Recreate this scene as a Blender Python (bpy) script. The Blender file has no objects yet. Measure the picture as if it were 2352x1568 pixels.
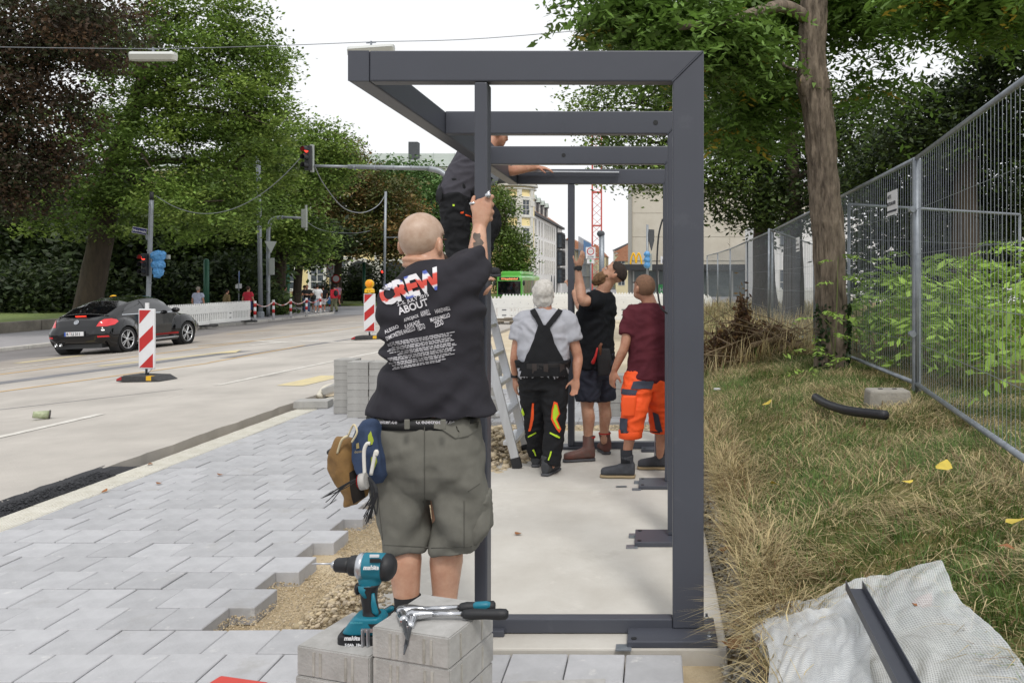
import bpy, bmesh, math, random
import numpy as np
from mathutils import Vector, Matrix, noise
from mathutils.bvhtree import BVHTree
R = math.radians
random.seed(7); rng = np.random.default_rng(7)
scene = bpy.context.scene
col = scene.collection
# ---------------- camera ----------------
F, H, U0, V0 = 1855.0, 1.65, 1502.0, 639.0      # focal length and principal point in units of a 2352 px wide frame
cam_d = bpy.data.cameras.new('camera'); cam = bpy.data.objects.new('camera', cam_d); col.objects.link(cam)
cam.location = (0, 0, H); cam.rotation_euler = (R(90), 0, 0)
cam_d.sensor_width = 36; cam_d.lens = 36*F/2352
cam_d.shift_x = -(U0-1176)/2352; cam_d.shift_y = -(784-V0)/2352
cam_d.clip_start = 0.1; cam_d.clip_end = 5000
scene.camera = cam
# ---------------- sky, sun, exposure ----------------
SUN_EL, SUN_AZ = 55, 160
w = bpy.data.worlds.new('World'); scene.world = w; w.use_nodes = True
nt = w.node_tree; bg = nt.nodes['Background']
sky = nt.nodes.new('ShaderNodeTexSky'); sky.sky_type = 'NISHITA'; sky.sun_disc = False
sky.sun_elevation = R(SUN_EL); sky.sun_rotation = R(SUN_AZ); sky.dust_density = 4
mx = nt.nodes.new('ShaderNodeMix'); mx.data_type = 'RGBA'; mx.inputs[0].default_value = 0.85
nt.links.new(sky.outputs[0], mx.inputs[6]); mx.inputs[7].default_value = (11.0, 11.05, 11.15, 1)   # even cloud cover
nt.links.new(mx.outputs[2], bg.inputs[0]); bg.inputs[1].default_value = 0.098
sl = bpy.data.lights.new('sun', 'SUN'); sl.energy = 1.5; sl.angle = R(10); sl.color = (1, .96, .9)
so = bpy.data.objects.new('sun', sl); col.objects.link(so)
sd = Vector((math.sin(R(SUN_AZ))*math.cos(R(SUN_EL)), math.cos(R(SUN_AZ))*math.cos(R(SUN_EL)), math.sin(R(SUN_EL))))
so.rotation_euler = sd.to_track_quat('Z', 'Y').to_euler()
vs = scene.view_settings; vs.view_transform = 'Standard'; vs.look = 'None'; vs.exposure = 0.1; vs.gamma = 1; vs.use_curve_mapping = False
scene.cycles.max_bounces = 6; scene.cycles.transparent_max_bounces = 12; scene.cycles.use_denoising = True
try: scene.cycles.denoiser = 'OPENIMAGEDENOISE'
except Exception: pass

# ---------------- coordinates ----------------
def P(u, v, Y): return Vector(((u-U0)/F*Y, Y, H-(v-V0)/F*Y))
def zr(x):                                    # the carriageway falls away to the far kerb
    return .045 if x > -6 else max(-.51, .045+(x+6)*.0425)
def G(u, v, z=0.0):
    Y = F*(H-z)/(v-V0); return Vector(((u-U0)/F*Y, Y, z))
def GR(u, v):
    z = -.1
    for _ in range(12): p = G(u, v, z); z = zr(p.x)
    return p

# ---------------- materials ----------------
MT = {}
def lin(c):
    if isinstance(c, str):
        c = [int(c[i:i+2], 16)/255 for i in (0, 2, 4)]
        c = [x/12.92 if x <= .04045 else ((x+.055)/1.055)**2.4 for x in c]
    return (c[0], c[1], c[2], 1)
def mat(name, c=(.5, .5, .5), rough=.6, metal=0, var=.0, vs=4., c2=None, bump=0, bs=40., rnd=0, emit=0, alpha=1, trans=0, spec=.5,
        coat=0, attr=None, sss=0, stretch=None, detail=6, hue=0, translucent=0):
    if name in MT: return MT[name]
    m = bpy.data.materials.new(name); m.use_nodes = True; MT[name] = m
    nt = m.node_tree; N = nt.nodes; L = nt.links; b = N['Principled BSDF']
    c = lin(c)
    b.inputs['Base Color'].default_value = c; b.inputs['Roughness'].default_value = rough
    b.inputs['Metallic'].default_value = metal; b.inputs['Specular IOR Level'].default_value = spec
    if coat: b.inputs['Coat Weight'].default_value = coat; b.inputs['Coat Roughness'].default_value = .04
    if trans: b.inputs['Transmission Weight'].default_value = trans
    if alpha < 1: b.inputs['Alpha'].default_value = alpha
    if sss: b.inputs['Subsurface Weight'].default_value = sss; b.inputs['Subsurface Radius'].default_value = (.02, .008, .004)
    tc = N.new('ShaderNodeTexCoord'); src = tc.outputs['Object']
    if stretch:
        mp = N.new('ShaderNodeMapping'); mp.inputs['Scale'].default_value = stretch; L.new(src, mp.inputs[0]); src = mp.outputs[0]
    cs = None
    if attr:
        a = N.new('ShaderNodeAttribute'); a.attribute_name = attr; cs = a.outputs['Color']
    if var or c2:
        nz = N.new('ShaderNodeTexNoise'); nz.inputs['Scale'].default_value = vs; nz.inputs['Detail'].default_value = detail
        nz.inputs['Roughness'].default_value = .65; L.new(src, nz.inputs['Vector'])
        mr = N.new('ShaderNodeMapRange'); mr.inputs[1].default_value = .32; mr.inputs[2].default_value = .68; L.new(nz.outputs['Fac'], mr.inputs[0])
        mi = N.new('ShaderNodeMix'); mi.data_type = 'RGBA'; L.new(mr.outputs[0], mi.inputs[0])
        if cs: 
            mu = N.new('ShaderNodeMix'); mu.data_type = 'RGBA'; mu.blend_type = 'MULTIPLY'; mu.inputs[0].default_value = 1
            L.new(cs, mu.inputs[6]); mu.inputs[7].default_value = (1-var,)*3+(1,)
            L.new(mu.outputs[2], mi.inputs[6]); L.new(cs, mi.inputs[7])
        elif c2:
            mi.inputs[6].default_value = c; mi.inputs[7].default_value = lin(c2)
        else:
            mi.inputs[6].default_value = tuple(x*(1-var) for x in c[:3])+(1,); mi.inputs[7].default_value = tuple(min(1, x*(1+var)) for x in c[:3])+(1,)
        cs = mi.outputs[2]
    if rnd:
        oi = N.new('ShaderNodeObjectInfo'); r2 = N.new('ShaderNodeMapRange'); L.new(oi.outputs['Random'], r2.inputs[0])
        r2.inputs[3].default_value = 1-rnd; r2.inputs[4].default_value = 1+rnd
        hs = N.new('ShaderNodeHueSaturation'); L.new(r2.outputs[0], hs.inputs['Value'])
        if cs: L.new(cs, hs.inputs['Color'])
        else: hs.inputs['Color'].default_value = c
        cs = hs.outputs[0]
    if cs: L.new(cs, b.inputs['Base Color'])
    if bump:
        n2 = N.new('ShaderNodeTexNoise'); n2.inputs['Scale'].default_value = bs; n2.inputs['Detail'].default_value = 5; L.new(src, n2.inputs['Vector'])
        bp = N.new('ShaderNodeBump'); bp.inputs['Strength'].default_value = bump; bp.inputs['Distance'].default_value = .6/bs
        L.new(n2.outputs['Fac'], bp.inputs['Height']); L.new(bp.outputs[0], b.inputs['Normal'])
    if emit:
        b.inputs['Emission Color'].default_value = c; b.inputs['Emission Strength'].default_value = emit
    if translucent:
        tr = N.new('ShaderNodeBsdfTranslucent'); ms = N.new('ShaderNodeMixShader'); ms.inputs[0].default_value = translucent
        if cs: L.new(cs, tr.inputs[0])
        else: tr.inputs[0].default_value = c
        L.new(b.outputs[0], ms.inputs[1]); L.new(tr.outputs[0], ms.inputs[2]); L.new(ms.outputs[0], N['Material Output'].inputs[0])
    return m

def scuffs(m, c, scale, lo, hi, amt=.6, stretch=None, per_obj=False):
    """stains, dust or worn spots with a shape of their own, mixed over the base colour"""
    nt = m.node_tree; N = nt.nodes; L = nt.links; b = N['Principled BSDF']; bc = b.inputs['Base Color']
    tc = N.new('ShaderNodeTexCoord'); src = tc.outputs['Object']
    if per_obj:
        oi = N.new('ShaderNodeObjectInfo'); va = N.new('ShaderNodeVectorMath'); va.operation = 'MULTIPLY_ADD'; va.inputs[1].default_value = (1, 1, 1); L.new(src, va.inputs[0]); L.new(oi.outputs['Location'], va.inputs[2]); src = va.outputs[0]
    if stretch: mp = N.new('ShaderNodeMapping'); mp.inputs['Scale'].default_value = stretch; L.new(src, mp.inputs[0]); src = mp.outputs[0]
    nz = N.new('ShaderNodeTexNoise'); nz.inputs['Scale'].default_value = scale; nz.inputs['Detail'].default_value = 10; nz.inputs['Roughness'].default_value = .7; L.new(src, nz.inputs['Vector'])
    mr = N.new('ShaderNodeMapRange'); mr.inputs[1].default_value = lo; mr.inputs[2].default_value = hi; mr.inputs[4].default_value = amt; L.new(nz.outputs['Fac'], mr.inputs[0])
    mi = N.new('ShaderNodeMix'); mi.data_type = 'RGBA'; L.new(mr.outputs[0], mi.inputs[0]); mi.inputs[7].default_value = lin(c)
    if bc.links: L.new(bc.links[0].from_socket, mi.inputs[6])
    else: mi.inputs[6].default_value = bc.default_value
    L.new(mi.outputs[2], bc)
# ---------------- mesh builder ----------------
def frame_of(d, up=Vector((0, 0, 1))):
    d = d.normalized(); s = d.cross(up)
    if s.length < 1e-4: s = d.cross(Vector((0, 1, 0)))
    s.normalize(); return s, d, s.cross(d)
class B:
    def __init__(s): s.v = []; s.f = []; s.m = []
    def add(s, vs, fs, mi=0, T=None):
        n = len(s.v); s.v += [tuple(T @ Vector(p)) if T else tuple(p) for p in vs]
        s.f += [tuple(i+n for i in q) for q in fs]; s.m += [mi]*len(fs); return s
    def box(s, c, d, rz=0, mi=0, T=None):
        x, y, z = d[0]/2, d[1]/2, d[2]/2; M_ = Matrix.Translation(c) @ Matrix.Rotation(rz, 4, 'Z')
        if T: M_ = T @ M_
        return s.add([(-x, -y, -z), (x, -y, -z), (x, y, -z), (-x, y, -z), (-x, -y, z), (x, -y, z), (x, y, z), (-x, y, z)],
              [(3, 2, 1, 0), (4, 5, 6, 7), (0, 1, 5, 4), (1, 2, 6, 5), (2, 3, 7, 6), (3, 0, 4, 7)], mi, M_)
    def bb(s, a, b, mi=0):
        return s.box([(a[i]+b[i])/2 for i in range(3)], [abs(b[i]-a[i]) for i in range(3)], 0, mi)
    def bar(s, p0, p1, w, h, up=Vector((0, 0, 1)), mi=0):
        p0, p1 = Vector(p0), Vector(p1); a, d, c = frame_of(p1-p0, up); L_ = (p1-p0).length
        T = Matrix(((a.x, d.x, c.x, 0), (a.y, d.y, c.y, 0), (a.z, d.z, c.z, 0), (0, 0, 0, 1))); T.translation = (p0+p1)/2
        return s.box((0, 0, 0), (w, L_, h), 0, mi, T)
    def loft(s, rings, mi=0, cap=True, closed=True):
        n = len(rings[0]); vs = [p for r in rings for p in r]; fs = []
        for i in range(len(rings)-1):
            for j in range(n if closed else n-1):
                k = (j+1) % n; fs.append((i*n+j, i*n+k, (i+1)*n+k, (i+1)*n+j))
        if cap: fs.append(tuple(reversed(range(n)))); fs.append(tuple(range((len(rings)-1)*n, len(rings)*n)))
        return s.add(vs, fs, mi)
    def tube(s, pts, r, n=8, mi=0, cap=True, rnd=False, up=None):
        pts = [Vector(p) for p in pts]; m = len(pts); rs = list(r) if isinstance(r, (list, tuple)) else [r]*m
        if rnd:                              # rounded ends
            d0 = (pts[0]-pts[1]).normalized(); d1 = (pts[-1]-pts[-2]).normalized(); r0, r1 = rs[0], rs[-1]
            q0 = r0 if not isinstance(r0, tuple) else min(r0); q1 = r1 if not isinstance(r1, tuple) else min(r1)
            sc = lambda rr, k: tuple(x*k for x in rr) if isinstance(rr, tuple) else rr*k
            pts = [pts[0]+d0*q0*.95, pts[0]+d0*q0*.6]+pts+[pts[-1]+d1*q1*.6, pts[-1]+d1*q1*.95]
            rs = [sc(r0, .3), sc(r0, .8)]+rs+[sc(r1, .8), sc(r1, .3)]; m = len(pts)
        rings = []; prev = None
        for i in range(m):
            d = (pts[min(i+1, m-1)]-pts[max(i-1, 0)]).normalized()
            if up is not None: a = d.cross(Vector(up)); a = a if a.length > 1e-3 else d.orthogonal()
            elif prev is None: a = d.cross(Vector((0, 0, 1))); a = a if a.length > 1e-2 else d.cross(Vector((0, 1, 0)))
            else: a = prev-d*prev.dot(d)
            a.normalize(); prev = a; b = d.cross(a)
            ra, rb = rs[i] if isinstance(rs[i], tuple) else (rs[i], rs[i])
            rings.append([pts[i]+a*ra*math.cos(2*math.pi*j/n)+b*rb*math.sin(2*math.pi*j/n) for j in range(n)])
        return s.loft(rings, mi, cap)
    def lathe(s, prof, n=16, T=None, mi=0, cap=True):
        rings = [[Vector((r*math.cos(2*math.pi*j/n), r*math.sin(2*math.pi*j/n), z)) for j in range(n)] for r, z in prof]
        if T: rings = [[T @ p for p in r] for r in rings]
        return s.loft(rings, mi, cap)
    def prism(s, poly, t, T=None, mi=0):     # poly in local XZ, thickness t along local +Y
        n = len(poly); T = T or Matrix()
        vs = [(x, 0, z) for x, z in poly]+[(x, t, z) for x, z in poly]
        fs = [tuple(range(n)), tuple(reversed(range(n, 2*n)))]+[(i, i+n, (i+1) % n+n, (i+1) % n) for i in range(n)]
        return s.add(vs, fs, mi, T)
    def ell(s, c, r, n=12, m=8, T=None, mi=0):
        rings = []
        for i in range(m+1):
            t = math.pi*min(max(i/m, .02), .98); rings.append([Vector((r[0]*math.sin(t)*math.cos(2*math.pi*j/n), r[1]*math.sin(t)*math.sin(2*math.pi*j/n), -r[2]*math.cos(t))) for j in range(n)])
        if T: rings = [[T @ p for p in q] for q in rings]
        c = Vector(c); return s.loft([[p+c for p in q] for q in rings], mi)
    def mesh(s, name='mesh', smooth=False):
        me = bpy.data.meshes.new(name); me.from_pydata(s.v, [], s.f)
        if any(s.m): me.polygons.foreach_set('material_index', s.m)
        if smooth: me.polygons.foreach_set('use_smooth', [True]*len(s.f))
        me.update(); return me
    def build(s, name, mats, parent=None, smooth=False, bevel=0, fix=False):
        me = s.mesh(name, smooth)
        if fix:
            bm = bmesh.new(); bm.from_mesh(me); bmesh.ops.recalc_face_normals(bm, faces=bm.faces); bm.to_mesh(me); bm.free()
        return obj(name, me, mats, parent, bevel)
def obj(name, me, mats, parent=None, bevel=0):
    if me and mats is not None and not me.materials:
        for m in (mats if isinstance(mats, (list, tuple)) else [mats]): me.materials.append(m)
    o = bpy.data.objects.new(name, me); col.objects.link(o)
    if parent: attach(o, parent)
    if bevel:
        md = o.modifiers.new('bevel', 'BEVEL'); md.width = bevel; md.segments = 2; md.limit_method = 'ANGLE'; md.angle_limit = R(40)
        md.harden_normals = False
    return o
def mw(o):
    m = o.matrix_basis.copy()
    if o.parent: m = mw(o.parent) @ o.matrix_parent_inverse @ m
    return m
def attach(o, p):
    o.parent = p; o.matrix_parent_inverse = mw(p).inverted()
def tag(o, label=None, cat=None, group=None, kind=None):
    if label: o['label'] = label
    if cat: o['category'] = cat
    if group: o['group'] = group
    if kind: o['kind'] = kind
    return o
def thing(name, label, cat, loc=(0, 0, 0), rz=0, group=None):
    o = bpy.data.objects.new(name, None); col.objects.link(o); o.location = loc; o.rotation_euler = (0, 0, rz); o.empty_display_size = .2
    return tag(o, label, cat, group)
def children(o): return [c for c in bpy.data.objects if c.parent == o]
def dup(root, loc=None, rz=None, label=None, kids=None):
    r = root.copy(); col.objects.link(r)
    if loc is not None: r.location = loc
    if rz is not None: r.rotation_euler = (0, 0, rz)
    if label: r['label'] = label
    for c in children(root):
        d = c.copy(); col.objects.link(d); d.parent = r; d.matrix_parent_inverse = c.matrix_parent_inverse.copy()
        for g in children(c):
            e = g.copy(); col.objects.link(e); e.parent = d; e.matrix_parent_inverse = g.matrix_parent_inverse.copy()
    return r
def struct(o): o['kind'] = 'structure'; return o
def stuff(o): o['kind'] = 'stuff'; return o
def npmesh(name, V, faces_flat, k, cols=None, smooth=False):
    """V (n,3), faces_flat (m*k) with k verts per face, optional per-vertex colours"""
    me = bpy.data.meshes.new(name); n = len(V); m = len(faces_flat)//k
    me.vertices.add(n); me.vertices.foreach_set('co', np.asarray(V, np.float32).ravel())
    me.loops.add(m*k); me.loops.foreach_set('vertex_index', np.asarray(faces_flat, np.int32).ravel())
    me.polygons.add(m); me.polygons.foreach_set('loop_start', np.arange(m, dtype=np.int32)*k)
    me.polygons.foreach_set('loop_total', np.full(m, k, np.int32))
    me.update(calc_edges=True)
    if cols is not None:
        a = me.color_attributes.new('col', 'FLOAT_COLOR', 'POINT'); c4 = np.ones((n, 4), np.float32); c4[:, :3] = cols
        a.data.foreach_set('color', c4.ravel())
    if smooth: me.polygons.foreach_set('use_smooth', np.ones(m, bool))
    return me
TS = bpy.data.scenes.new('workbench')          # scratch scene in which modifiers are baked to meshes, removed at the end
def ts_graph():
    with bpy.context.temp_override(scene=TS, view_layer=TS.view_layers[0]):
        dg = bpy.context.evaluated_depsgraph_get(); dg.update()
    return dg
def remesh(b, vox, sm=3, fac=.5, name='skin'):
    """one continuous closed surface from overlapping closed shapes"""
    me = b.mesh('tmp'); bm = bmesh.new(); bm.from_mesh(me); bmesh.ops.recalc_face_normals(bm, faces=bm.faces); bm.to_mesh(me); bm.free()
    o = bpy.data.objects.new('tmp', me); TS.collection.objects.link(o)
    r = o.modifiers.new('r', 'REMESH'); r.mode = 'VOXEL'; r.voxel_size = vox; r.use_smooth_shade = True
    if sm: s_ = o.modifiers.new('s', 'SMOOTH'); s_.factor = fac; s_.iterations = sm
    dg = ts_graph()
    out = bpy.data.meshes.new_from_object(o.evaluated_get(dg)); out.name = name
    bpy.data.objects.remove(o); bpy.data.meshes.remove(me); out.polygons.foreach_set('use_smooth', [True]*len(out.polygons)); out.materials.clear()
    return out
def fbm(p, s): return noise.noise(p*s)+.5*noise.noise(p*s*2.1)+.25*noise.noise(p*s*4.3)
def displace(me, fn):
    n = len(me.vertices); co = [v.co.copy() for v in me.vertices]; no = [v.normal.copy() for v in me.vertices]
    for i, v in enumerate(me.vertices): v.co = co[i]+no[i]*fn(co[i], no[i])
    me.update()
def bvh_of(me): 
    return BVHTree.FromPolygons([v.co.copy() for v in me.vertices], [tuple(p.vertices) for p in me.polygons])
def text_mesh(txt, size, name='lettering', bold=0, shear=0, align='LEFT', spacing=1, extrude=0):
    c = bpy.data.curves.new('t', 'FONT'); c.body = txt; c.size = size; c.offset = bold; c.shear = shear; c.align_x = align; c.space_character = spacing
    c.extrude = extrude; c.resolution_u = 3
    o = bpy.data.objects.new('t', c); TS.collection.objects.link(o); dg = ts_graph()
    me = bpy.data.meshes.new_from_object(o.evaluated_get(dg)); me.name = name; bpy.data.objects.remove(o); bpy.data.curves.remove(c); me.materials.clear(); return me
def place_text(txt, size, m, parent, origin, right, up, off=.004, **kw):
    me = text_mesh(txt, size, **kw); right = Vector(right).normalized(); up = Vector(up).normalized(); n = right.cross(up)
    T = Matrix(((right.x, up.x, n.x, 0), (right.y, up.y, n.y, 0), (right.z, up.z, n.z, 0), (0, 0, 0, 1))); T.translation = Vector(origin)+n*off
    me.transform(T); return obj('lettering', me, m, parent)
def decal(poly, org, right, up, dirn, tree, off, n=14, name='panel', m=None, parent=None, smooth=True):
    """a thin piece with the outline poly (local right/up), laid onto a curved surface"""
    org, right, up, dirn = Vector(org), Vector(right), Vector(up), Vector(dirn).normalized()
    bm = bmesh.new(); vs = [bm.verts.new((x, y, 0)) for x, y in poly]; bm.faces.new(vs)
    xs = [p[0] for p in poly]; ys = [p[1] for p in poly]
    for k in range(1, n):
        for ax, lo, hi in ((0, min(xs), max(xs)), (1, min(ys), max(ys))):
            c = lo+(hi-lo)*k/n; co = (c, 0, 0) if ax == 0 else (0, c, 0); no = (1, 0, 0) if ax == 0 else (0, 1, 0)
            bmesh.ops.bisect_plane(bm, geom=bm.verts[:]+bm.edges[:]+bm.faces[:], plane_co=co, plane_no=no)
    wrap_bm(bm, org, right, up, dirn, tree, off); me = bpy.data.meshes.new(name); bm.to_mesh(me); bm.free()
    if smooth: me.polygons.foreach_set('use_smooth', [True]*len(me.polygons))
    return obj(name, me, m, parent)
def wrap_bm(bm, org, right, up, dirn, tree, off):
    bad = []
    for v in bm.verts:
        p = org+right*v.co.x+up*v.co.y; h = tree.ray_cast(p-dirn*3, dirn)
        if h[0] is None: h = tree.find_nearest(p)
        if h[0] is None: bad.append(v); continue
        nn = h[1] if h[1].dot(dirn) < 0 else -h[1]; v.co = h[0]+(nn*.6-dirn*.4)*off+Vector((0, 0, 0))
    if bad: bmesh.ops.delete(bm, geom=bad, context='VERTS')
# =============== setting: ground, road, pavements ===============
asph = mat('asphalt', 'a4a09a', .9, var=.2, vs=.5, bump=.25, bs=60, detail=12)
asph_far = mat('asphalt grey', '85868a', .88, var=.08, vs=.7, bump=.2, bs=60, detail=12)
sandm = mat('sand', 'c0b093', .95, c2='ab9878', vs=5, bump=.8, bs=70)
concrete = mat('concrete slab', 'c8c5be', .85, c2='b8b4ac', vs=2.2, bump=.12, bs=45, detail=12)
pale_conc = mat('pale kerb concrete', 'b9b6b0', .85, var=.12, vs=5, bump=.2, bs=60)
white_p = mat('road paint white', 'dcdad4', .8, c2='b9b4ab', vs=9, detail=12)
yellow_p = mat('road paint yellow', 'd6c796', .8, c2='c2b696', vs=9, detail=12)
orange_p = mat('road paint orange', 'd6b06a', .8, c2='c0a173', vs=9, detail=12)
gg = B(); S = 2500
gg.add([(-S, -S, -1.6), (S, -S, -1.6), (S, S, -1.6), (-S, S, -1.6)], [(0, 1, 2, 3)]); struct(gg.build('ground', mat('earth', '6f6a60', .95, var=.2, vs=.3)))
def sheet(xs, ys, zf):
    b = B(); nx, ny = len(xs), len(ys)
    b.add([(x, y, zf(x, y)) for y in ys for x in xs], [(j*nx+i, j*nx+i+1, (j+1)*nx+i+1, (j+1)*nx+i) for j in range(ny-1) for i in range(nx-1)]); return b
# carriageway with an uneven cut edge over the trench
rd = B(); ys = [-6+.12*i for i in range(155)]+[13+2*i for i in range(27)]
xs0 = [-90, -40, -19.2, -16, -12, -9, -7, -6, -5.2]
rows = []
for y in ys:
    e = -4.66+(.035*fbm(Vector((3, y, 0)), 2.2) if 0 < y < 13 else 0)
    rows.append([(x, y, zr(x)) for x in xs0]+[(e, y, .045), (e+.004, y, -.30)])
n = len(rows[0]); rd.add([p for r in rows for p in r], [(j*n+i, j*n+i+1, (j+1)*n+i+1, (j+1)*n+i) for j in range(len(ys)-1) for i in range(n-1)])
road = struct(rd.build('road', asph))
m_ = asph; nt_ = m_.node_tree                                  # asphalt: dusty pale near the site, older and darker to the far side, with dark repair bands
bsdf = nt_.nodes['Principled BSDF']; lk = bsdf.inputs['Base Color'].links[0].from_socket
tc = nt_.nodes.new('ShaderNodeTexCoord'); sx = nt_.nodes.new('ShaderNodeSeparateXYZ'); nt_.links.new(tc.outputs['Object'], sx.inputs[0])
nz = nt_.nodes.new('ShaderNodeTexNoise'); nz.inputs['Scale'].default_value = .35; nz.inputs['Detail'].default_value = 8; nt_.links.new(tc.outputs['Object'], nz.inputs[0])
ad = nt_.nodes.new('ShaderNodeMath'); ad.operation = 'MULTIPLY_ADD'; nt_.links.new(nz.outputs[0], ad.inputs[0]); ad.inputs[1].default_value = 5; nt_.links.new(sx.outputs[0], ad.inputs[2])
cr = nt_.nodes.new('ShaderNodeValToRGB'); mr = nt_.nodes.new('ShaderNodeMapRange'); mr.inputs[1].default_value = -18; mr.inputs[2].default_value = -3; nt_.links.new(ad.outputs[0], mr.inputs[0]); nt_.links.new(mr.outputs[0], cr.inputs[0])
E = cr.color_ramp.elements; E[0].position = 0; E[0].color = (.50, .50, .54, 1); E[1].position = .75; E[1].color = (1.2, 1.19, 1.18, 1)
for p_, c_ in ((.27, (.52, .52, .56, 1)), (.33, (.86, .82, .80, 1)), (.45, (.95, .90, .86, 1)), (.56, (1.05, 1.03, 1.02, 1))):
    e = E.new(p_); e.color = c_
mu = nt_.nodes.new('ShaderNodeMix'); mu.data_type = 'RGBA'; mu.blend_type = 'MULTIPLY'; mu.inputs[0].default_value = 1
nt_.links.new(lk, mu.inputs[6]); nt_.links.new(cr.outputs[0], mu.inputs[7]); nt_.links.new(mu.outputs[2], bsdf.inputs['Base Color'])
scuffs(asph, '6d6a66', 1.3, .60, .74, .55, (1, .25, 1)); scuffs(asph, 'c9c4bb', .9, .60, .72, .4, (1, .3, 1)); scuffs(asph, '55524e', 26, .68, .74, .5)
scuffs(concrete, '8f897d', 1.4, .60, .78, .5); scuffs(concrete, '6f6a60', 30, .70, .74, .5); scuffs(concrete, 'e0ddd5', 3, .6, .72, .4)
def mark(a, b, w0, m, w1=None, dz=.005, parent=road, name='lane_line'):
    p0, p1 = GR(*a), GR(*b); w1 = w1 or w0; N_ = max(2, int((p1-p0).length/1.2)); q = B(); vv = []
    d = (p1-p0); s = Vector((-d.y, d.x, 0)).normalized()
    for i in range(N_+1):
        t = i/N_; c = p0+d*t; ww = w0+(w1-w0)*t
        for k in (-.5, .5): e = c+s*ww*k; vv.append((e.x, e.y, zr(e.x)+dz))
    q.add(vv, [(2*i, 2*i+1, 2*i+3, 2*i+2) for i in range(N_)]); return q.build(name, m, parent)
for a, b, w0 in (((-160, 1040), (232, 951), .13), ((498, 885), (880, 806), .13), ((690, 784), (905, 787), .2), ((590, 783), (664, 787), .2), ((-60, 857), (330, 806), .1),
                 ((760, 752), (905, 739), .2), ((575, 793), (640, 787), .3), ((600, 765), (650, 762), .12), ((690, 755), (720, 752), .12), ((560, 774), (600, 771), .12), ((790, 722), (830, 717), .15), ((735, 768), (800, 767), .1), ((690, 767), (720, 766), .1),
                 ((800, 740), (815, 738), .15), ((830, 703), (900, 702), .25), ((690, 768), (560, 770), .1)): mark(a, b, w0, white_p, name='white_line')
mark((228, 841), (530, 808), .24, yellow_p, .3, name='yellow_arrow'); mark((505, 812), (552, 804), .75, yellow_p, .06, dz=.01, name='yellow_arrow')
mark((665, 886), (765, 863), .42, yellow_p, name='yellow_bar'); mark((40, 834), (190, 816), .28, yellow_p, name='yellow_bar')
for a, b, w0 in (((-60, 868), (480, 797), .12), ((480, 797), (905, 741), .1), ((-60, 908), (480, 834), .1), ((455, 795), (580, 783), .12), ((520, 768), (620, 758), .1), ((480, 833), (700, 793), .09)): mark(a, b, w0, orange_p, name='orange_line')
mark((-40, 885), (560, 806), .5, mat('old asphalt seam', '77777a', .9, var=.15, vs=3, detail=10), dz=.0025, name='asphalt_patch')
mark((520, 822), (860, 770), .35, MT['old asphalt seam'], .15, dz=.0025, name='asphalt_patch')
mark((-40, 945), (420, 893), .05, MT['old asphalt seam'], .02, dz=.0025, name='asphalt_seam')
# crossing street behind, city street beyond the barriers
sheetb = sheet([-90, -40, -19.2, -16, -12, -9, -6, -5, 30], [46, 51, 64, 70, 78, 110, 260], lambda x, y: zr(x)+.006 if y < 72 else -1.0); struct(sheetb.build('city_street', asph_far))
# far pavement, kerb, low wall, lawn
def arc_poly(x0, y1, r): return [(x0, -6), (x0, y1-r)]+[(x0-r+r*math.cos(t), y1-r+r*math.sin(t)) for t in [math.pi/2*i/8 for i in range(1, 9)]]+[(-90, y1), (-90, -6)]
def slab_poly(name, poly, z0, z1, m):
    b = B(); n = len(poly); b.add([(x, y, z1) for x, y in poly]+[(x, y, z0) for x, y in poly], [tuple(range(n))]+[(i, i+n, (i+1) % n+n, (i+1) % n) for i in range(n)]); return b.build(name, m, fix=True)
fp = struct(slab_poly('far_pavement', arc_poly(-19.4, 50.7, 3.0), -.7, -.40, mat('pavement asphalt', '9a989a', .9, var=.08, vs=1.2, bump=.2, bs=50)))
kb = arc_poly(-19.1, 51, 3.3)[:-1]
for i in range(len(kb)-1):
    a, b_ = Vector((*kb[i], -.45)), Vector((*kb[i+1], -.45)); L_ = (b_-a).length; n_ = max(1, int(L_/1.5)); 
    for k in range(n_):
        p0, p1 = a.lerp(b_, k/n_), a.lerp(b_, (k+1)/n_)
        if p1.y < 14 and p0.y < 14: continue
        s = Vector((-(p1-p0).y, (p1-p0).x, 0)).normalized()*.12
        B().bar(p0+s+(p1-p0)*.005, p1+s-(p1-p0)*.005, .24, .125).build('kerbstone', pale_conc, fp, bevel=.02)
wl = thing('garden_wall', 'low weathered grey concrete wall edging the park lawn at left', 'wall', (-24.4, 30, -.4))
for k in range(10):
    y = 14+k*3.0; B().bb((-24.55, y+.02, -.45), (-24.25, y+2.98, .0)).build('wall_block', mat('old wall', '7d786e', .95, var=.25, vs=2, bump=.4, bs=20), wl, bevel=.03)
lawnm = mat('lawn', '5f7340', .95, c2='74803f', vs=1.5, bump=.8, bs=12)
b = sheet([-90, -50, -30, -24.5], [14, 25, 35, 47], lambda x, y: -.06+(-24.5-x)*.01); struct(b.build('park_lawn', lawnm))
b = sheet([-90, -60, -40, -24, -9], [63, 66, 75, 92], lambda x, y: -.5+.12+max(0, (y-66)*.012)); b.bb((-90, 62.8, -.8), (-9, 63.05, -.36)); struct(b.build('far_lawn', lawnm))
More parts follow.
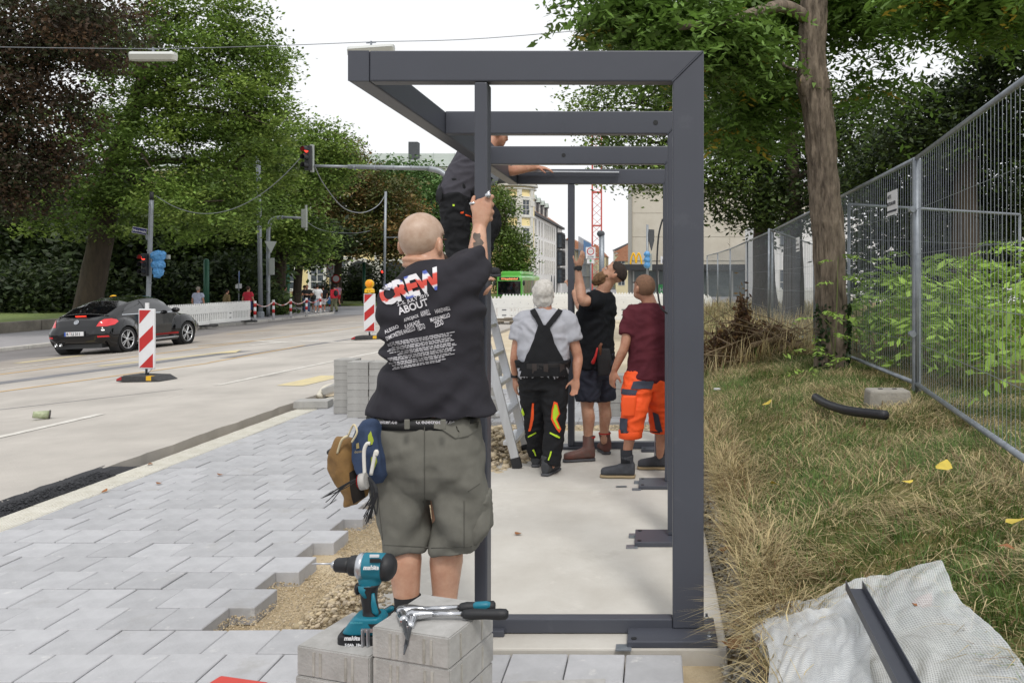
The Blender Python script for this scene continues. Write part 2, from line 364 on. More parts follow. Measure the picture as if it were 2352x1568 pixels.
# sand bed, slab, yard
struct(sheet([-4.9, -4.46, -4.0, -2.2, -1.9, -1.4, -.5, .5, .9], [1.5, 3.0, 4, 5, 6, 7, 8, 9, 10, 11, 12, 14], lambda x, y: (-.17 if x < -4.4 else -.085)+.025*fbm(Vector((x, y, 0)), 1.3)).build('sand_bed', sandm))
struct(sheet([-4.9, -3, -1, 0, 1, 4], [11.5, 14, 18, 24, 31, 46], lambda x, y: -.03+.02*fbm(Vector((x, y, 4)), .8)).build('sand_yard', mat('yard sand', 'cfc3ac', .95, c2='bdae92', vs=1.2, bump=.5, bs=30, detail=10)))
sb = B(); sb.bb((-1.42, 3.6, -.2), (.33, 6.3, 0)); sb.bb((-1.42, 6.306, -.2), (.33, 8.75, 0))
slab = struct(sb.build('concrete_slab', concrete, bevel=.008))
# pavers ---------------------------------------------------------------
paver_m = mat('paver', 'b3b4b7', .82, c2='a2a3a6', vs=6, bump=.15, bs=90, rnd=.1, detail=12)
scuffs(paver_m, 'd2d1ce', 9, .60, .70, .55, per_obj=True); scuffs(paver_m, '8b8881', 2.5, .58, .72, .45, per_obj=True)
pv = B().box((0, 0, -.045), (.2442, .2442, .09)).mesh('paver'); pv.materials.append(paver_m)
bm = bmesh.new(); bm.from_mesh(pv); bmesh.ops.bevel(bm, geom=bm.edges[:], offset=.004, segments=1, affect='EDGES'); bm.to_mesh(pv); bm.free()
pave = bpy.data.objects.new('pavement', None); col.objects.link(pave); pave.location = (-3, 4, 0); struct(pave)
cells = []
for i in range(40):
    y = 2.05+.25*i+.125; odd = (i % 2)*.125
    if y < 3.5: xe = .24
    elif y < 3.7: xe = -1.5
    elif y < 9.2: xe = -1.98-[0, .12, .02, .14, -.06, .1][i % 6]*.8+(.12 if y > 5.5 else 0)
    else: xe = .55
    x = -4.25+.125+odd
    if odd: cells.append((-4.25+.062, y, .5))
    while x+.125 < xe+.02: cells.append((x, y, 1)); x += .25
cells.sort(key=lambda c: math.hypot(c[0]+.5, c[1]))
far = B()
for k, (x, y, f) in enumerate(cells):
    dz = random.uniform(-.0035, .0035); hid = (y < 2.3 and x > -3.1)
    if hid and x > .1: continue
    if k < 300:
        o = obj('paver', pv, None, pave); o.location = (x, y, dz); o.rotation_euler = (random.uniform(-.006, .006), random.uniform(-.006, .006), random.uniform(-.006, .006)); o.scale = (f, 1, 1)
        o.matrix_parent_inverse = mw(pave).inverted()
    else: far.box((x, y, dz-.045), (.246*f, .246, .09))
stuff(far.build('paver_field', paver_m, pave, bevel=.004))
# ribbed white guidance tiles
tb = B(); tb.box((0, 0, -.045), (.25, .296, .082))
for k in range(9): tb.prism([(-.008, -.004), (.008, -.004), (.005, .004), (-.005, .004)], .29, Matrix.Translation((-.112+.028*k, -.145, 0)))
tm = tb.mesh('guidance_tile'); tm.materials.append(mat('guidance white', 'dcdad2', .8, c2='c9c6ba', vs=7, bump=.1, bs=60, rnd=.03))
gs = bpy.data.objects.new('guidance_strip', None); col.objects.link(gs); gs.location = (-4.38, 6, 0); struct(gs)
for k in range(30):
    o = obj('guidance_tile', tm, None, gs); o.matrix_parent_inverse = mw(gs).inverted(); o.location = (-4.385, 3.3+.3*k, random.uniform(-.003, .003)); o.rotation_euler = (0, 0, 0)
# black asphalt fill along the strip (ragged crumbs)
b = sheet([-4.715, -4.69, -4.64, -4.58, -4.515], [2+.12*i for i in range(48)], lambda x, y: (.049 if x < -4.6 else .035 if x < -4.55 else -.005)+.01*fbm(Vector((x*3, y, 0)), 6)-(max(0, y-6.9)*.25 if x > -4.7 else max(0, y-6.9)*.1))
struct(b.build('asphalt_fill', mat('fresh asphalt', '3b3c40', .85, c2='26272b', vs=60, bump=1.0, bs=70)))
def pebbles(name, pts, rads, mats, parent=None, flat=.65, seed=1, cols=None):
    r_ = np.random.default_rng(seed)
    t = (1+5**.5)/2; iv = np.array([(-1, t, 0), (1, t, 0), (-1, -t, 0), (1, -t, 0), (0, -1, t), (0, 1, t), (0, -1, -t), (0, 1, -t), (t, 0, -1), (t, 0, 1), (-t, 0, -1), (-t, 0, 1)])/1.9
    iff = np.array([(0, 11, 5), (0, 5, 1), (0, 1, 7), (0, 7, 10), (0, 10, 11), (1, 5, 9), (5, 11, 4), (11, 10, 2), (10, 7, 6), (7, 1, 8), (3, 9, 4), (3, 4, 2), (3, 2, 6), (3, 6, 8), (3, 8, 9), (4, 9, 5), (2, 4, 11), (6, 2, 10), (8, 6, 7), (9, 8, 1)])
    n = len(pts); V = iv[None]*(1+r_.uniform(-.35, .35, (n, 12, 1))); V = V*np.asarray(rads)[:, None, None]*np.stack([r_.uniform(.7, 1.4, n), r_.uniform(.7, 1.3, n), r_.uniform(.5, .9, n)], 1)[:, None]
    a = r_.uniform(0, 6.28, n); c, s = np.cos(a), np.sin(a); x, y = V[..., 0].copy(), V[..., 1].copy(); V[..., 0] = x*c[:, None]-y*s[:, None]; V[..., 1] = x*s[:, None]+y*c[:, None]
    V += np.asarray(pts)[:, None]; Fc = (iff[None]+np.arange(n)[:, None, None]*12).ravel()
    cc = np.repeat(cols, 12, 0) if cols is not None else None
    return stuff(obj(name, npmesh(name, V.reshape(-1, 3), Fc, 3, cc), mats, parent))
stone_m = mat('limestone gravel', attr='col', rough=.9, var=.2, vs=30)
def stones_cols(n, r_): 
    base = np.array([.52, .43, .29]); k = r_.uniform(.6, 1.25, (n, 1)); return np.clip(base*k+r_.uniform(-.03, .05, (n, 1))*np.array([1, 1, 1.3]), 0.03, .9)
def zone(n, x0, x1, y0, y1, zf, r0, r1, seed):
    r_ = np.random.default_rng(seed); x = r_.uniform(x0, x1, n); y = r_.uniform(y0, y1, n); z = zf(x, y); return np.stack([x, y, z], 1), r_.uniform(r0, r1, n)*r_.uniform(.5, 1, n), stones_cols(n, r_)
p, r, c = zone(34000, -2.2, -1.30, 3.3, 9.2, lambda x, y: -.062+.02*np.sin(x*5+y*3), .003, .007, 2); t = tag(pebbles('chippings', p, r, stone_m, cols=c, seed=3), 'fine beige chippings bedding between the pavers and the slab', 'gravel')
def heap(cx, cy, rx, ry, h, n, seed, r0=.015, r1=.032):
    r_ = np.random.default_rng(seed); a = r_.uniform(0, 6.28, n); q = np.sqrt(r_.uniform(0, 1, n)); x = cx+rx*q*np.cos(a); y = cy+ry*q*np.sin(a)
    z = -.05+h*np.clip(1-q**1.5, 0, 1)*r_.uniform(.5, 1, n); return np.stack([x, y, z], 1), r_.uniform(r0, r1, n)*r_.uniform(.5, 1, n), stones_cols(n, r_)
p, r, c = heap(-1.62, 7.9, .7, 1.35, .2, 2600, 5, .02, .045); tag(pebbles('gravel', p, r, stone_m, cols=c, seed=6), 'heap of coarse beige gravel beside the aluminium ladder', 'gravel')
p, r, c = heap(-1.47, 4.15, .3, .8, .07, 1500, 8, .007, .02); tag(pebbles('gravel', p, r, stone_m, cols=c, seed=9), 'scatter of beige stones left of the slab behind the drill', 'gravel')
p, r, c = zone(1500, -1.5, .3, 8.8, 9.2, lambda x, y: x*0-.03, .015, .035, 11); tag(pebbles('gravel', p, r, stone_m, cols=c, seed=12), 'strip of beige gravel behind the slab at the rear frame', 'gravel')
p, r, c = zone(3500, .30, .5, 2.8, 9, lambda x, y: x*0-.05+.04*(x>.42), .006, .022, 14); tag(pebbles('rubble', p, r, mat('grey rubble', attr='col', rough=.9), cols=c*np.array([.7, .8, 1.0]), seed=15), 'grey concrete crumbs in the gap along the grass edge', 'rubble')
p, r, c = zone(5000, -4.71, -4.5, 2.3, 7.4, lambda x, y: .045-.35*np.maximum(0, x+4.6)-np.maximum(0, y-6.7)*.22, .004, .012, 17); tag(pebbles('asphalt_crumbs', p, r, mat('asphalt crumbs', '303236', .8), seed=18), 'loose black asphalt crumbs along the white tile strip', 'asphalt')
# ---------------- grass bank ----------------
def zg(x, y=0): t = min(max((x-.43)/1.9, 0), 1); return .16+.44*t*(2-t)+.03*fbm(Vector((x, y, 2)), 1.1)*min(1, (x-.3))
gx = [.43, .5, .6, .8, 1, 1.3, 1.6, 2, 2.5, 3, 4, 6, 10, 20, 60]; gy = [1+.3*i for i in range(40)]+[13+2*i for i in range(12)]
struct(sheet(gx, gy, zg).build('grass_bank', mat('soil under grass', '7a6d42', .95, c2='55602c', vs=3, bump=.6, bs=15), smooth=True))
b = B()
for i in range(60):
    y0, y1 = 2.4+.35*i, 2.4+.35*(i+1); e0, e1 = .44+.015*math.sin(i*1.7), .44+.015*math.sin(i*1.7+1.7)
    b.add([(e0+.03, y0, -.2), (e1+.03, y1, -.2), (e1, y1, zg(.45, y1)+.015), (e0, y0, zg(.45, y0)+.015), (e0+.045, y0, -.2), (e1+.045, y1, -.2), (e1+.015, y1, zg(.45, y1)+.015), (e0+.015, y0, zg(.45, y0)+.015)], [(0, 1, 2, 3), (5, 4, 7, 6), (3, 2, 6, 7)])
tag(b.build('edging_strip', mat('earth cut', '6d6458', .9, c2='8a8274', vs=8, bump=.7, bs=25)), 'dug brown soil edge of the grass bank with plastic edging', 'edging')
def blades(name, x, y, z, L_, ln, wd, cols, seed):
    r_ = np.random.default_rng(seed); n = len(x); pn = np.array([noise.noise(Vector((a*.9, b_*.9, 7))) for a, b_ in zip(x[::8], y[::8])]); az = np.repeat(pn, 8)*6+r_.normal(0, 1.1, n)
    d = np.stack([np.cos(az), np.sin(az), np.zeros(n)], 1); sd_ = np.stack([-np.sin(az), np.cos(az), np.zeros(n)], 1); up = np.array([0, 0, 1.])
    b0 = np.stack([x, y, z], 1); m_ = b0+d*(L_*ln*.5)[:, None]+up*(L_*(1-.72*ln)*.62)[:, None]; t_ = b0+d*(L_*ln*1.05)[:, None]+sd_*(L_*r_.normal(0, .12, n))[:, None]+up*(L_*np.clip(.95-.85*ln, .06, 1))[:, None]
    ww = (wd*r_.uniform(.5, 1.2, n))[:, None]; V = np.stack([b0-sd_*ww, b0+sd_*ww, m_-sd_*ww*.75, m_+sd_*ww*.75, t_], 1).reshape(-1, 3)
    Fc = (np.array([(0, 1, 3), (0, 3, 2), (2, 3, 4)])[None]+np.arange(n)[:, None, None]*5).ravel()
    return npmesh(name, V, Fc, 3, np.repeat(cols, 5, 0))
def grass(name, n, x0, x1, y0, y1, L0, L1, wd, seed, dry, flat=.75):
    r_ = np.random.default_rng(seed); nb = n//8
    cx = np.repeat(r_.uniform(x0, x1, nb), 8); cy = np.repeat(y0+(y1-y0)*r_.uniform(0, 1, nb)**1.65, 8)     # tufts of eight
    pn = np.array([fbm(Vector((a, b_, 0)), 1.3) for a, b_ in zip(cx[::8], cy[::8])]); pn = np.repeat(pn, 8)
    x = cx+r_.normal(0, .035, nb*8); y = cy+r_.normal(0, .035, nb*8); x = np.maximum(x, .43)
    under = (y < 3.02+.12*(x-.5)) & (x > .47) & (x < 1.08); y = np.where(under, y+2.2+1.5*r_.uniform(0, 1, nb*8), y)      # nothing grows through the packaging
    z = np.array([zg(a, b_) for a, b_ in zip(x[::8], y[::8])]); z = np.repeat(z, 8)-.005
    d = (r_.uniform(0, 1, nb*8) < np.clip(dry+.6*pn, .1, .95)); n_ = nb*8
    cg = np.array([.10, .17, .035])*r_.uniform(.5, 1.5, (n_, 1)); cd = np.array([.56, .46, .25])*r_.uniform(.4, 1.25, (n_, 1)); cd[r_.uniform(0, 1, n_) < .08] = (.16, .08, .035)
    c = np.where(d[:, None], cd, cg); L = np.where(d, r_.uniform(L0*1.6, L1*1.5, n_), r_.uniform(L0*.7, L1*.75, n_)); ln = np.where(d, r_.uniform(flat, 1.05, n_), r_.uniform(flat*.35, .9, n_))
    return blades(name, x, y, z, L, ln, wd, c, seed+1)
gm = mat('grass blades', attr='col', rough=.7, translucent=.25)
gr = stuff(obj('grass', grass('grass', 110000, .43, 3.4, 2.3, 12.5, .06, .19, .0026, 21, .36), gm)); tag(gr, 'matted dry and green grass on the raised bank', 'grass')
gr = stuff(obj('grass', grass('grass', 9000, .43, .62, 2.6, 9, .14, .27, .0026, 27, .85, .55), gm)); tag(gr, 'long dry grass overhanging the soil edge', 'grass')
gr = stuff(obj('grass', grass('grass', 24000, .5, 9, 11, 33, .2, .45, .007, 31, .75, .15), gm)); tag(gr, 'tall pale dry grass around the far fence panels', 'grass')
# =============== bus shelter frame ===============
steel = mat('anthracite powder coat', '474a53', .42, var=.05, vs=2.5, bump=.02, bs=300, spec=.45, detail=10)
scuffs(steel, '6a6d75', 3.5, .60, .75, .3); scuffs(steel, '8b8d92', 40, .70, .76, .25, (1, 1, .3))
galv = mat('galvanised steel', '9aa0a7', .45, metal=.6, c2='7d838a', vs=9, bump=.05, bs=60)
alu = mat('aluminium', 'c9ccd0', .35, metal=.75, var=.08, vs=20, stretch=(1, 1, .1))
blackp = mat('black plastic', '1b1c1f', .5, var=.2, vs=20)
rubber = mat('recycled rubber', '3a3a3b', .85, var=.3, vs=25, bump=.4, bs=90)
sh = thing('bus_shelter_frame', 'anthracite steel frame of an unfinished bus shelter on the slab', 'frame', (-.6, 5.8, 0))
FY = [3.735, 5.09, 6.44, 7.79]; XL, XR, XI = -1.317, .231, .087; ZT, ZB = 2.703, 2.56
for k, y in enumerate(FY):
    T = Matrix.Translation((0, y, 0)); bx0 = XL+.001
    o = B().prism([(bx0, ZB), (XI, ZB), (XR, ZT), (bx0, ZT)], .08, T).build('cross_beam', steel, sh, bevel=.007, fix=True)
    o = B().prism([(XI, .03), (XR, .03), (XR, ZT), (XI, ZB)], .08, T).build('rear_post', steel, sh, bevel=.007, fix=True)
    w_ = B().tube([(XI-.002, y-.001, ZB-.002), (XR-.004, y-.001, ZT-.004)], .0035, 6).tube([(XI-.002, y+.04, ZB-.001), (XI-.002, y+.001, ZB-.001)], .003, 6); w_.build('weld_seam', steel, sh)
    pb = B().bb((-.12, y-.13, .0), (.285, y+.13, .03)); o = pb.build('base_plate', steel, sh, bevel=.004)
    for bx, by in ((-.09, -.1), (.25, -.1), (-.09, .1), (.25, .1)):
        q = B(); T2 = Matrix.Translation((bx, y+by, .03)); q.lathe([(.013, 0), (.013, .003)], 12, T2); 
        if bx > 0 and k in (0, 1): q.lathe([(.011, .003), (.011, .014), (.009, .016)], 6, T2).lathe([(.006, .016), (.006, .03)], 8, T2)
        q.build('bolt', galv if (bx > 0 and k < 2) else blackp, sh)
    if k < 3:
        B().bb((-.17, y-.16, .001), (-.1, y-.1, .006)).build('shim', galv, sh); B().bb((-.16, y+.04, .001), (-.1, y+.08, .02)).build('shim', galv, sh)
    if k in (1, 2): q = B().lathe([(.016, 0), (.016, .002)], 14, Matrix.Translation((-.72 if k == 2 else .01, y-.0005, 2.63)) @ Matrix.Rotation(R(90), 4, 'X')); q.build('cable_hole', blackp, sh)
B().bb((-1.415, FY[0], ZB), (XL, FY[3]+.08, ZT)).build('front_beam', steel, sh, bevel=.007)
B().bb((-1.415, FY[0]-.002, ZB+.001), (XL-.001, FY[0], ZT-.001)).build('end_cap', steel, sh, bevel=.0008)
for k in (0, 3):
    y = FY[k]; B().bb((-.832, y+.003, .03), (-.772, y+.1, ZB-.001)).build('front_post', steel, sh, bevel=.008)
    B().bb((-.771, y+.012, .004), (XI-.001, y+.075, .07)).build('sill', steel, sh, bevel=.005)
    B().bb((-.93, y-.02, 0), (-.69, y+.14, .029)).build('base_plate', steel, sh, bevel=.004)
tag(B().bar(P(1188, 394, 7.74), P(1422, 396, 7.74), .05, .012).build('flat_bar', alu), 'thin bright metal flat bar lying on the rear cross beam', 'bar')
pts = [P(1522, 503, 6.3), P(1513, 540, 6.28), P(1509, 600, 6.25), P(1510, 660, 6.2), P(1516, 700, 6.2), P(1527, 716, 6.22), P(1540, 722, 6.3)]
def smooth_path(p, n=6):
    p = [Vector(q) for q in p]; out = []
    for i in range(len(p)-1):
        a, b_, c, d = p[max(i-1, 0)], p[i], p[i+1], p[min(i+2, len(p)-1)]
        for k in range(n):
            t = k/n; out.append(.5*((2*b_)+(c-a)*t+(2*a-5*b_+4*c-d)*t*t+(3*b_-a-3*c+d)*t**3))
    return out+[p[-1]]
tag(B().tube(smooth_path(pts), .007, 8).build('cable', blackp, smooth=True), 'black cable hanging in a bow out of the shelter post', 'cable')
q = B().bar(P(1506, 965, 7.2), P(1502, 1130, 6.85), .012, .012); tag(q.build('masonry_bit', galv), 'long thin drill bit standing behind the orange trousers', 'tool')

# =============== construction fence ===============
fg = 'mesh fence panels along the grass bank'
def zgs(x, y): return zg(x, y)
FP = [(1.92, 3.83, .63), (2.37, 7.30, .65), (2.47, 12.4, .62), (2.52, 17.2, .58), (2.57, 22.2, .58), (2.55, 27, .55), (2.40, 30.4, .52), (2.20, 33.5, .5)]
wire_me = {}
def fence_panel(a, b_, label, lean=0, singles=True, hgt=2.08, group=fg, step=.068):
    a, b_ = Vector(a), Vector(b_); c = (a+b_)/2; d = b_-a; Lp = d.length; dn = d/Lp; side = Vector((-dn.y, dn.x, 0)).normalized()
    upv = (Vector((0, 0, 1))+side*lean).normalized()
    t = thing('mesh_fence', label, 'fence', c, 0, group)
    for p, s_ in ((a, .03), (b_, -.03)): B().tube([p+dn*s_+Vector((0, 0, -.05)), p+dn*s_+upv*hgt], .021, 10).build('end_post', galv, t, smooth=True)
    for h_, r_, nm in ((hgt, .021, 'top_rail'), (.05, .021, 'bottom_rail')): B().tube([a+dn*.03+upv*h_, b_-dn*.03+upv*h_], r_, 10).build(nm, galv, t, smooth=True)
    n = int(Lp/step)
    for h_ in (.42, .82, 1.22, 1.62):
        B().tube([a+upv*h_+dn*.03, b_-dn*.03+upv*h_], .0022, 5).build('cross_wire', galv, t)
    if singles:
        me = B().tube([(0, 0, 0), upv*(hgt-.05)], .0018, 5).mesh('wire'); me.materials.append(galv)
        for k in range(1, n):
            o = obj('wire', me, None, t); o.matrix_parent_inverse = mw(t).inverted(); o.location = a+dn*(k*Lp/n)+upv*.05+side*.005
    else:
        q = B()
        for k in range(1, n): p = a+dn*(k*Lp/n)+side*.005; q.tube([p+upv*.05, p+upv*hgt], .0024, 4, cap=False)
        stuff(q.build('wire_grid', galv, t))
    return t, a, b_, dn, upv, side
lab = ['near panel of galvanised mesh fence cut by the right picture edge', 'mesh fence panel behind the big tree trunk', 'mesh fence panel just beyond the big tree trunk', 'mesh fence panel beside the brush pile', 'mesh fence panel third from the far end', 'mesh fence panel second from the far end', 'farthest mesh fence panel at the end of the grass']
PN = []
for k in range(7):
    PN.append(fence_panel(FP[k], FP[k+1], lab[k], singles=k < 3, step=.078 if k < 3 else .12))
fence_panel((2.56, 10.7, .55), (5.5, 12.1, .52), 'mesh fence panel running right behind the green shrubs', singles=False, group=fg, step=.1)
fence_panel((2.3, 16.2, .55), (4.8, 24, .55), 'second mesh fence panel behind the far trunks', singles=False, group=fg, step=.14)
c = PN[0]; q = B()
pA = Vector(FP[1]); o = B().box(pA+Vector((.0, -.01, 1.03)), (.075, .06, 2.1)).build('joint_sleeve', galv, PN[0][0], bevel=.01)
for h_ in (.5, 1.62): B().lathe([(.03, -.03), (.03, .03)], 8, Matrix.Translation(pA+Vector((-.045, -.03, h_))) @ Matrix.Rotation(R(90), 4, 'X')).build('clamp', galv, PN[0][0])
platem = mat('white plate', 'd9dadc', .5); inkm = mat('dark print', '3a3f48', .6); yelm = mat('signal yellow', 'd8a91c', .45)
for k, (t_, h_, nm) in enumerate(((.06, 1.75, 'small white plate on the mesh left of the near fence post'), (.45, 1.62, 'white plate on the fence seen left of the trunk'), (.12, 1.7, 'white plate on the fence right of the trunk'))):
    t, a, b_, dn, upv, side = PN[[1, 2, 1][k]]; t_ = [.14, .3, .62][k]; p = a.lerp(b_, t_)+upv*h_+side*.02
    s = thing('fence_plate', nm, 'sign', p); B().bar(p-dn*.18, p+dn*.18, .004, .24, up=upv).build('plate', platem, s)
    place_text('MIETE', .05, inkm, s, p+dn*.15+upv*.05, -dn, upv, off=.006, bold=.001); place_text('BEUTLHAUSER', .046, inkm, s, p+dn*.17-upv*.02, -dn, upv, off=.006, bold=.002)
    B().bar(p-dn*.17-upv*.08+side*.004, p+dn*.17-upv*.08+side*.004, .004, .02, up=upv).build('print_bar', inkm, s)
p = G(2038, 928, .58); fb = thing('concrete_block', 'grey concrete fence foot block on the grass', 'block', p)
q = B().loft([[(p.x+sx*.19, p.y-.11, .45), (p.x+sx*.19, p.y+.11, .45), (p.x+sx*.17, p.y+.1, .71), (p.x+sx*.17, p.y-.1, .71)] for sx in (-1, 1)]); q.build('block', mat('foot concrete', '98948c', .9, var=.15, vs=9, bump=.4, bs=40), fb, bevel=.02, fix=True)
for sx in (-.06, .06): B().lathe([(.022, 0), (.022, .004)], 12, Matrix.Translation((p.x+sx, p.y, .71))).build('socket', blackp, fb)
q = B().tube(smooth_path([G(1873, 912, .60), G(1900, 928, .60), G(1950, 943, .62), G(2034, 953, .65)]), .036, 14); tag(q.build('drain_pipe', mat('corrugated black', '23242a', .5, var=.1, vs=10), smooth=True), 'short curved black plastic pipe lying in the grass', 'pipe')

# =============== traffic boards ===============
redm = mat('signal red', 'b3201f', .42, var=.06, vs=6); whitem = mat('reflective white', 'd8d9dc', .45, var=.03, vs=6)
def board(p, rz, label, lamp=False, k=1.0, labels='white'):
    t = thing('traffic_board', label, 'traffic board', p, rz, 'red and white traffic boards'); T = Matrix.Translation(p) @ Matrix.Rotation(rz, 4, 'Z')
    w_, h_ = .155*k, 1.0*k; z0 = .2*k
    q = B(); q.add([T @ Vector(v) for v in [(-w_, -.02, z0), (w_, -.02, z0), (w_, -.02, z0+h_), (-w_, -.02, z0+h_), (-w_, .02, z0), (w_, .02, z0), (w_, .02, z0+h_), (-w_, .02, z0+h_)]], [(0, 1, 2, 3), (5, 4, 7, 6), (4, 5, 1, 0), (1, 5, 6, 2), (2, 6, 7, 3), (4, 0, 3, 7)]); q.build('board', whitem, t, bevel=.012)
    a = w_-.022
    def st(pl): B().prism([((x*2-1)*a, z0+.022+y*(h_-.044)) for x, y in pl], .003, T @ Matrix.Translation((0, -.0235, 0))).build('red_stripe', redm, t)
    st([(0, 1), (0, .76), (.85, 1)]); st([(0, .26), (1, .50), (1, .735), (0, .50)]); st([(.0, 0), (1, 0), (1, .245)])
    B().prism([(-.1*k, z0), (.1*k, z0), (.018, z0-.07*k), (-.018, z0-.07*k)], .02, T @ Matrix.Translation((0, -.01, 0))).build('neck', whitem, t)
    B().add([T @ Vector(v) for v in [(-.02, -.02, .05), (.02, -.02, .05), (.02, .02, .05), (-.02, .02, .05), (-.02, -.02, z0), (.02, -.02, z0), (.02, .02, z0), (-.02, .02, z0)]], [(0, 1, 5, 4), (1, 2, 6, 5), (2, 3, 7, 6), (3, 0, 4, 7)]).build('stem', blackp, t)
    L_, W_ = .42*k, .2*k; prof = [(-L_, 0), (-L_, .03), (-L_*.66, .1*k), (L_*.66, .1*k), (L_, .03), (L_, 0)]
    q = B().prism(prof, 2*W_, T @ Matrix.Translation((0, -W_, 0))); q.build('rubber_foot', rubber, t, bevel=.012, fix=True)
    for sx, m in ((-1, mat('foot red', 'a3262a', .6)), (.42, yelm)):
        x0, x1 = sx*L_*.97, sx*L_*.97+.1*k
        z = lambda x: .03+(.1*k-.03)*min(1, (L_-abs(x))/(L_*.34))+.003
        B().add([T @ Vector(v) for v in [(x0, -W_-.002, z(x0)*.3), (x1, -W_-.002, z(x1)*.3), (x1, -W_-.002, z(x1)), (x0, -W_-.002, z(x0)), (x0, -W_+.09, z(x0)), (x1, -W_+.09, z(x1))]], [(0, 1, 2, 3), (3, 2, 5, 4)]).build('reflector', m, t)
    B().add([T @ Vector(v) for v in [(-.03, -.012, z0+h_), (.03, -.012, z0+h_), (.03, .012, z0+h_), (-.03, .012, z0+h_), (-.03, -.012, z0+h_+.1*k), (.03, -.012, z0+h_+.1*k), (.03, .012, z0+h_+.1*k), (-.03, .012, z0+h_+.1*k)]], [(0, 1, 5, 4), (1, 2, 6, 5), (2, 3, 7, 6), (3, 0, 4, 7), (4, 5, 6, 7)]).build('top_peg', whitem, t)
    if lamp:
        zz = z0+h_+.02; ym = mat('lamp yellow', 'e0b01a', .4); am = mat('amber lens', 'e8900c', .2, var=.2, vs=30)
        T2 = T @ Matrix.Translation((0, 0, zz))
        B().loft([[T2 @ Vector((sx*w0, sy*d0, z)) for sx, sy in ((-1, -1), (1, -1), (1, 1), (-1, 1))] for w0, d0, z in ((.13, .06, 0), (.12, .055, .1), (.06, .05, .14))]).build('battery_box', ym, t, bevel=.012, fix=True)
        RX = T2 @ Matrix.Translation((0, 0, .25)) @ Matrix.Rotation(R(90), 4, 'X')
        B().lathe([(.105, -.05), (.12, -.03), (.12, .03), (.105, .05)], 24, RX).build('lamp_ring', ym, t, smooth=True)
        B().lathe([(.095, .045), (.09, .075), (.06, .09), (.01, .095)], 24, RX).build('lens', am, t, smooth=True); B().lathe([(.095, -.045), (.09, -.075), (.06, -.09), (.01, -.095)], 24, RX).build('lens', am, t, smooth=True)
        for sx in (-.03, .03): B().lathe([(.012, 0), (.012, .004)], 10, T2 @ Matrix.Translation((sx, -.061, .05)) @ Matrix.Rotation(R(90), 4, 'X')).build('screw', blackp, t)
    return t
board(GR(338, 874), R(-12), 'large red and white striped traffic board in front of the black car')
board(GR(849, 779), R(-4), 'red and white traffic board with a yellow lamp on top', lamp=True, k=1.05)

# =============== white plastic barriers ===============
barm = mat('barrier white', 'dfe0de', .5, var=.04, vs=3)
def barrier_proto(Lb, nm, label, redtop=False):
    t = thing(nm, label, 'barrier'); h = Lb/2
    B().bb((-h, -.02, .56), (h, .02, .93)).build('top_board', barm, t, bevel=.012)
    B().bb((-h, -.02, .10), (h, .02, .24)).build('bottom_board', barm, t, bevel=.012)
    n = int(Lb/.13)
    sl = B().bb((-.032, -.016, 0), (.032, .016, .34)).mesh('slat'); sl.materials.append(barm)
    tt = B().bb((-.03, -.016, 0), (.03, .016, .075)).mesh('tooth'); tt.materials.append(redm if redtop else barm)
    for k in range(n):
        x = -h+(k+.5)*Lb/n
        if abs(x) > .2: o = obj('slat', sl, None, t); o.location = (x, 0, .23)
        o = obj('tooth', tt, None, t); o.location = (x, 0, .925)
    B().bb((-.19, -.017, .238), (.19, .017, .562)).build('centre_plate', barm, t, bevel=.004)
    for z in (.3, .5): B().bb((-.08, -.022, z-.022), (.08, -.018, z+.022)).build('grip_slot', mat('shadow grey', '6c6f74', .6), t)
    for x in (-h+.04, h-.04):
        B().tube([(x, 0, .02), (x, 0, .97)], .02, 8).build('end_post', barm, t, smooth=True)
    if redtop: 
        for k in range(int(Lb/.5)): B().bb((-h+.05+k*.5, -.024, .62), (-h+.25+k*.5, -.021, .86)).build('red_panel', redm, t)
    else:
        for k in range(int(Lb/.3)): B().lathe([(.02, 0), (.014, .006)], 8, Matrix.Translation((-h+.2+k*.3, -.02, .72+.06*(k % 2))) @ Matrix.Rotation(R(90), 4, 'X')).build('stud', mat('stud grey', 'b9babb', .5), t)
    for x in (-h+.1, h-.1):
        B().prism([(-.1, 0), (-.1, .03), (-.06, .1), (.06, .1), (.1, .03), (.1, 0)], .7, Matrix.Translation((x, -.35, 0))).build('rubber_foot', rubber, t, bevel=.01, fix=True)
    t['group'] = 'white plastic site barriers'; return t
bp0 = barrier_proto(3.5, 'barrier', 'white slatted plastic barrier right behind the black car')
bp0.location = (-18.9, 32.4, -.40); bp0.rotation_euler = (0, 0, R(87))
dup(bp0, (-18.95, 36.1, -.40), R(89), 'white slatted plastic barrier beside the man in the red shirt')
bp1 = barrier_proto(2.2, 'barrier', 'white barrier in the yard row just right of the near left post'); bp1.location = (-5.6, 30.2, -.03); bp1.rotation_euler = (0, 0, R(3))
nms = ['white barrier in the yard row left of the white-haired man', 'white barrier in the yard row behind the white-haired man', 'white barrier in the yard row between rear post and bearded man']
for k in range(3): dup(bp1, (-3.36+k*2.22, 30.3+.1*k, -.03), R([2, -2, 1][k]), nms[k])
nm3 = ['white barrier in the rear yard row behind the bus front', 'white barrier in the rear yard row left of the bearded man', 'white barrier in the rear yard row behind the bearded head', 'white barrier in the rear yard row behind the shaven head']
for k in range(4): dup(bp1, (-5.4+k*2.22, 34.5, -.03), R([-4, 3, -2, 3][k]), nm3[k])
bp2 = barrier_proto(2.2, 'barrier', 'red and white barrier far behind the white-haired man'); bp2.location = (-3.9, 39, -.03)
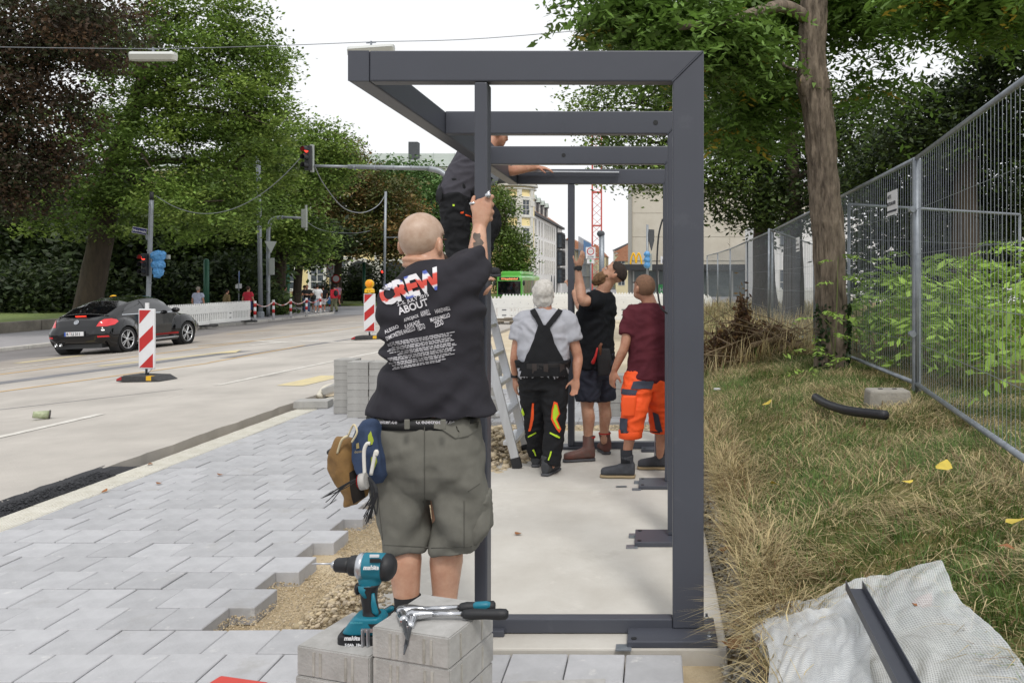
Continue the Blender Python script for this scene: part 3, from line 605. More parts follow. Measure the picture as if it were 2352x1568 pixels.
for k, l in enumerate(('red and white barrier far behind the rear front post', 'red and white barrier far behind the shaven head', 'red and white barrier beyond the fence by the far trunks')): dup(bp2, [(-1.6, 39, -.03), (.7, 39, -.03), (5.2, 30, .3)][k], 0, l)
# pallet and boards in the yard
wood = mat('grey wood', '8f8577', .85, var=.2, vs=6, stretch=(1, 8, 8), bump=.3, bs=40)
p = G(1180, 746, 0); t = thing('pallet', 'wooden pallet with loose boards in front of the white barriers', 'pallet', p)
for k in range(6): B().box(p+Vector((0, -.5+.2*k, .16)), (1.2, .12, .03), random.uniform(-.03, .03)).build('deck_board', wood, t)
for sx in (-.5, 0, .5): 
    for sy in (-.4, .4): B().box(p+Vector((sx, sy, .075)), (.14, .14, .13)).build('block', wood, t)
for k in range(3): B().box(p+Vector((-.2+.25*k, -.1*k, .195+.03*k)), (1.3, .1, .025), .3-.3*k).build('deck_board', wood, t)

# =============== stacked paving blocks ===============
blk_m = mat('paving block', 'a8a7a4', .85, c2='93928f', vs=9, bump=.3, bs=60, rnd=.07, detail=10)
sb_me = B().box((0, 0, .0405), (.247, .247, .081)).mesh('paving_block'); sb_me.materials.append(blk_m)
bm = bmesh.new(); bm.from_mesh(sb_me); bmesh.ops.bevel(bm, geom=bm.edges[:], offset=.003, segments=1, affect='EDGES'); bm.to_mesh(sb_me); bm.free()
for sx in (-.07, .07):
    pass
rib = B()
def block(x, y, z, rz, label, group):
    o = obj('paving_block', sb_me, None); o.location = (x, y, z); o.rotation_euler = (0, 0, rz); return tag(o, label, 'paving block', group)
ORD = ['topmost', 'second', 'third', 'fourth', 'fifth', 'sixth', 'seventh', 'lowest']
gl = 'grey paving blocks stacked on the pavement'
for cx, cy, nl, lb in [(-3.78, 9.97, 8, 'leftmost, set back stack')]+[(-3.505+.257*k, 9.68, 8, ['front stack left of the bald man', 'second stack, half hidden by the black shirt', 'third stack, behind the black shirt', 'fourth stack, behind the bald man', 'fifth stack, behind the bald man', 'sixth stack, behind the near left post', 'stack seen through the ladder'][k]) for k in range(7)]+[(-.42, 9.75, 6, 'stack between bearded man and orange trousers')]:
    for l in range(nl): block(cx+random.uniform(-.004, .004), cy+random.uniform(-.004, .004), .002+l*.0822, random.uniform(-.012, .012), ORD[nl-1-l]+' grey block of the '+lb, gl)
def loose(c, d, rz, tilt, label, m=blk_m, nm='paving_slab'):
    q = B(); T = Matrix.Translation(c) @ Matrix.Rotation(rz, 4, 'Z') @ Matrix.Rotation(tilt, 4, 'Y'); q.box((0, 0, 0), d, 0, 0, T); return tag(q.build(nm, m, bevel=.004), label, 'paving slab')
loose(G(713, 938)+Vector((0, .1, .05)), (.42, .25, .09), R(5), 0, 'grey kerb slab lying flat over the trench end')
loose(G(745, 920)+Vector((.05, .45, .16)), (.5, .25, .085), R(18), R(-20), 'grey slab leaning up against the block stack')
loose(G(735, 925)+Vector((.3, .55, .07)), (.5, .25, .085), R(12), R(-8), 'grey slab under the leaning slab beside the stack')
q = B().tube(smooth_path([G(708, 922)+Vector((0, .35, .0)), G(722, 918)+Vector((0, .35, .1)), G(742, 916)+Vector((0, .4, .12))]), .05, 10); tag(q.build('pipe', mat('cream pipe', 'c9c4b6', .5), smooth=True), 'short bent cream plastic pipe between the loose slabs', 'pipe')
# paper cup on the road
p = GR(95, 963); T = Matrix.Translation(p+Vector((0, 0, .055))) @ Matrix.Rotation(R(35), 4, 'Z') @ Matrix.Rotation(R(96), 4, 'Y'); cu = thing('paper_cup', 'green and white paper coffee cup lying on the road', 'cup', p)
B().lathe([(.038, -.08), (.052, .075)], 20, T).build('cup_body', mat('cup green', 'b5ba9e', .6, c2='8d9a74', vs=30), cu, smooth=True)
B().lathe([(.05, .07), (.058, .072), (.058, .084), (.05, .088), (.045, .082)], 20, T).build('lid', mat('lid dark', '3e3b36', .5), cu, smooth=True); B().lathe([(.037, -.082), (.03, -.079)], 20, T).build('cup_base', whitem, cu)
# =============== trees ===============
def blob(u, v, Y, ru, rv, rd=None): k = Y/F; return (P(u, v, Y), Vector((ru*k, rd or (ru+rv)*.5*k, rv*k)))
bark_d = mat('dark bark', '3a332b', .95, c2='4f4538', vs=6, bump=1, bs=9, stretch=(1, 1, .25))
bark_l = mat('furrowed bark', '887b6c', .95, c2='463d34', vs=16, bump=1.0, bs=30, stretch=(1, 1, .28))
leafm = mat('leaves', attr='col', rough=.55, translucent=.28, spec=.35)
def leaf_quads(pts, L, r_, cols, updroop=.75, aspect=.52, dirs=None):
    n = len(pts); nrm = r_.normal(0, 1, (n, 3)); nrm[:, 2] = np.abs(nrm[:, 2])*.8+updroop; nrm /= np.linalg.norm(nrm, axis=1)[:, None]
    t = r_.normal(0, 1, (n, 3)) if dirs is None else dirs+r_.normal(0, .25, (n, 3)); t -= nrm*(t*nrm).sum(1)[:, None]; t /= np.linalg.norm(t, axis=1)[:, None]
    s_ = np.cross(nrm, t); L_ = (L*r_.uniform(.65, 1.25, n))[:, None]
    V = np.stack([pts-t*L_*.5, pts+s_*L_*aspect*.5-nrm*L_*.06, pts+t*L_*.5-nrm*L_*.12, pts-s_*L_*aspect*.5-nrm*L_*.06], 1).reshape(-1, 3)
    return V, np.repeat(cols, 4, 0)
def tree(name, label, trunk, blobs, n_cl, per, L, pal, seed, sig=.42, bark=None, branch_r=.09, updroop=.75, group=None, shell=.5, limbs=True, aspect=.52, cat='tree', trunkname='trunk'):
    r_ = np.random.default_rng(seed); rr = random.Random(seed); bark = bark or bark_d
    base = Vector(trunk[0][:3]); t = thing(name, label, cat, base, 0, group)
    tp = [Vector(p[:3]) for p in trunk]; q = B().tube(smooth_path(tp, 4), [x for i in range(len(trunk)-1) for x in [trunk[i][3]+(trunk[i+1][3]-trunk[i][3])*k/4 for k in range(4)]]+[trunk[-1][3]], 14)
    tr = q.mesh(trunkname, True); displace(tr, lambda c, n: .06*trunk[0][3]*fbm(Vector((c.x, c.y, c.z*.35)), 2.2/max(.15, trunk[0][3]))); obj(trunkname, tr, bark, t)
    vol = np.array([b_[1].x*b_[1].y*b_[1].z for b_ in blobs])**.75; vol /= vol.sum(); bi = r_.choice(len(blobs), n_cl, p=vol)
    C = np.array([b_[0] for b_ in blobs])[bi]; Rr = np.array([b_[1] for b_ in blobs])[bi]
    d = r_.normal(0, 1, (n_cl, 3)); d /= np.linalg.norm(d, axis=1)[:, None]; q_ = shell+(1-shell)*r_.uniform(0, 1, n_cl)**.6; cl = C+d*Rr*q_[:, None]
    pts = np.repeat(cl, per, 0)+r_.normal(0, 1, (n_cl*per, 3))*np.array([sig, sig, sig*.5])
    pa = np.array(pal); cc = pa[r_.integers(0, len(pa), n_cl)]*r_.uniform(.75, 1.25, (n_cl, 1)); cols = np.clip(np.repeat(cc, per, 0)*r_.uniform(.6, 1.4, (n_cl*per, 1)), .004, .9)
    V, vc = leaf_quads(pts, L, r_, cols, updroop, aspect); me = npmesh('crown', V, np.arange(len(V)), 4, vc); stuff(obj('crown', me, leafm, t))
    if limbs:
        for bi_, (c, rd) in enumerate(blobs):
            k = min(range(len(tp)), key=lambda i: (tp[i]-c).length+abs(i-len(tp)*.6)*.2); s_ = tp[k]
            mid = s_.lerp(c, .5)+Vector((rr.uniform(-.4, .4), rr.uniform(-.4, .4), rr.uniform(-.1, .5)))*rd.x*.35
            r0 = min(trunk[k][3]*.6, branch_r*rd.length*.5); B().tube(smooth_path([s_, mid, c], 4), [r0*(1-.09*i) for i in range(9)], 7).build('branch', bark, t, smooth=True)
            for _ in range(4):
                e = c+Vector((rr.uniform(-1, 1)*rd.x, rr.uniform(-1, 1)*rd.y, rr.uniform(-.6, .9)*rd.z))*.85; m2 = mid.lerp(c, rr.uniform(.2, .9)); mm = m2.lerp(e, .5)+Vector((0, 0, rr.uniform(-.2, .3)))*rd.z*.3
                B().tube(smooth_path([m2, mm, e], 3), [r0*.42*(1-.12*i) for i in range(7)], 5).build('branch', bark, t, smooth=True)
    return t
def TR(pts, Y, k=1): return [(*P(u, v, Y+dy), r*k) for u, v, r, dy in pts]
g1 = [(.19, .285, .058), (.155, .245, .048), (.25, .345, .075), (.105, .17, .036)]; g2 = [(.085, .135, .03), (.10, .155, .034), (.06, .10, .026)]; dk = [(.035, .055, .02), (.05, .075, .022), (.026, .042, .018)]
cu = [(.062, .038, .022), (.045, .032, .02), (.085, .05, .025), (.05, .058, .024), (.04, .05, .02)]; br = [(.24, .15, .05), (.12, .10, .03), (.08, .085, .022), (.07, .09, .02)]
tree('oak_tree', 'big bright green tree leaning over the pavement behind the black car', TR([(195, 742, .62, 0), (205, 690, .55, 0), (222, 600, .5, 0), (240, 500, .48, 0), (262, 380, .4, 0), (310, 240, .3, 0), (360, 80, .16, 0)], 36),
     [blob(300, 330, 36, 190, 150), blob(480, 200, 36, 170, 140), blob(555, 390, 37, 120, 120), blob(430, 480, 35, 190, 90), blob(170, 480, 35, 140, 90), blob(330, 110, 36, 150, 100), blob(585, 140, 37, 90, 100), blob(470, 30, 37, 150, 80), blob(600, 280, 36, 80, 90)], 820, 95, .2, g1, 1, sig=.36, shell=.3, updroop=1.0, branch_r=.1)
tree('copper_beech', 'dark red brown copper beech hanging in from the top left', TR([(-170, 745, .6, 0), (-165, 500, .5, 0), (-120, 250, .4, 0), (-60, 60, .25, 0)], 27.5),
     [blob(20, 60, 27, 210, 120), blob(200, 70, 26.5, 125, 120), blob(90, 230, 27, 110, 110), blob(20, 400, 27, 110, 120), blob(-80, 300, 27, 120, 200), blob(130, 370, 27.5, 60, 70)], 760, 62, .16, cu, 2, sig=.36, updroop=.3, shell=.3)
tree('maple_tree', 'green tree behind the red overhead traffic light', TR([(640, 712, .38, 0), (645, 600, .33, 0), (655, 480, .25, 0), (670, 380, .15, 0)], 49),
     [blob(660, 390, 48, 95, 100), blob(725, 330, 49, 80, 55), blob(640, 500, 47, 110, 70), blob(590, 430, 47, 80, 100), blob(765, 390, 50, 60, 60), blob(700, 560, 48, 60, 60), blob(560, 320, 50, 70, 70)], 560, 66, .25, g1, 3, sig=.5, shell=.3, updroop=1.0)
tree('chestnut_tree', 'horse chestnut with rusty brown leaves behind the pedestrians', TR([(775, 700, .45, 0), (773, 620, .4, 0), (785, 530, .3, 0), (820, 440, .2, 0)], 66),
     [blob(790, 440, 66, 115, 85), blob(895, 480, 66, 85, 75), blob(830, 545, 64, 130, 50), blob(770, 350, 68, 60, 35), blob(910, 560, 65, 50, 50), blob(720, 560, 66, 60, 50)], 620, 48, .34, br, 4, sig=.6, shell=.3)
tree('locust_tree', 'feathery pale green tree in front of the metal roof', TR([(950, 700, .35, 0), (950, 560, .3, 0), (955, 430, .2, 0)], 78),
     [blob(950, 425, 78, 70, 50), blob(890, 405, 78, 40, 35), blob(1000, 500, 76, 55, 90), blob(960, 540, 77, 50, 40), blob(1060, 480, 77, 50, 90)], 600, 28, .4, [(.10, .19, .05), (.08, .16, .045), (.12, .2, .06)], 5, sig=.8)
tree('linden_tree', 'leafy green tree behind the green bus', TR([(1160, 690, .3, 0), (1160, 600, .25, 0), (1160, 480, .15, 0)], 90),
     [blob(1165, 570, 90, 42, 60), blob(1148, 480, 90, 32, 60), blob(1188, 600, 89, 26, 35), blob(1140, 640, 90, 20, 30)], 420, 28, .36, [(.14, .2, .04), (.11, .17, .035), (.09, .14, .03)], 6, sig=.65)
# dark wood behind the car
for k, (u, Y, w_, h0, lb) in enumerate([(80, 46, 110, 520, 'dark evergreen tree at the far left behind the car'), (262, 44, 90, 560, 'dark tree behind the left traffic light post'), (430, 47, 120, 520, 'dark tree behind the white barrier'), (545, 52, 90, 520, 'dark tree behind the tall grey pole'), (680, 60, 70, 600, 'dark shady tree behind the waiting pedestrians'), (330, 56, 160, 470, 'dark backdrop tree in the middle of the park'), (160, 58, 200, 440, 'dark backdrop tree on the left of the park'), (-40, 50, 110, 500, 'dark tree cut by the left picture edge'), (500, 62, 110, 450, 'dark backdrop tree right of the park middle')]):
    tree('park_tree', lb, TR([(u, 725, .35, 0), (u+6, 620, .28, 0), (u+14, h0, .15, 0)], Y), [blob(u, 565, Y, w_*1.3, 42), blob(u+40, 550, Y, w_, 40)] if k == 4 else [blob(u, h0+10, Y, w_, 90), blob(u-w_*.4, h0+90, Y, w_*.7, 60), blob(u+w_*.4, h0+100, Y, w_*.7, 60)], 330, 26, .45, dk if k not in (2, 3) else g2, 20+k, sig=.75, group='dark park trees')
for k, (u, v, Y, ru, rv, lb) in enumerate([(60, 660, 40, 120, 70, 'dark shrub at the far left above the lawn'), (240, 668, 42, 100, 70, 'dark shrub behind the car roof'), (440, 660, 43, 90, 70, 'dark shrub behind the man in the pale shirt'), (545, 655, 44, 70, 80, 'dark shrub behind the man in the red shirt'), (606, 700, 46, 26, 26, 'shrub at the foot of the grey pole'), (800, 655, 72, 60, 45, 'dark shrub left of the lamp traffic board'), (860, 650, 72, 60, 50, 'dark shrub behind the lamp traffic board'), (340, 650, 48, 110, 90, 'dark shrub behind the traffic light'), (150, 640, 50, 140, 90, 'dark shrub deep behind the leaning trunk'), (480, 640, 54, 120, 90, 'dark shrub deep behind the barrier')]):
    tree('shrub', lb, TR([(u, v+rv, .08, 0), (u, v, .05, 0)], Y), [blob(u, v, Y, ru, rv), blob(u+ru*.5, v+rv*.4, Y-.5, ru*.6, rv*.6), blob(u-ru*.5, v+rv*.4, Y-.5, ru*.6, rv*.6)], 170, 26, .3, dk if k not in (4,) else g2, 40+k, sig=.5, group='dark park shrubs', limbs=False, cat='shrub', trunkname='stem')
# hedge line in front of the palace
# right-hand trees ------------------------------------------------------
tree('linden_tree', 'linden with leaves hanging over the back of the shelter', TR([(1758, 735, .42, 0), (1755, 640, .3, 0), (1752, 480, .28, 0), (1740, 300, .22, 0), (1700, 120, .15, 0)], 22.5),
     [blob(1460, 70, 20, 120, 75), blob(1440, 235, 20, 130, 60), blob(1490, 330, 20, 140, 70), blob(1470, 400, 20, 110, 38), blob(1620, 190, 21, 130, 150), blob(1640, 380, 21, 110, 90), blob(1700, 80, 21, 150, 100)], 1150, 34, .115, g2+g1[:2], 60, sig=.3)
tree('park_tree', 'dark leafy tree behind the big trunk', TR([(1822, 738, .3, 0), (1822, 600, .26, 0), (1820, 420, .2, 0), (1815, 250, .12, 0)], 21),
     [blob(1720, 440, 21.5, 110, 80), blob(1800, 300, 22, 130, 130), blob(1830, 480, 21, 110, 60), blob(1960, 330, 20, 90, 130), blob(1960, 450, 19, 80, 60)], 750, 32, .14, g2+dk, 61, sig=.34, group='dark park trees')
tree('park_tree', 'very dark tree at the right picture edge behind the fence', TR([(2218, 720, .3, 0), (2218, 560, .26, 0), (2220, 380, .2, 0), (2240, 200, .14, 0)], 15.5),
     [blob(2140, 290, 15.5, 105, 105), blob(2300, 220, 15.5, 110, 130), blob(2290, 420, 16.5, 130, 130), blob(2070, 400, 17, 110, 90), blob(2330, 90, 14.5, 80, 60), blob(2180, 470, 17, 110, 60)], 1250, 34, .12, dk+g2[:1], 62, sig=.28, group='dark park trees')
tree('park_tree', 'dark undergrowth tree low behind the fence at right', TR([(2080, 720, .15, 0), (2085, 600, .12, 0), (2090, 500, .08, 0)], 19),
     [blob(2060, 560, 19, 120, 70), blob(2260, 580, 19, 130, 70), blob(1985, 640, 20, 50, 60), blob(2160, 640, 20, 150, 60)], 420, 30, .17, dk+g2[:1], 63, sig=.34, group='dark park trees')
# pinnate leaves --------------------------------------------------------
def pinnate(roots, dirs, Ls, r_, cols, pairs=7, wl=.3, droop=.5):
    """compound leaves: each rachis bends down and carries pairs of pointed leaflets"""
    n = len(roots); up = np.array([0, 0, 1.]); PT = []; DR = []; LL = []; CC = []
    side = np.cross(dirs, up); side /= np.linalg.norm(side, axis=1)[:, None]+1e-6
    for k in range(pairs):
        t = (k+1.2)/(pairs+.6); p = roots+dirs*(Ls*t)[:, None]-up*(Ls*droop*t*t)[:, None]; ll = Ls*wl*(1-.5*abs(t-.5))
        for s_ in (-1, 1):
            d = side*s_+dirs*.45-up*.35; d /= np.linalg.norm(d, axis=1)[:, None]; PT.append(p+d*(ll*.5)[:, None]); DR.append(d); LL.append(ll); CC.append(cols)
    p = roots+dirs*(Ls*1.02)[:, None]-up*(Ls*droop*1.1)[:, None]; PT.append(p); DR.append(dirs-up*.6); LL.append(Ls*wl*.8); CC.append(cols)
    PT = np.concatenate(PT); DR = np.concatenate(DR); LL = np.concatenate(LL); CC = np.concatenate(CC)
    CC = CC*r_.uniform(.75, 1.25, (len(CC), 1)); return leaf_quads(PT, LL, r_, CC, 1.3, .36, DR)
def pin_mesh(name, roots, Ls, r_, cols, dirs=None, **kw):
    n = len(roots)
    if dirs is None:
        a = r_.uniform(0, 6.283, n); dirs = np.stack([np.cos(a), np.sin(a), r_.uniform(-.3, .35, n)], 1)
    dirs = dirs/np.linalg.norm(dirs, axis=1)[:, None]; V, vc = pinnate(np.asarray(roots), dirs, Ls, r_, cols, **kw)
    return npmesh(name, V, np.arange(len(V)), 4, vc)
r_ = np.random.default_rng(77)
bt = thing('tree_of_heaven', 'big tree with furrowed bark trunk in front of the mesh fence', 'tree', P(1908, 862, 9.65))
tk = [(1908, 880, .235), (1908, 850, .205), (1910, 800, .185), (1911, 740, .18), (1908, 660, .178), (1906, 600, .178), (1902, 540, .18), (1897, 480, .182), (1892, 420, .165), (1888, 360, .165), (1884, 300, .168), (1876, 240, .168), (1868, 195, .185), (1866, 150, .152), (1866, 90, .15), (1868, 30, .155), (1872, -40, .14), (1880, -200, .12), (1885, -420, .1)]
tp = [P(u, v, 9.65) for u, v, _ in tk]; n_ = 5
rad = [x for i in range(len(tk)-1) for x in [tk[i][2]+(tk[i+1][2]-tk[i][2])*k/n_ for k in range(n_)]]+[tk[-1][2]]
me = B().tube(smooth_path(tp, n_), rad, 40).mesh('trunk', True)
me2 = bmesh.new(); me2.from_mesh(me); bmesh.ops.subdivide_edges(me2, edges=[e for e in me2.edges], cuts=1, use_grid_fill=True); me2.to_mesh(me); me2.free()
cxs = Vector((0, 0, 0))
def furrow(c, n):
    ax = P(1890, 400, 9.65); a = math.atan2(c.y-9.65, c.x-(2.08-.03*(c.z-1)))
    w_ = noise.noise(Vector((math.cos(a)*2.6, math.sin(a)*2.6, c.z*.55)))*1.2
    rg = abs(math.sin(a*11+w_*5+c.z*1.2)); return .034*rg**.7-.02+.014*fbm(Vector((a*3, 0, c.z*3)), 1.5)
displace(me, furrow); obj('trunk', me, bark_l, bt)
kn = P(1848, 195, 9.55); q = B().ell(kn, (.075, .07, .13)); m_ = q.mesh('knot', True); displace(m_, lambda c, n: .02*fbm(c, 9)); obj('knot', m_, bark_l, bt)
B().lathe([(.05, 0), (.045, .01), (.02, .012)], 12, Matrix.Translation(P(1838, 190, 9.5)) @ Matrix.Rotation(R(-80), 4, 'Y')).build('cut_face', mat('cut wood', '8f7a5c', .9, var=.2, vs=20), bt)
for pth, r0 in (([(1850, 40), (1800, 15), (1740, 28), (1665, 52), (1560, 60)], .085), ([(1668, 52), (1610, 30), (1540, -20)], .04), ([(1700, 60), (1690, 110), (1720, 150)], .03), ([(1880, -40), (2000, -60), (2150, -30), (2300, 10)], .08), ([(1780, 110), (1800, 150), (1830, 160)], .025)):
    B().tube(smooth_path([P(u, v, 9.6-.3*i) for i, (u, v) in enumerate(pth)], 4), [r0*(1-.5*i/((len(pth)-1)*4)) for i in range((len(pth)-1)*4+1)], 9).build('branch', bark_l, bt, smooth=True)
RT = []
for u, v, Y, ru, rv, n in [(1480, 40, 9.6, 130, 70, 210), (1620, 90, 9.2, 140, 90, 300), (1740, 220, 10.7, 110, 110, 190), (1700, 300, 10.2, 90, 50, 80), (1990, 20, 10.6, 110, 50, 170), (2015, 190, 10.6, 60, 90, 70), (2230, -15, 9, 150, 45, 230), (1850, -90, 10.8, 420, 80, 350), (1750, 20, 10.7, 110, 80, 180), (1430, -20, 9.3, 100, 50, 100), (2330, 20, 8.8, 70, 60, 90)]:
    c, rd = blob(u, v, Y, ru, rv, .9); d = r_.normal(0, 1, (n, 3)); d /= np.linalg.norm(d, axis=1)[:, None]; RT.append(np.array(c)+d*np.array(rd)*(r_.uniform(0, 1, n)**.5)[:, None])
RT = np.concatenate(RT+[a+r_.normal(0, .12, a.shape) for a in RT if len(a) > 150]); n = len(RT); cols = np.array([.12, .21, .04])*r_.uniform(.55, 1.5, (n, 1)); cols[r_.uniform(0, 1, n) < .02] = (.4, .3, .04)
stuff(obj('crown', pin_mesh('crown', RT, r_.uniform(.42, .72, n), r_, cols, droop=.45, wl=.25), leafm, bt))
# ivy on the trunk
n = 420; zz = r_.uniform(.55, 1.35, n); aa = r_.normal(-.6, .6, n)-.6; ctr = np.interp(zz, [.5, 1.0, 1.4], [2.11, 2.125, 2.12]); rr_ = .2+.02*r_.uniform(0, 1, n)
aa = np.where(r_.uniform(0, 1, n) < .7, r_.normal(-.35, .35, n), r_.normal(-2.4, .3, n)); pts = np.stack([ctr+rr_*np.cos(aa), 9.65+rr_*np.sin(aa), zz], 1)
V, vc = leaf_quads(pts, .055, r_, np.array([.025, .05, .016])*r_.uniform(.6, 1.5, (n, 1)), .1, .8); stuff(obj('ivy', npmesh('ivy', V, np.arange(len(V)), 4, vc), leafm, bt))
# saplings
def sapling(u, v, Y, h, nl, label, seed, Lf=.62, col0=(.25, .39, .065), lean=.0, z0=None):
    r_ = np.random.default_rng(seed); c = P(u, v, Y); z0 = zg(c.x, c.y)-.02 if z0 is None else z0; c.z = z0
    t = thing('sapling', label, 'sapling', c, 0, 'bright green compound leaved saplings'); tops = []
    ns = max(1, nl//7); RT = []; DR = []
    for s_ in range(ns):
        b0 = c+Vector((r_.normal(0, .18), r_.normal(0, .18), 0)) if ns > 1 else c; hh = h*r_.uniform(.7, 1.05); e = b0+Vector((r_.normal(0, .08)+lean, r_.normal(0, .08), hh)); md = b0.lerp(e, .5)+Vector((r_.normal(0, .03), 0, 0))
        B().tube([b0, md, e], [.012, .009, .005], 6).build('stem', mat('green stem', '6f7a45', .7), t)
        for k in range(7):
            tt = .35+.65*(k+1)/7; p = b0.lerp(e, tt); a = k*2.4+s_+r_.uniform(-.3, .3); RT.append(p); DR.append((math.cos(a), math.sin(a), .25+.5*(tt > .9)))
    n = len(RT); cols = np.array(col0)*r_.uniform(.7, 1.3, (n, 1)); stuff(obj('foliage', pin_mesh('foliage', np.array(RT), Lf*r_.uniform(.7, 1.15, n), r_, cols, dirs=np.array(DR, float), droop=.5, wl=.26), leafm, t)); return t
sp = [(1985, 840, 10.6, 1.0, 21, 'bright sapling right of the big trunk'), (2040, 840, 10.8, 1.25, 28, 'bright sapling left of the near fence post'), (2150, 850, 9.4, 1.1, 28, 'bright sapling right of the near fence post'), (2220, 850, 9.8, 1.25, 28, 'bright sapling in the middle of the near panel'), (2290, 860, 8.6, 1.1, 28, 'bright sapling toward the right picture edge'), (2345, 850, 9.2, 1.35, 28, 'tallest bright sapling at the right picture edge'), (2180, 880, 8.4, .7, 14, 'low bright sapling behind the near panel'), (2095, 870, 9.9, .9, 21, 'low bright sapling behind the fence joint'), (2385, 800, 5.9, .95, 14, 'large leaved sapling close to the right edge'), (2120, 850, 12, 1.25, 28, 'sapling deeper behind the fence joint'), (2265, 850, 11.5, 1.35, 28, 'sapling deeper behind the near panel'), (2010, 850, 9.9, .8, 21, 'low bright sapling just right of the trunk foot'), (2240, 880, 8.0, .85, 28, 'wide low sapling behind the lower near panel'), (2310, 880, 7.4, .8, 21, 'low sapling close behind the near panel at right'), (2130, 870, 8.9, 1.0, 28, 'sapling close behind the near fence post'), (2330, 850, 11.8, 1.5, 28, 'tall sapling deep behind the right end of the panel'), (2180, 850, 10.6, 1.3, 28, 'sapling at the middle depth behind the near panel')]
for k, a in enumerate(sp): sapling(*a, 300+k)
for k, (u, v, Y, dx, lb) in enumerate([(1925, 590, 9.35, .45, 'single leafy shoot at mid height on the big trunk'), (1925, 640, 9.35, .5, 'leafy shoot crossing the trunk below the first'), (1880, 720, 9.3, .55, 'leafy shoot on the trunk above the ivy'), (1905, 770, 9.25, .4, 'leafy shoot low on the trunk'), (1965, 812, 9.2, .6, 'leafy shoot spreading right at the trunk foot'), (1875, 800, 9.3, -.5, 'leafy shoot left of the trunk foot'), (1860, 850, 9.2, -.45, 'leafy shoot on the grass at the trunk foot')]):
    c = P(u, v, Y); r_ = np.random.default_rng(400+k); t = thing('leafy_shoot', lb, 'plant', P(1908, 850, 9.45), 0, 'shoots at the big trunk')
    rt = np.array([c, c+Vector((.05, 0, .03)), c-Vector((.05, 0, .05))]); B().tube([P(1915, 850, 9.42), P(1920, 760 if v < 760 else 835, 9.4), c], [.008, .006, .003], 5).build('stem', mat('green stem'), t)
    stuff(obj('foliage', pin_mesh('foliage', rt, np.array([.5, .42, .36])*abs(dx)*1.6, r_, np.array([[.26, .40, .08]]*3), dirs=np.array([(dx, -.2, .12), (dx*.4, -.6, .1), (-dx*.8, -.3, .15)]), droop=.4, wl=.26), leafm, t))
# brush pile
r_ = np.random.default_rng(9); bp_ = thing('brush_pile', 'heap of cut branches with withered brown leaves beside the trunk', 'brush pile', G(1740, 848, .38)); bc = G(1735, 840, .4)
stick = mat('dry stick', '8b7a60', .9, c2='5b4a38', vs=8)
for k in range(70):
    a = r_.uniform(0, 3.14); c = bc+Vector((r_.normal(0, .42), r_.normal(.25, .3), r_.uniform(.05, .6))); d = Vector((math.cos(a), math.sin(a)*.6, r_.uniform(-.2, .7)))*r_.uniform(.25, .8)
    B().tube([c-d, c+Vector((0, 0, r_.uniform(-.05, .08))), c+d], [r_.uniform(.006, .016), .008, .004], 5).build('stick', stick, bp_)
for k in range(3): c = bc+Vector((-.1+.25*k, -.2, .3-.1*k)); B().tube([c, c+Vector((.5, .1, .12))], .04, 10).build('log', stick, bp_)
n = 7500; q_ = r_.uniform(0, 1, n)**.5; a = r_.uniform(0, 6.283, n); X_ = q_*np.cos(a)*1.05; Yy = q_*np.sin(a)*.6; Zt = .75*(1-q_**2)
pts = np.stack([bc.x+X_, bc.y+.25+Yy, .3+Zt*r_.uniform(.1, 1, n)], 1)
sp_ = r_.normal(0, 1, (900, 3))*np.array([.06, .06, .2])+np.array(P(1705, 740, 11.6)); sp2 = r_.normal(0, 1, (300, 3))*np.array([.04, .05, .12])+np.array(P(1655, 790, 11.5))
pts = np.concatenate([pts, sp_, sp2]); nn = len(pts); c0 = np.array([(.12, .065, .036), (.17, .10, .05), (.07, .038, .024), (.24, .16, .065)])[r_.integers(0, 4, nn)]
V, vc = leaf_quads(pts, .085, r_, c0*r_.uniform(.5, 1.4, (nn, 1)), -.3, .35); stuff(obj('withered_leaves', npmesh('withered_leaves', V, np.arange(len(V)), 4, vc), leafm, bp_))
# litter on the grass
def leaf_litter(p, L, c, label, nm='fallen_leaf'):
    q = B(); a = random.uniform(0, 6.28); T = Matrix.Translation(p) @ Matrix.Rotation(a, 4, 'Z') @ Matrix.Rotation(random.uniform(-.5, .5), 4, 'X')
    pl = [(0, -.5), (.28, -.35), (.42, 0), (.25, .3), (0, .55), (-.25, .3), (-.42, 0), (-.28, -.35)]
    q.add([(x*L, y*L, .1*L*math.cos(x*5)) for x, y in pl]+[(0, 0, .06*L)], [(i, (i+1) % 8, 8) for i in range(8)], 0, T); return tag(q.build(nm, c, smooth=True), label, 'leaf')
yl = mat('yellow leaf', 'c8b24a', .7, var=.15, vs=20); bl = mat('brown leaf', '8a5a34', .8, var=.2, vs=20)
for u, v, L, m, lb in ((2168, 1070, .11, yl, 'large yellow fallen leaf near the fence rail'), (1762, 925, .1, yl, 'yellow fallen leaf left of the black pipe'), (2085, 1105, .06, yl, 'small pale fallen leaf below the fence rail'), (2340, 1195, .12, yl, 'yellow green leaves at the right picture edge'), (1780, 1110, .07, yl, 'small yellow fallen leaf near the shelter post'), (2120, 1380, .09, bl, 'brown fallen leaf by the bubble wrap'), (1690, 1470, .09, bl, 'brown fallen leaf at the slab corner'), (1675, 1480, .08, bl, 'second brown fallen leaf at the slab corner'), (1660, 1260, .07, bl, 'brown fallen leaf in the gap by the post'), (2310, 1255, .08, bl, 'brown fallen leaf on the grass at right')):
    p = G(u, v, .03 if u < 1700 else .45); 
    if u > 1700: 
        for _ in range(8): p = G(u, v, zg(p.x, p.y)+.1)
    leaf_litter(p, L, m, lb)
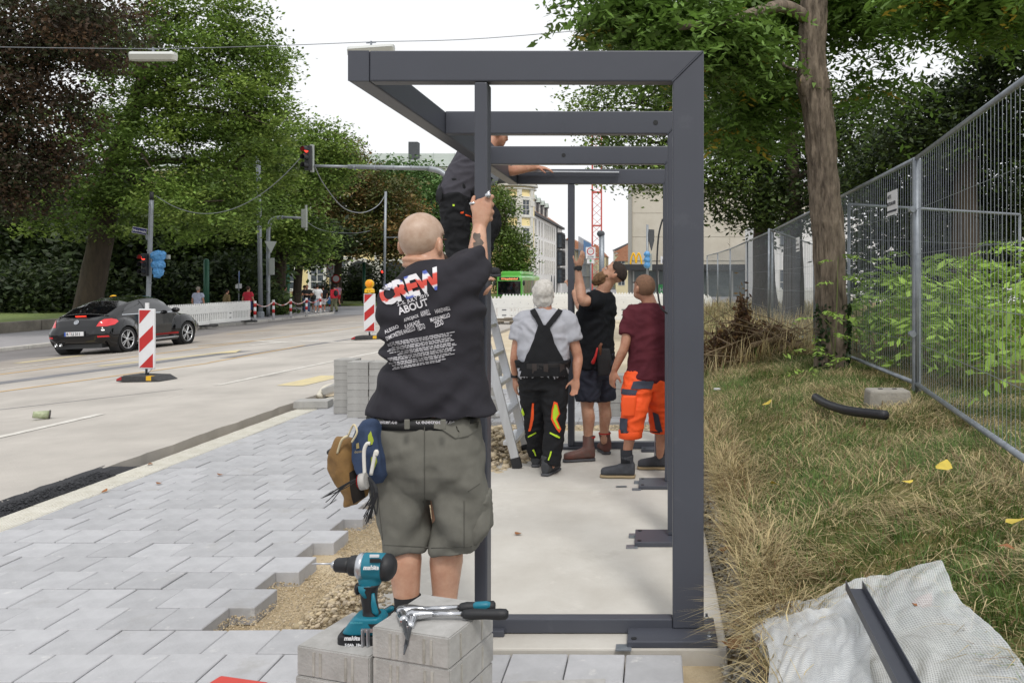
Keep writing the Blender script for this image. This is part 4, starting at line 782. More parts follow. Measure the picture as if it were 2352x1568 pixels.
for k, (u, v) in enumerate(((345, 1068), (505, 1092), (860, 1148), (365, 1112), (1190, 1235 if False else 1228), (960, 1205 if False else 1215), (250, 985), (240, 1130))):
    p = G(u, v, 0)+Vector((0, 0, .012)); leaf_litter(p, .05, bl, 'small brown fallen leaf on the '+['white tile strip', 'pavers near the strip', 'pavers by the tool bag', 'left pavers', 'concrete slab', 'sand by the shorts', 'pale road', 'road by the black seam'][k])
# =============== buildings ===============
glass_d = mat('window glass', '39424b', .12, var=.3, vs=.6, spec=.8); wfr = mat('window frame white', 'd9d8d2', .6)
yel_w = mat('yellow render', 'e2d09c', .9, var=.06, vs=.6, bump=.1, bs=6); wht_w = mat('white render', 'ecebe8', .9, var=.04, vs=.4, bump=.05, bs=6); stucco = mat('white stucco', 'd6d4cd', .9, var=.08, vs=3)
roof_g = mat('green grey metal roof', '9aa39b', .6, var=.08, vs=1); roof_o = mat('hazed orange roof tiles', 'b08063', .9, c2='9a6a52', vs=3, bump=.5, bs=9); slate = mat('dark slate', '4b4e52', .8, var=.15, vs=4)  # tile orange made paler, so the far roofs carry haze in their colour
beige = mat('beige stone panels', 'c9c3b5', .9, c2='bdb6a7', vs=.8, bump=.06, bs=8); darkm = mat('dark trim', '2c2e31', .6)
WM = {}
def window_mesh(w_, h_, nx, nz, fr=wfr, gl=glass_d, sur=0):
    key = (w_, h_, nx, nz, fr.name, sur)
    if key in WM: return WM[key]
    q = B(); q.bb((-w_/2, .0, 0), (w_/2, .03, h_), 1); t = max(.05, w_*.05)
    for i in range(nx+1): x = -w_/2+i*w_/nx; q.bb((x-t/2, -.05, 0), (x+t/2, .02, h_))
    for i in range(nz+1): z = i*h_/nz; q.bb((-w_/2, -.045, z-t/2), (w_/2, .02, z+t/2))
    if sur:
        for x in (-1, 1): q.bb((x*(w_/2+sur/2+.02)-sur/2, -.09, -sur*.4), (x*(w_/2+sur/2+.02)+sur/2, .02, h_+sur))
        q.bb((-w_/2-sur*1.3, -.12, h_+.02), (w_/2+sur*1.3, .02, h_+sur*1.4)); q.bb((-w_/2-sur*1.3, -.14, -sur*.9), (w_/2+sur*1.3, .02, -.04))
    me = q.mesh('window'); me.materials.append(fr); me.materials.append(gl); WM[key] = me; return me
def put_window(parent, me, p, face):            # face: direction the wall looks, as an angle (0 = toward -Y)
    o = obj('window', me, None, parent); o.matrix_parent_inverse = mw(parent).inverted(); o.location = p; o.rotation_euler = (0, 0, face); return o
FX = R(90)                                       # wall looking to +X
# white office building on the left of the city street
X0 = -16.6
wb = thing('white_building', 'long white building with narrow paired windows and slate dormers', 'building', (X0-6, 125, -1))
B().bb((X0-14, 109.6, -1), (X0, 146, 10.4)).build('wall', wht_w, wb)
B().bb((X0-14.4, 109.2, 10.4), (X0+.45, 146.3, 10.75)).build('eaves', darkm, wb)
q = B(); q.add([(X0+.3, 109.4, 10.75), (X0+.3, 146.2, 10.75), (X0-5, 146.2, 14.4), (X0-5, 109.4, 14.4), (X0-14, 109.4, 10.75), (X0-14, 146.2, 10.75)], [(0, 1, 2, 3), (3, 2, 5, 4), (0, 3, 4), (1, 5, 2)]); q.build('roof', roof_o, wb)
for k in range(5):
    y = 111.5+k*4.4; d = B().bb((X0-3.6, y, 11.0), (X0-.6, y+1.9, 13.0)); o = d.build('dormer', slate, wb); B().add([(X0-.4, y-.2, 12.95), (X0-.4, y+2.1, 12.95), (X0-.4, y+.95, 13.7), (X0-3.6, y-.2, 12.95), (X0-3.6, y+2.1, 12.95), (X0-3.6, y+.95, 13.7)], [(0, 1, 2), (0, 2, 5, 3), (1, 4, 5, 2)]).build('dormer_roof', roof_g, o)
    put_window(o, window_mesh(1.1, 1.4, 2, 2), (X0-.58, y+.95, 11.3), FX)
sm = window_mesh(.85, 2.1, 1, 2, fr=stucco)
for zz in (7.8, 5.1, 2.3):
    for y in (113.2, 116.6, 119.4, 122.8, 125, 127.3, 129.7, 132, 134.4): put_window(wb, sm, (X0+.02, y, zz), FX)
for zz in (6.9, 3.9, .9):
    o = B().bb((X0, 138.4, zz-.1), (X0+.9, 142.6, zz+2.6)).build('bay_window', darkm, wb)
    for k in range(3): put_window(o, window_mesh(1.2, 2.3, 2, 3, fr=darkm), (X0+.92, 139.2+k*1.35, zz), FX)
    put_window(o, window_mesh(.7, 2.3, 1, 3, fr=darkm), (X0+.45, 138.37, zz), 0)
for y in (137.5, 110.2): B().tube([(X0+.1, y, -1), (X0+.1, y, 10.4)], .09, 6).build('downpipe', darkm, wb)
for y in (131, 134.5): o = B().prism([(-.8, -1), (.8, -1), (.8, 1.3), (.55, 1.9), (0, 2.2), (-.55, 1.9), (-.8, 1.3)], .1, Matrix.Translation((X0+.02, y, 0)) @ Matrix.Rotation(FX, 4, 'Z')).build('arched_door', slate, wb)
# yellow baroque corner house
yb = thing('yellow_building', 'pale yellow corner house with round tower and white stucco', 'building', (-18, 106, -1)); tx, ty, tr_ = -17.75, 104.5, 2.25
B().bb((-34, 104.5, -1), (-17.6, 109.4, 13.6)).build('wall', yel_w, yb)
T = Matrix.Translation((tx, ty, 0)); B().lathe([(tr_, -1), (tr_, 13.6)], 32, T).build('tower', yel_w, yb, smooth=True)
for z, r2, h2 in ((13.4, .5, .35), (13.0, .3, .2), (11.9, .18, .18), (9.4, .2, .25), (5.2, .25, .3), (3.2, .3, .25)): B().lathe([(tr_+.01, z-.1), (tr_+r2, z), (tr_+r2, z+h2*.6), (tr_+.02, z+h2)], 32, T).build('cornice', stucco, yb, smooth=False)
B().lathe([(tr_+.4, 13.7), (tr_*.9, 15), (.2, 16.3)], 32, T).build('tower_roof', slate, yb, smooth=True); B().add([(-34, 104.2, 13.6), (-17.4, 104.2, 13.6), (-17.4, 109.6, 13.6), (-34, 109.6, 13.6), (-33, 107, 16), (-18, 107, 16)], [(0, 1, 5, 4), (2, 3, 4, 5), (1, 2, 5), (3, 0, 4)]).build('roof', slate, yb)
wm = window_mesh(.95, 1.9, 2, 3, sur=.22)
for z in (10.0, 6.4, 1.2):
    for a in (-50, -5, 40):
        aa = R(a); put_window(yb, wm, (tx+math.sin(aa)*(tr_+.0), ty-math.cos(aa)*(tr_+.0), z-.3), aa)
    for k in range(4): put_window(yb, wm, (-21.5-k*3, 104.48, z-.3), 0)
for a in (-75, -28, 18, 63):
    aa = R(a); c = Vector((tx+math.sin(aa)*(tr_+.02), ty-math.cos(aa)*(tr_+.02), 0)); q = B()
    q.box(c+Vector((0, 0, 7.2)), (.55, .3, 9.4), aa); q.box(c+Vector((0, 0, 11.2)), (.85, .45, .7), aa); q.box(c+Vector((0, 0, 12.4)), (.6, .36, 1.2), aa); q.box(c+Vector((0, 0, 4.6)), (.8, .5, .6), aa); q.box(c+Vector((0, 0, 1)), (.7, .4, 4), aa)
    stuff(q.build('pilaster', stucco, yb))
B().lathe([(.1, 1.2), (.5, 1.9), (1.0, 2.9), (1.15, 3.3)], 16, Matrix.Translation((tx+1.0, ty-1.6, .6))).build('oriel_base', yel_w, yb, smooth=True)
# palace behind the park
pl = thing('palace', 'pale yellow palace with arched doors and a metal roof behind the trees', 'building', (-38, 97, -.6))
B().bb((-64, 95, -.9), (-22, 110, 14.2)).build('wall', yel_w, pl); B().bb((-64.5, 94.4, 14.2), (-21.5, 110.5, 14.7)).build('cornice', stucco, pl)
B().add([(-65, 94.2, 14.7), (-21, 94.2, 14.7), (-25, 102, 17.4), (-61, 102, 17.4), (-21, 110.8, 14.7), (-65, 110.8, 14.7)], [(0, 1, 2, 3), (1, 4, 2), (4, 5, 3, 2), (5, 0, 3)]).build('roof', roof_g, pl)
for k in range(14): B().bar((-62+3*k, 94.3, 14.75), (-60.2+2.7*k, 101.8, 17.4), .08, .12).build('roof_seam', roof_g, pl)
B().bb((-29.8, 98, 15.5), (-28.7, 99, 18.2)).build('chimney', slate, pl); B().bb((-64, 94.85, 5.6), (-22, 95, 6.1)).build('string_course', stucco, pl)
pw = window_mesh(1.5, 3.4, 2, 4, sur=.3)
for k in range(11):
    x = -60+k*3.4
    if x < -34: put_window(pl, pw, (x, 94.98, .4), 0)
    put_window(pl, pw, (x, 94.98, 7.6), 0)
for k in range(4):
    x = -34.5+k*4.0; arch = [(-1.5, -.9), (1.5, -.9), (1.5, 2.2)]+[(1.5*math.cos(t), 2.2+1.5*math.sin(t)) for t in [math.pi*i/10 for i in range(1, 10)]]+[(-1.5, 2.2)]
    B().prism([(a*1.25, b_*1.1) for a, b_ in arch], .2, Matrix.Translation((x, 94.78, 0))).build('arch_surround', stucco, pl); B().prism(arch, .1, Matrix.Translation((x, 94.75, 0))).build('arch_opening', darkm, pl)
    B().bb((x+1.75, 94.6, -.9), (x+2.3, 95, 5.6)).build('pilaster', stucco, pl)
# beige department store with the dark canopy
bb_ = thing('beige_building', 'blank beige stone building with a dark canopy and golden arches sign', 'building', (3, 78, -1)); Y0 = 72
for i in range(5):
    for j in range(3):
        x0 = -1.95+i*2.9; z0 = 3.2+j*2.12; B().bb((x0+.02, Y0-.06, z0+.02), (x0+2.88, Y0, z0+2.1)).build('stone_panel', beige, bb_)
B().bb((-2.0, Y0, -1), (14, 88, 9.6)).build('wall', beige, bb_); B().bb((-2.25, Y0-.25, 9.6), (14.2, 88.2, 9.95)).build('parapet', mat('grey trim', '9b9a94', .8), bb_)
B().bb((-2.3, Y0-.3, -1), (-1.97, Y0+.4, 9.6)).build('corner_pier', mat('grey trim'), bb_)
B().bb((-2.6, Y0-2.2, 2.35), (13, Y0, 2.85)).build('canopy', darkm, bb_); B().bb((-2.0, Y0-.08, -1), (13, Y0, 2.3)).build('shopfront', mat('shop glass', '8c9593', .3, c2='5f6a6c', vs=.7), bb_)
for k in range(6): B().bb((-1.9+2.2*k, Y0-.18, -1), (-1.75+2.2*k, Y0-.02, 2.32)).build('mullion', wfr, bb_)
B().bb((.4, Y0-.2, .2), (3.6, Y0-.1, 1.1)).build('green_banner', mat('green banner', '4fae6a', .6), bb_); place_text('Haushalten', .5, whitem, bb_, (.5, Y0-.22, .45), (1, 0, 0), (0, 0, 1), bold=.01)
q = B()
for sx in (-1, 1): q.tube(smooth_path([(-1.55+sx*.48, Y0-2.0, 2.86), (-1.55+sx*.42, Y0-2.0, 3.35), (-1.55+sx*.24, Y0-2.0, 3.82), (-1.55+sx*.09, Y0-2.0, 3.5), (-1.55+sx*.012, Y0-2.0, 2.95)], 6), .075, 8)
gs_ = stuff(q.build('arches_sign', mat('arches yellow', 'f0b80c', .5), bb_, smooth=True))
place_text('M E D', .85, whitem, bb_, (.55, Y0-2.15, 2.95), (1, 0, 0), (0, 0, 1), bold=.03, extrude=.05)
# rest of the street
def house(nm, lb, x0, x1, y0, y1, z1, ridge, wall, roof, face='x', rows=3, nw=5, gr='old houses along the city street'):
    t = thing(nm, lb, 'building', ((x0+x1)/2, (y0+y1)/2, -1), 0, gr); B().bb((x0, y0, -1), (x1, y1, z1)).build('wall', wall, t)
    if ridge: xm, ym = (x0+x1)/2, (y0+y1)/2; B().add([(x0-.3, y0-.3, z1), (x1+.3, y0-.3, z1), (x1+.3, y1+.3, z1), (x0-.3, y1+.3, z1), (xm, y0-.3, z1+ridge), (xm, y1+.3, z1+ridge)], [(0, 1, 4), (1, 2, 5, 4), (2, 3, 5), (3, 0, 4, 5)]).build('roof', roof, t)
    wv = window_mesh(1.0, 1.6, 2, 2)
    for r__ in range(rows):
        z = .6+r__*(z1+.6)/rows
        for k in range(nw):
            s_ = (k+.5)/nw
            if face == 'x': put_window(t, wv, (x1+.01, y0+(y1-y0)*s_, z), FX)
            if face == 'y': put_window(t, wv, (x0+(x1-x0)*s_, y0-.01, z), 0)
            if face == '-x': put_window(t, wv, (x0-.01, y0+(y1-y0)*s_, z), -FX)
    return t
cream = mat('cream render', 'd6cba6', .9, var=.05, vs=.5); greyw = mat('pale grey render', 'c6c6c4', .9, var=.05, vs=.5); sage = mat('sage render', 'b9bfa6', .9, var=.05, vs=.5)
house('town_house', 'pale grey house right after the long white building', -30, -16.8, 146.5, 165, 9.0, 3, greyw, roof_g)
sc_ = house('scaffolded_house', 'house wrapped in scaffold with blue netting down the street', -32, -18, 180, 215, 8, 3, cream, roof_o, nw=7)
for k in range(4): B().bb((-18, 180, -1+3*k), (-16.6, 214, -.85+3*k)).build('scaffold_deck', galv, sc_)
for k in range(12): 
    for xx in (-16.7,): B().tube([(xx, 180+3*k, -1), (xx, 180+3*k, 11)], .12, 5).build('scaffold_pole', galv, sc_)
B().bb((-16.55, 190, 7.0), (-16.45, 214, 10.6)).build('blue_net', mat('blue net', '4f7fb0', .8, var=.15, vs=1), sc_)
house('town_house', 'cream gabled house closing the street behind the zone sign', -29, -17.5, 222, 250, 9, 4, cream, roof_o, 'x', 4, 6)
house('town_house', 'cream house end on, left of the crane foot', -22, -15.2, 255, 270, 8.5, 4, cream, roof_o, 'y', 4, 3)
house('town_house', 'house with orange roof at the far end of the street', -19, -8, 330, 350, 6, 6, greyw, roof_o, 'y', 3, 4)
house('town_house', 'yellowish house on the right side of the street', -9.0, 2, 190, 215, 7, 3, mat('pale yellow render', 'd9d0a4', .9), roof_o, '-x', 4, 5)
house('town_house', 'sage green house on the right side of the street', -10.6, 0, 216, 240, 8.5, 3, sage, roof_o, '-x', 4, 5)
house('town_house', 'grey house on the right side of the street, farthest', -12.2, 0, 242, 280, 10, 3, greyw, slate, '-x', 4, 6)
house('town_house', 'small cream house with red roof left of the beige building', -5.6, -2.5, 120, 135, 4.2, 2.4, cream, roof_o, 'y', 2, 2)
house('low_building', 'low white building behind the far fence trunks', 7, 26, 52, 62, 5.5, 0, wht_w, roof_g, 'y', 2, 6, None)
# tower crane
cr_ = thing('tower_crane', 'red lattice mast of a tower crane above the street', 'crane', (-10.6, 150, -1)); redl = mat('hazed crane red', 'c25a52', .6)  # mast red lightened: distance haze is painted into its colour
for sx in (-.85, .85):
    for sy in (-.85, .85): B().bb((-10.6+sx-.08, 150+sy-.08, -1), (-10.6+sx+.08, 150+sy+.08, 30)).build('mast_leg', redl, cr_)
q = B()
for k in range(20):
    z = -1+1.55*k; s_ = 1 if k % 2 else -1
    for a, b_ in (((-.85, -.85), (.85, -.85)), ((.85, -.85), (.85, .85)), ((.85, .85), (-.85, .85)), ((-.85, .85), (-.85, -.85))):
        a, b_ = (a, b_) if s_ > 0 else (b_, a); q.bar((-10.6+a[0], 150+a[1], z), (-10.6+b_[0], 150+b_[1], z+1.55), .07, .07)
    if k % 4 == 0:
        for sy in (-.85, .85): q.bar((-11.45, 150+sy, z), (-9.75, 150+sy, z), .2, .2)
stuff(q.build('bracing', redl, cr_))

# =============== street furniture ===============
greyp = mat('grey painted pole', '8f959b', .45, metal=.4, var=.1, vs=6); sigb = mat('signal black', '202124', .5); sigg = mat('signal grey', '9aa09c', .5)
red_on = mat('red light on', (1, .05, .03), .4, emit=2.2); lens_off = mat('dark lens', '1d1a18', .2)
def pole(t, pts, r, m=greyp, nm='pole', n=12): return B().tube(smooth_path(pts, 5) if len(pts) > 2 else pts, r, n).build(nm, m, t, smooth=True)
def signal(t, c, k=1.0, rz=0, lit=0, body=sigb, back=False):
    T = Matrix.Translation(c) @ Matrix.Rotation(rz, 4, 'Z'); h = .9*k; w_ = .27*k
    q = B(); q.box((0, 0, 0), (w_, .14*k, h), 0, 0, T); o = q.build('signal_housing', body, t, bevel=.03*k)
    for i in range(3):
        z = h*(.32-.32*i); TT = T @ Matrix.Translation((0, -.075*k, z)) @ Matrix.Rotation(R(90), 4, 'X')
        if back: continue
        B().lathe([(.1*k, 0), (.09*k, .02*k), (.04*k, .035*k), (.005, .04*k)], 16, TT).build('lens', red_on if i == lit else lens_off, o, smooth=True)
        v = B(); n = 12; r0 = .118*k
        ring = lambda dy: [T @ Vector((r0*math.cos(a), -.07*k-dy*(1 if True else 0), z+r0*math.sin(a))) for a in [R(-25)+R(230)*j/n for j in range(n+1)]]
        v.loft([ring(0), ring(.2*k)], closed=False, cap=False); vo = v.build('visor', body, o); sm_ = vo.modifiers.new('s', 'SOLIDIFY'); sm_.thickness = .008
    return o
def wire(pts, r, label, nm='cable'): return tag(B().tube(smooth_path(pts, 6), r, 6).build(nm, mat('cable grey', '7b8085', .5), smooth=True), label, 'cable')
def sag(a, b_, s_, n=8): a, b_ = Vector(a), Vector(b_); return [a.lerp(b_, i/n)-Vector((0, 0, s_*4*(i/n)*(1-i/n))) for i in range(n+1)]
# left post with street name and signals
Yp = 31.7; t = thing('traffic_light', 'grey traffic light post with street name sign and blue wrapped head', 'traffic light', P(339, 755, Yp))
pole(t, [P(338, 760, Yp), P(343, 620, Yp), P(348, 460, Yp)], .085); pole(t, [P(348, 462, Yp), P(349, 441, Yp)], .07, sigb, 'pole_cap')
for v in (470, 520, 575, 650): B().lathe([(.095, -.02), (.095, .02)], 12, Matrix.Translation(P(346 if v < 560 else 343, v, Yp))).build('strap', galv, t)
signal(t, P(333, 608, Yp-.25), .98, R(-14), 0)
c = P(363, 607, Yp-.2); q = B()
for dz, w_, h_ in ((.33, .3, .22), (-.02, .28, .22), (-.3, .17, .24)): q.ell(c+Vector((.0, 0, dz)), (w_, .22, h_), 14, 9)
me = remesh(q, .03, 1); displace(me, lambda a, n: .035*(abs(noise.noise(a*7))*2-.5)+.02*noise.noise(a*16)); me.polygons.foreach_set('use_smooth', [False]*len(me.polygons)); obj('wrapped_head', me, mat('blue plastic bag', '4f8fc4', .35, var=.12, vs=5), t)
B().box(P(375, 590, Yp), (.5, .12, .16)).build('signal_top', sigg, t)
sg = B().bar(P(305, 527, Yp-.05), P(336, 533, Yp-.02), .03, .2).build('name_plate', mat('street blue', '272a63', .4), t); B().bar(P(304, 527, Yp-.03), P(337, 533, Yp), .02, .24).build('plate_border', whitem, t)
a, b_ = P(305, 527, Yp-.05), P(336, 533, Yp-.02); place_text('Maximilianstraße', .128, whitem, t, a+Vector((.0, -.02, -.05))+(b_-a)*.06, b_-a, (0, 0, 1), off=.012, bold=.001, spacing=.62)
B().bar(P(336, 545, Yp), P(345, 545, Yp), .05, .2).build('bracket', galv, t); B().bar(P(336, 530, Yp), P(336, 548, Yp), .04, .04).build('bracket', galv, t)
# overhead signal on mast arm
Ya = 28; t = thing('overhead_traffic_light', 'red overhead traffic light on a long grey mast arm', 'traffic light', P(1030, 770, Ya))
pole(t, [P(1030, 790, Ya), P(1030, 600, Ya), P(1028, 430, Ya), P(1016, 397, Ya), P(985, 387, Ya)], .1, nm='mast'); pole(t, [P(990, 387, Ya), P(800, 383, Ya)], .075, nm='arm'); pole(t, [P(802, 383, Ya), P(722, 381, Ya)], .045, nm='arm')
for u in (815, 862, 905, 945): B().lathe([(.085, -.02), (.085, .02)], 12, Matrix.Translation(P(u, 385, Ya)) @ Matrix.Rotation(R(90), 4, 'Y')).build('strap', galv, t)
signal(t, P(708, 363, Ya-.1), .95, R(-25), 0); B().box(P(717, 364, Ya+.08), (.1, .12, .95)).build('signal_back', sigg, t)
wire(sag(P(358, 450, 31.7), P(700, 352, 28), 1.3), .014, 'thin cable sagging from the left traffic light post to the overhead signal'); wire([P(722, 380, 28), P(745, 425, 30), P(790, 478, 34), P(835, 488, 38), P(870, 470, 45), P(886, 445, 58)], .02, 'thick cable drooping from the mast arm to the thin pole')
# second bent pole
Yq = 43; t = thing('bent_traffic_light', 'bent grey pole with a signal seen from behind', 'traffic light', P(616, 722, Yq))
pole(t, [P(616, 728, Yq), P(616, 560, Yq), P(618, 520, Yq), P(628, 503, Yq), P(650, 499, Yq)], .1); pole(t, [P(648, 499, Yq), P(698, 501, Yq)], .07, nm='arm'); signal(t, P(699, 502, Yq), 1.1, 0, -1, sigg, True); B().box(P(703, 500, Yq), (.08, .1, 1.35)).build('back_board', sigg, t)
signal(t, P(624, 612, Yq-.2), 1.0, R(20), -1, sigg, True); B().prism([(-.35, .3), (.35, .3), (0, -.35)], .03, Matrix.Translation(P(622, 567, Yq-.2)) @ Matrix.Rotation(R(60), 4, 'Z')).build('sign_back', sigg, t)
wire([P(703, 508, 43), P(730, 525, 45), P(770, 534, 50), P(820, 535, 52), P(850, 530, 55)], .016, 'cable sagging from the bent pole to the right')
t = thing('street_pole', 'tall plain grey pole behind the man in the red shirt', 'pole', P(599, 730, 42)); pole(t, [P(599, 730, 42), P(593, 355, 42)], .11); B().lathe([(.17, 0), (.17, .3), (.12, .34)], 12, Matrix.Translation(P(599, 730, 42))).build('pole_base', greyp, t)
t = thing('street_pole', 'thin grey pole with a small red signal left of the bald head', 'pole', P(882, 690, 60)); pole(t, [P(882, 690, 60), P(886, 440, 60)], .09); signal(t, P(879, 632, 59.8), .9, 0, 0); B().bar(P(884, 545, 60), P(945, 545, 60), .06, .06).build('arm', greyp, t)
grn = mat('dark green post', '235743', .5)
for (u, v0, v1, Y, lb) in ((474, 705, 600, 40, 'dark green post beside the man in the pale shirt'), (661, 698, 612, 58, 'dark green post behind the pushchair'), (836, 692, 605, 66, 'dark green post left of the lamp traffic board')):
    t = thing('green_post', lb, 'post', P(u, v0, Y), 0, 'dark green posts'); pole(t, [P(u, v0+14, Y), P(u, v1, Y)], .13, grn); B().lathe([(.13, 0), (.1, .1), (.02, .13)], 12, Matrix.Translation(P(u, v1, Y))).build('post_cap', grn, t)
# hanging lamps
lampm = mat('lamp housing', 'c9ccc9', .5); lampg = mat('lamp diffuser', 'b9bab2', .35)
def hang_lamp(u0, u1, v, Y, lb, dv=0):
    a, b_ = P(u0, v, Y), P(u1, v+dv, Y); c = (a+b_)/2; L_ = (b_-a).length/2; t = thing('hanging_lamp', lb, 'street lamp', c, 0, 'lamps hung over the road'); d = (b_-a).normalized(); s_ = Vector((0, 1, 0)); up = Vector((0, 0, 1))
    ring = lambda k, w_, z: [c+d*k*L_+s_*w_*q_+up*zz for q_, zz in ((-1, z), (1, z))]
    def pr(prof, nm, m):
        q = B(); q.loft([[c+d*(L_*kk)+s_*(.16*ws*y)+up*(z*1.0) for y, z in prof] for kk, ws in ((-1, .55), (-.9, .95), (.9, .95), (1, .55))]); q.build(nm, m, t, fix=True)
    pr([(-1, .0), (-.7, .07), (.7, .07), (1, .0)], 'housing', lampm); pr([(-1, -.005), (1, -.005), (.62, -.12), (-.62, -.12)], 'diffuser', lampg)
    B().bar(c-d*.12+up*.16, c+d*.12+up*.16, .03, .02).build('clamp', galv, t); B().bar(c+up*.07, c+up*.2, .04, .04).build('hanger', galv, t); return c
c1 = hang_lamp(300, 404, 128, 20, 'white hanging street lamp in front of the big green tree'); c2 = hang_lamp(800, 905, 117, 20, 'white hanging street lamp above the shelter corner', -7)
hang_lamp(-15, 70, 122, 29, 'dark street lamp seen edge on at the left picture edge', -14)
wire([P(-40, 108, 20), c1+Vector((0, 0, .17)), P(640, 105, 20), c2+Vector((0, 0, .18)), P(1120, 88, 20.5), P(1560, 50, 21)], .009, 'span wire carrying the hanging lamps')
# signs
def zone_sign(t, c, k, two=True):
    n = Vector((0, -1, 0)); B().box(c, (.6*k, .02, .72*k)).build('plate', whitem, t, bevel=.01); T = Matrix.Translation(c+Vector((0, -.014, .1*k))) @ Matrix.Rotation(R(90), 4, 'X')
    B().lathe([(.23*k, 0), (.23*k, .004)], 28, T).build('red_ring', redm, t); B().lathe([(.175*k, .004), (.175*k, .007)], 28, T).build('ring_field', whitem, t)
    place_text('Umwelt', .085*k, inkm, t, c+Vector((0, -.022, .08*k)), (1, 0, 0), (0, 0, 1), align='CENTER'); place_text('ZONE', .14*k, inkm, t, c+Vector((0, -.012, -.29*k)), (1, 0, 0), (0, 0, 1), align='CENTER', bold=.003)
    if two: B().box(c+Vector((0, 0, -.52*k)), (.45*k, .02, .24*k)).build('plate', whitem, t); B().lathe([(.07*k, 0), (.07*k, .004)], 16, Matrix.Translation(c+Vector((0, -.012, -.48*k))) @ Matrix.Rotation(R(90), 4, 'X')).build('green_disc', mat('badge green', '3d8f5a', .5), t); place_text('frei', .08*k, inkm, t, c+Vector((0, -.013, -.61*k)), (1, 0, 0), (0, 0, 1), align='CENTER')
t = thing('zone_sign', 'white square zone sign on a post left of the bearded man', 'sign', P(1357, 690, 50)); pole(t, [P(1357, 695, 50.1), P(1357, 565, 50.1)], .05); zone_sign(t, P(1356.5, 581, 50), 1.0)
t = thing('zone_sign', 'white zone sign with round sign below, behind the pedestrians', 'sign', P(758, 700, 64)); pole(t, [P(758, 705, 64.1), P(758, 600, 64.1)], .05); zone_sign(t, P(758.5, 616, 64), 1.05, True)
B().lathe([(.33, 0), (.33, .02)], 24, Matrix.Translation(P(772, 640, 63.9)) @ Matrix.Rotation(R(90), 4, 'X')).build('round_sign', redm, t); B().lathe([(.25, .02), (.25, .024)], 24, Matrix.Translation(P(772, 640, 63.9)) @ Matrix.Rotation(R(90), 4, 'X')).build('round_field', whitem, t)
t = thing('pedestrian_sign', 'narrow round path sign on a thin post left of the red shirt', 'sign', P(548, 715, 42)); pole(t, [P(548, 716, 42), P(549, 622, 42)], .03); B().lathe([(.3, 0), (.3, .02)], 20, Matrix.Translation(P(549, 636, 42)) @ Matrix.Rotation(R(25), 4, 'Z') @ Matrix.Rotation(R(90), 4, 'Y')).build('round_sign', mat('sign blue', '3b5fa8', .5), t); B().box(P(548, 657, 42), (.32, .02, .24)).build('plate', whitem, t)
t = thing('wrapped_traffic_light', 'traffic light wrapped in blue plastic in front of the beige building', 'traffic light', P(1487, 690, 40)); pole(t, [P(1487, 695, 40), P(1487, 516, 40)], .06); q = B()
for dz in (.28, 0, -.26): q.ell(P(1486, 597, 39.8)+Vector((0, 0, dz)), (.17, .14, .17), 12, 8)
me = remesh(q, .03, 1); displace(me, lambda a, n: .03*noise.noise(a*9)); obj('wrapped_head', me, MT['blue plastic bag'], t); B().box(P(1494, 602, 40), (.16, .2, .85)).build('signal_housing', sigg, t, bevel=.02)
B().prism([(-.2, .45), (.2, .45), (.2, -.1), (0, -.6), (-.2, -.1)], .04, Matrix.Translation(P(1497, 548, 40)) @ Matrix.Rotation(R(50), 4, 'Z')).build('sign_back', slate, t)
t = thing('street_pole', 'thick galvanised pole behind the zone sign', 'pole', P(1381, 690, 60)); pole(t, [P(1382, 690, 60), P(1382, 540, 60)], .2, galv); B().ell(P(1380, 537, 60), (.3, .3, .25)).build('pole_head', slate, t)
# bollards with chain
bols = [(585.7, 738.7), (628, 733.8), (667.8, 729.5), (703.8, 724.9), (735.7, 720.6), (757.8, 716.3)]; tops = []
bn = ['first bollard beside the red shirt', 'second bollard counted from the red shirt', 'bollard in front of the pushchair', 'fourth bollard, in front of the black shirts', 'fifth bollard counted from the red shirt', 'last bollard at the kerb corner']
for k, (u, v) in enumerate(bols):
    p = G(u, v, -.40); t = thing('bollard', 'red and white '+bn[k], 'bollard', p, 0, 'red and white bollards with chain')
    B().tube([p, p+Vector((0, 0, .98))], .06, 10).build('post', whitem, t, smooth=True)
    for z in (.42, .78): B().tube([p+Vector((0, 0, z-.09)), p+Vector((0, 0, z+.09))], .0625, 10).build('red_band', redm, t, smooth=True)
    tops.append(p+Vector((0, 0, .9)))
for k in range(5): tag(B().tube(sag(tops[k], tops[k+1], .22), .028, 6).build('chain', mat('chain white', 'd4cfcc', .5, c2='b0504a', vs=3, detail=0)), 'red and white chain between the '+['first and second', 'second and third', 'third and fourth', 'fourth and fifth', 'fifth and sixth'][k]+' bollards', 'chain', 'chains between the bollards')
p = G(632, 712, -.4); t = thing('utility_cabinet', 'grey concrete utility cabinet behind the bollards', 'cabinet', p); B().box(p+Vector((0, .2, .55)), (1.3, .6, 1.1)).build('body', mat('cabinet grey', '8e8d8a', .8, var=.1, vs=3), t, bevel=.03); B().box(p+Vector((0, .2, 1.12)), (1.4, .7, .08)).build('lid', mat('cabinet grey'), t, bevel=.02)
p = P(692, 696, 66); t = thing('park_bench', 'red park bench behind the pedestrians', 'bench', p)
for dz, dy in ((.45, 0), (.7, .25), (.85, .28)): B().box(p+Vector((0, dy, dz)), (1.8, .3 if dz < .5 else .05, .06 if dz < .5 else .1)).build('slat', mat('bench red', '8a3a30', .6), t)
for sx in (-.7, .7): B().box(p+Vector((sx, .1, .22)), (.08, .4, .45)).build('leg', darkm, t)
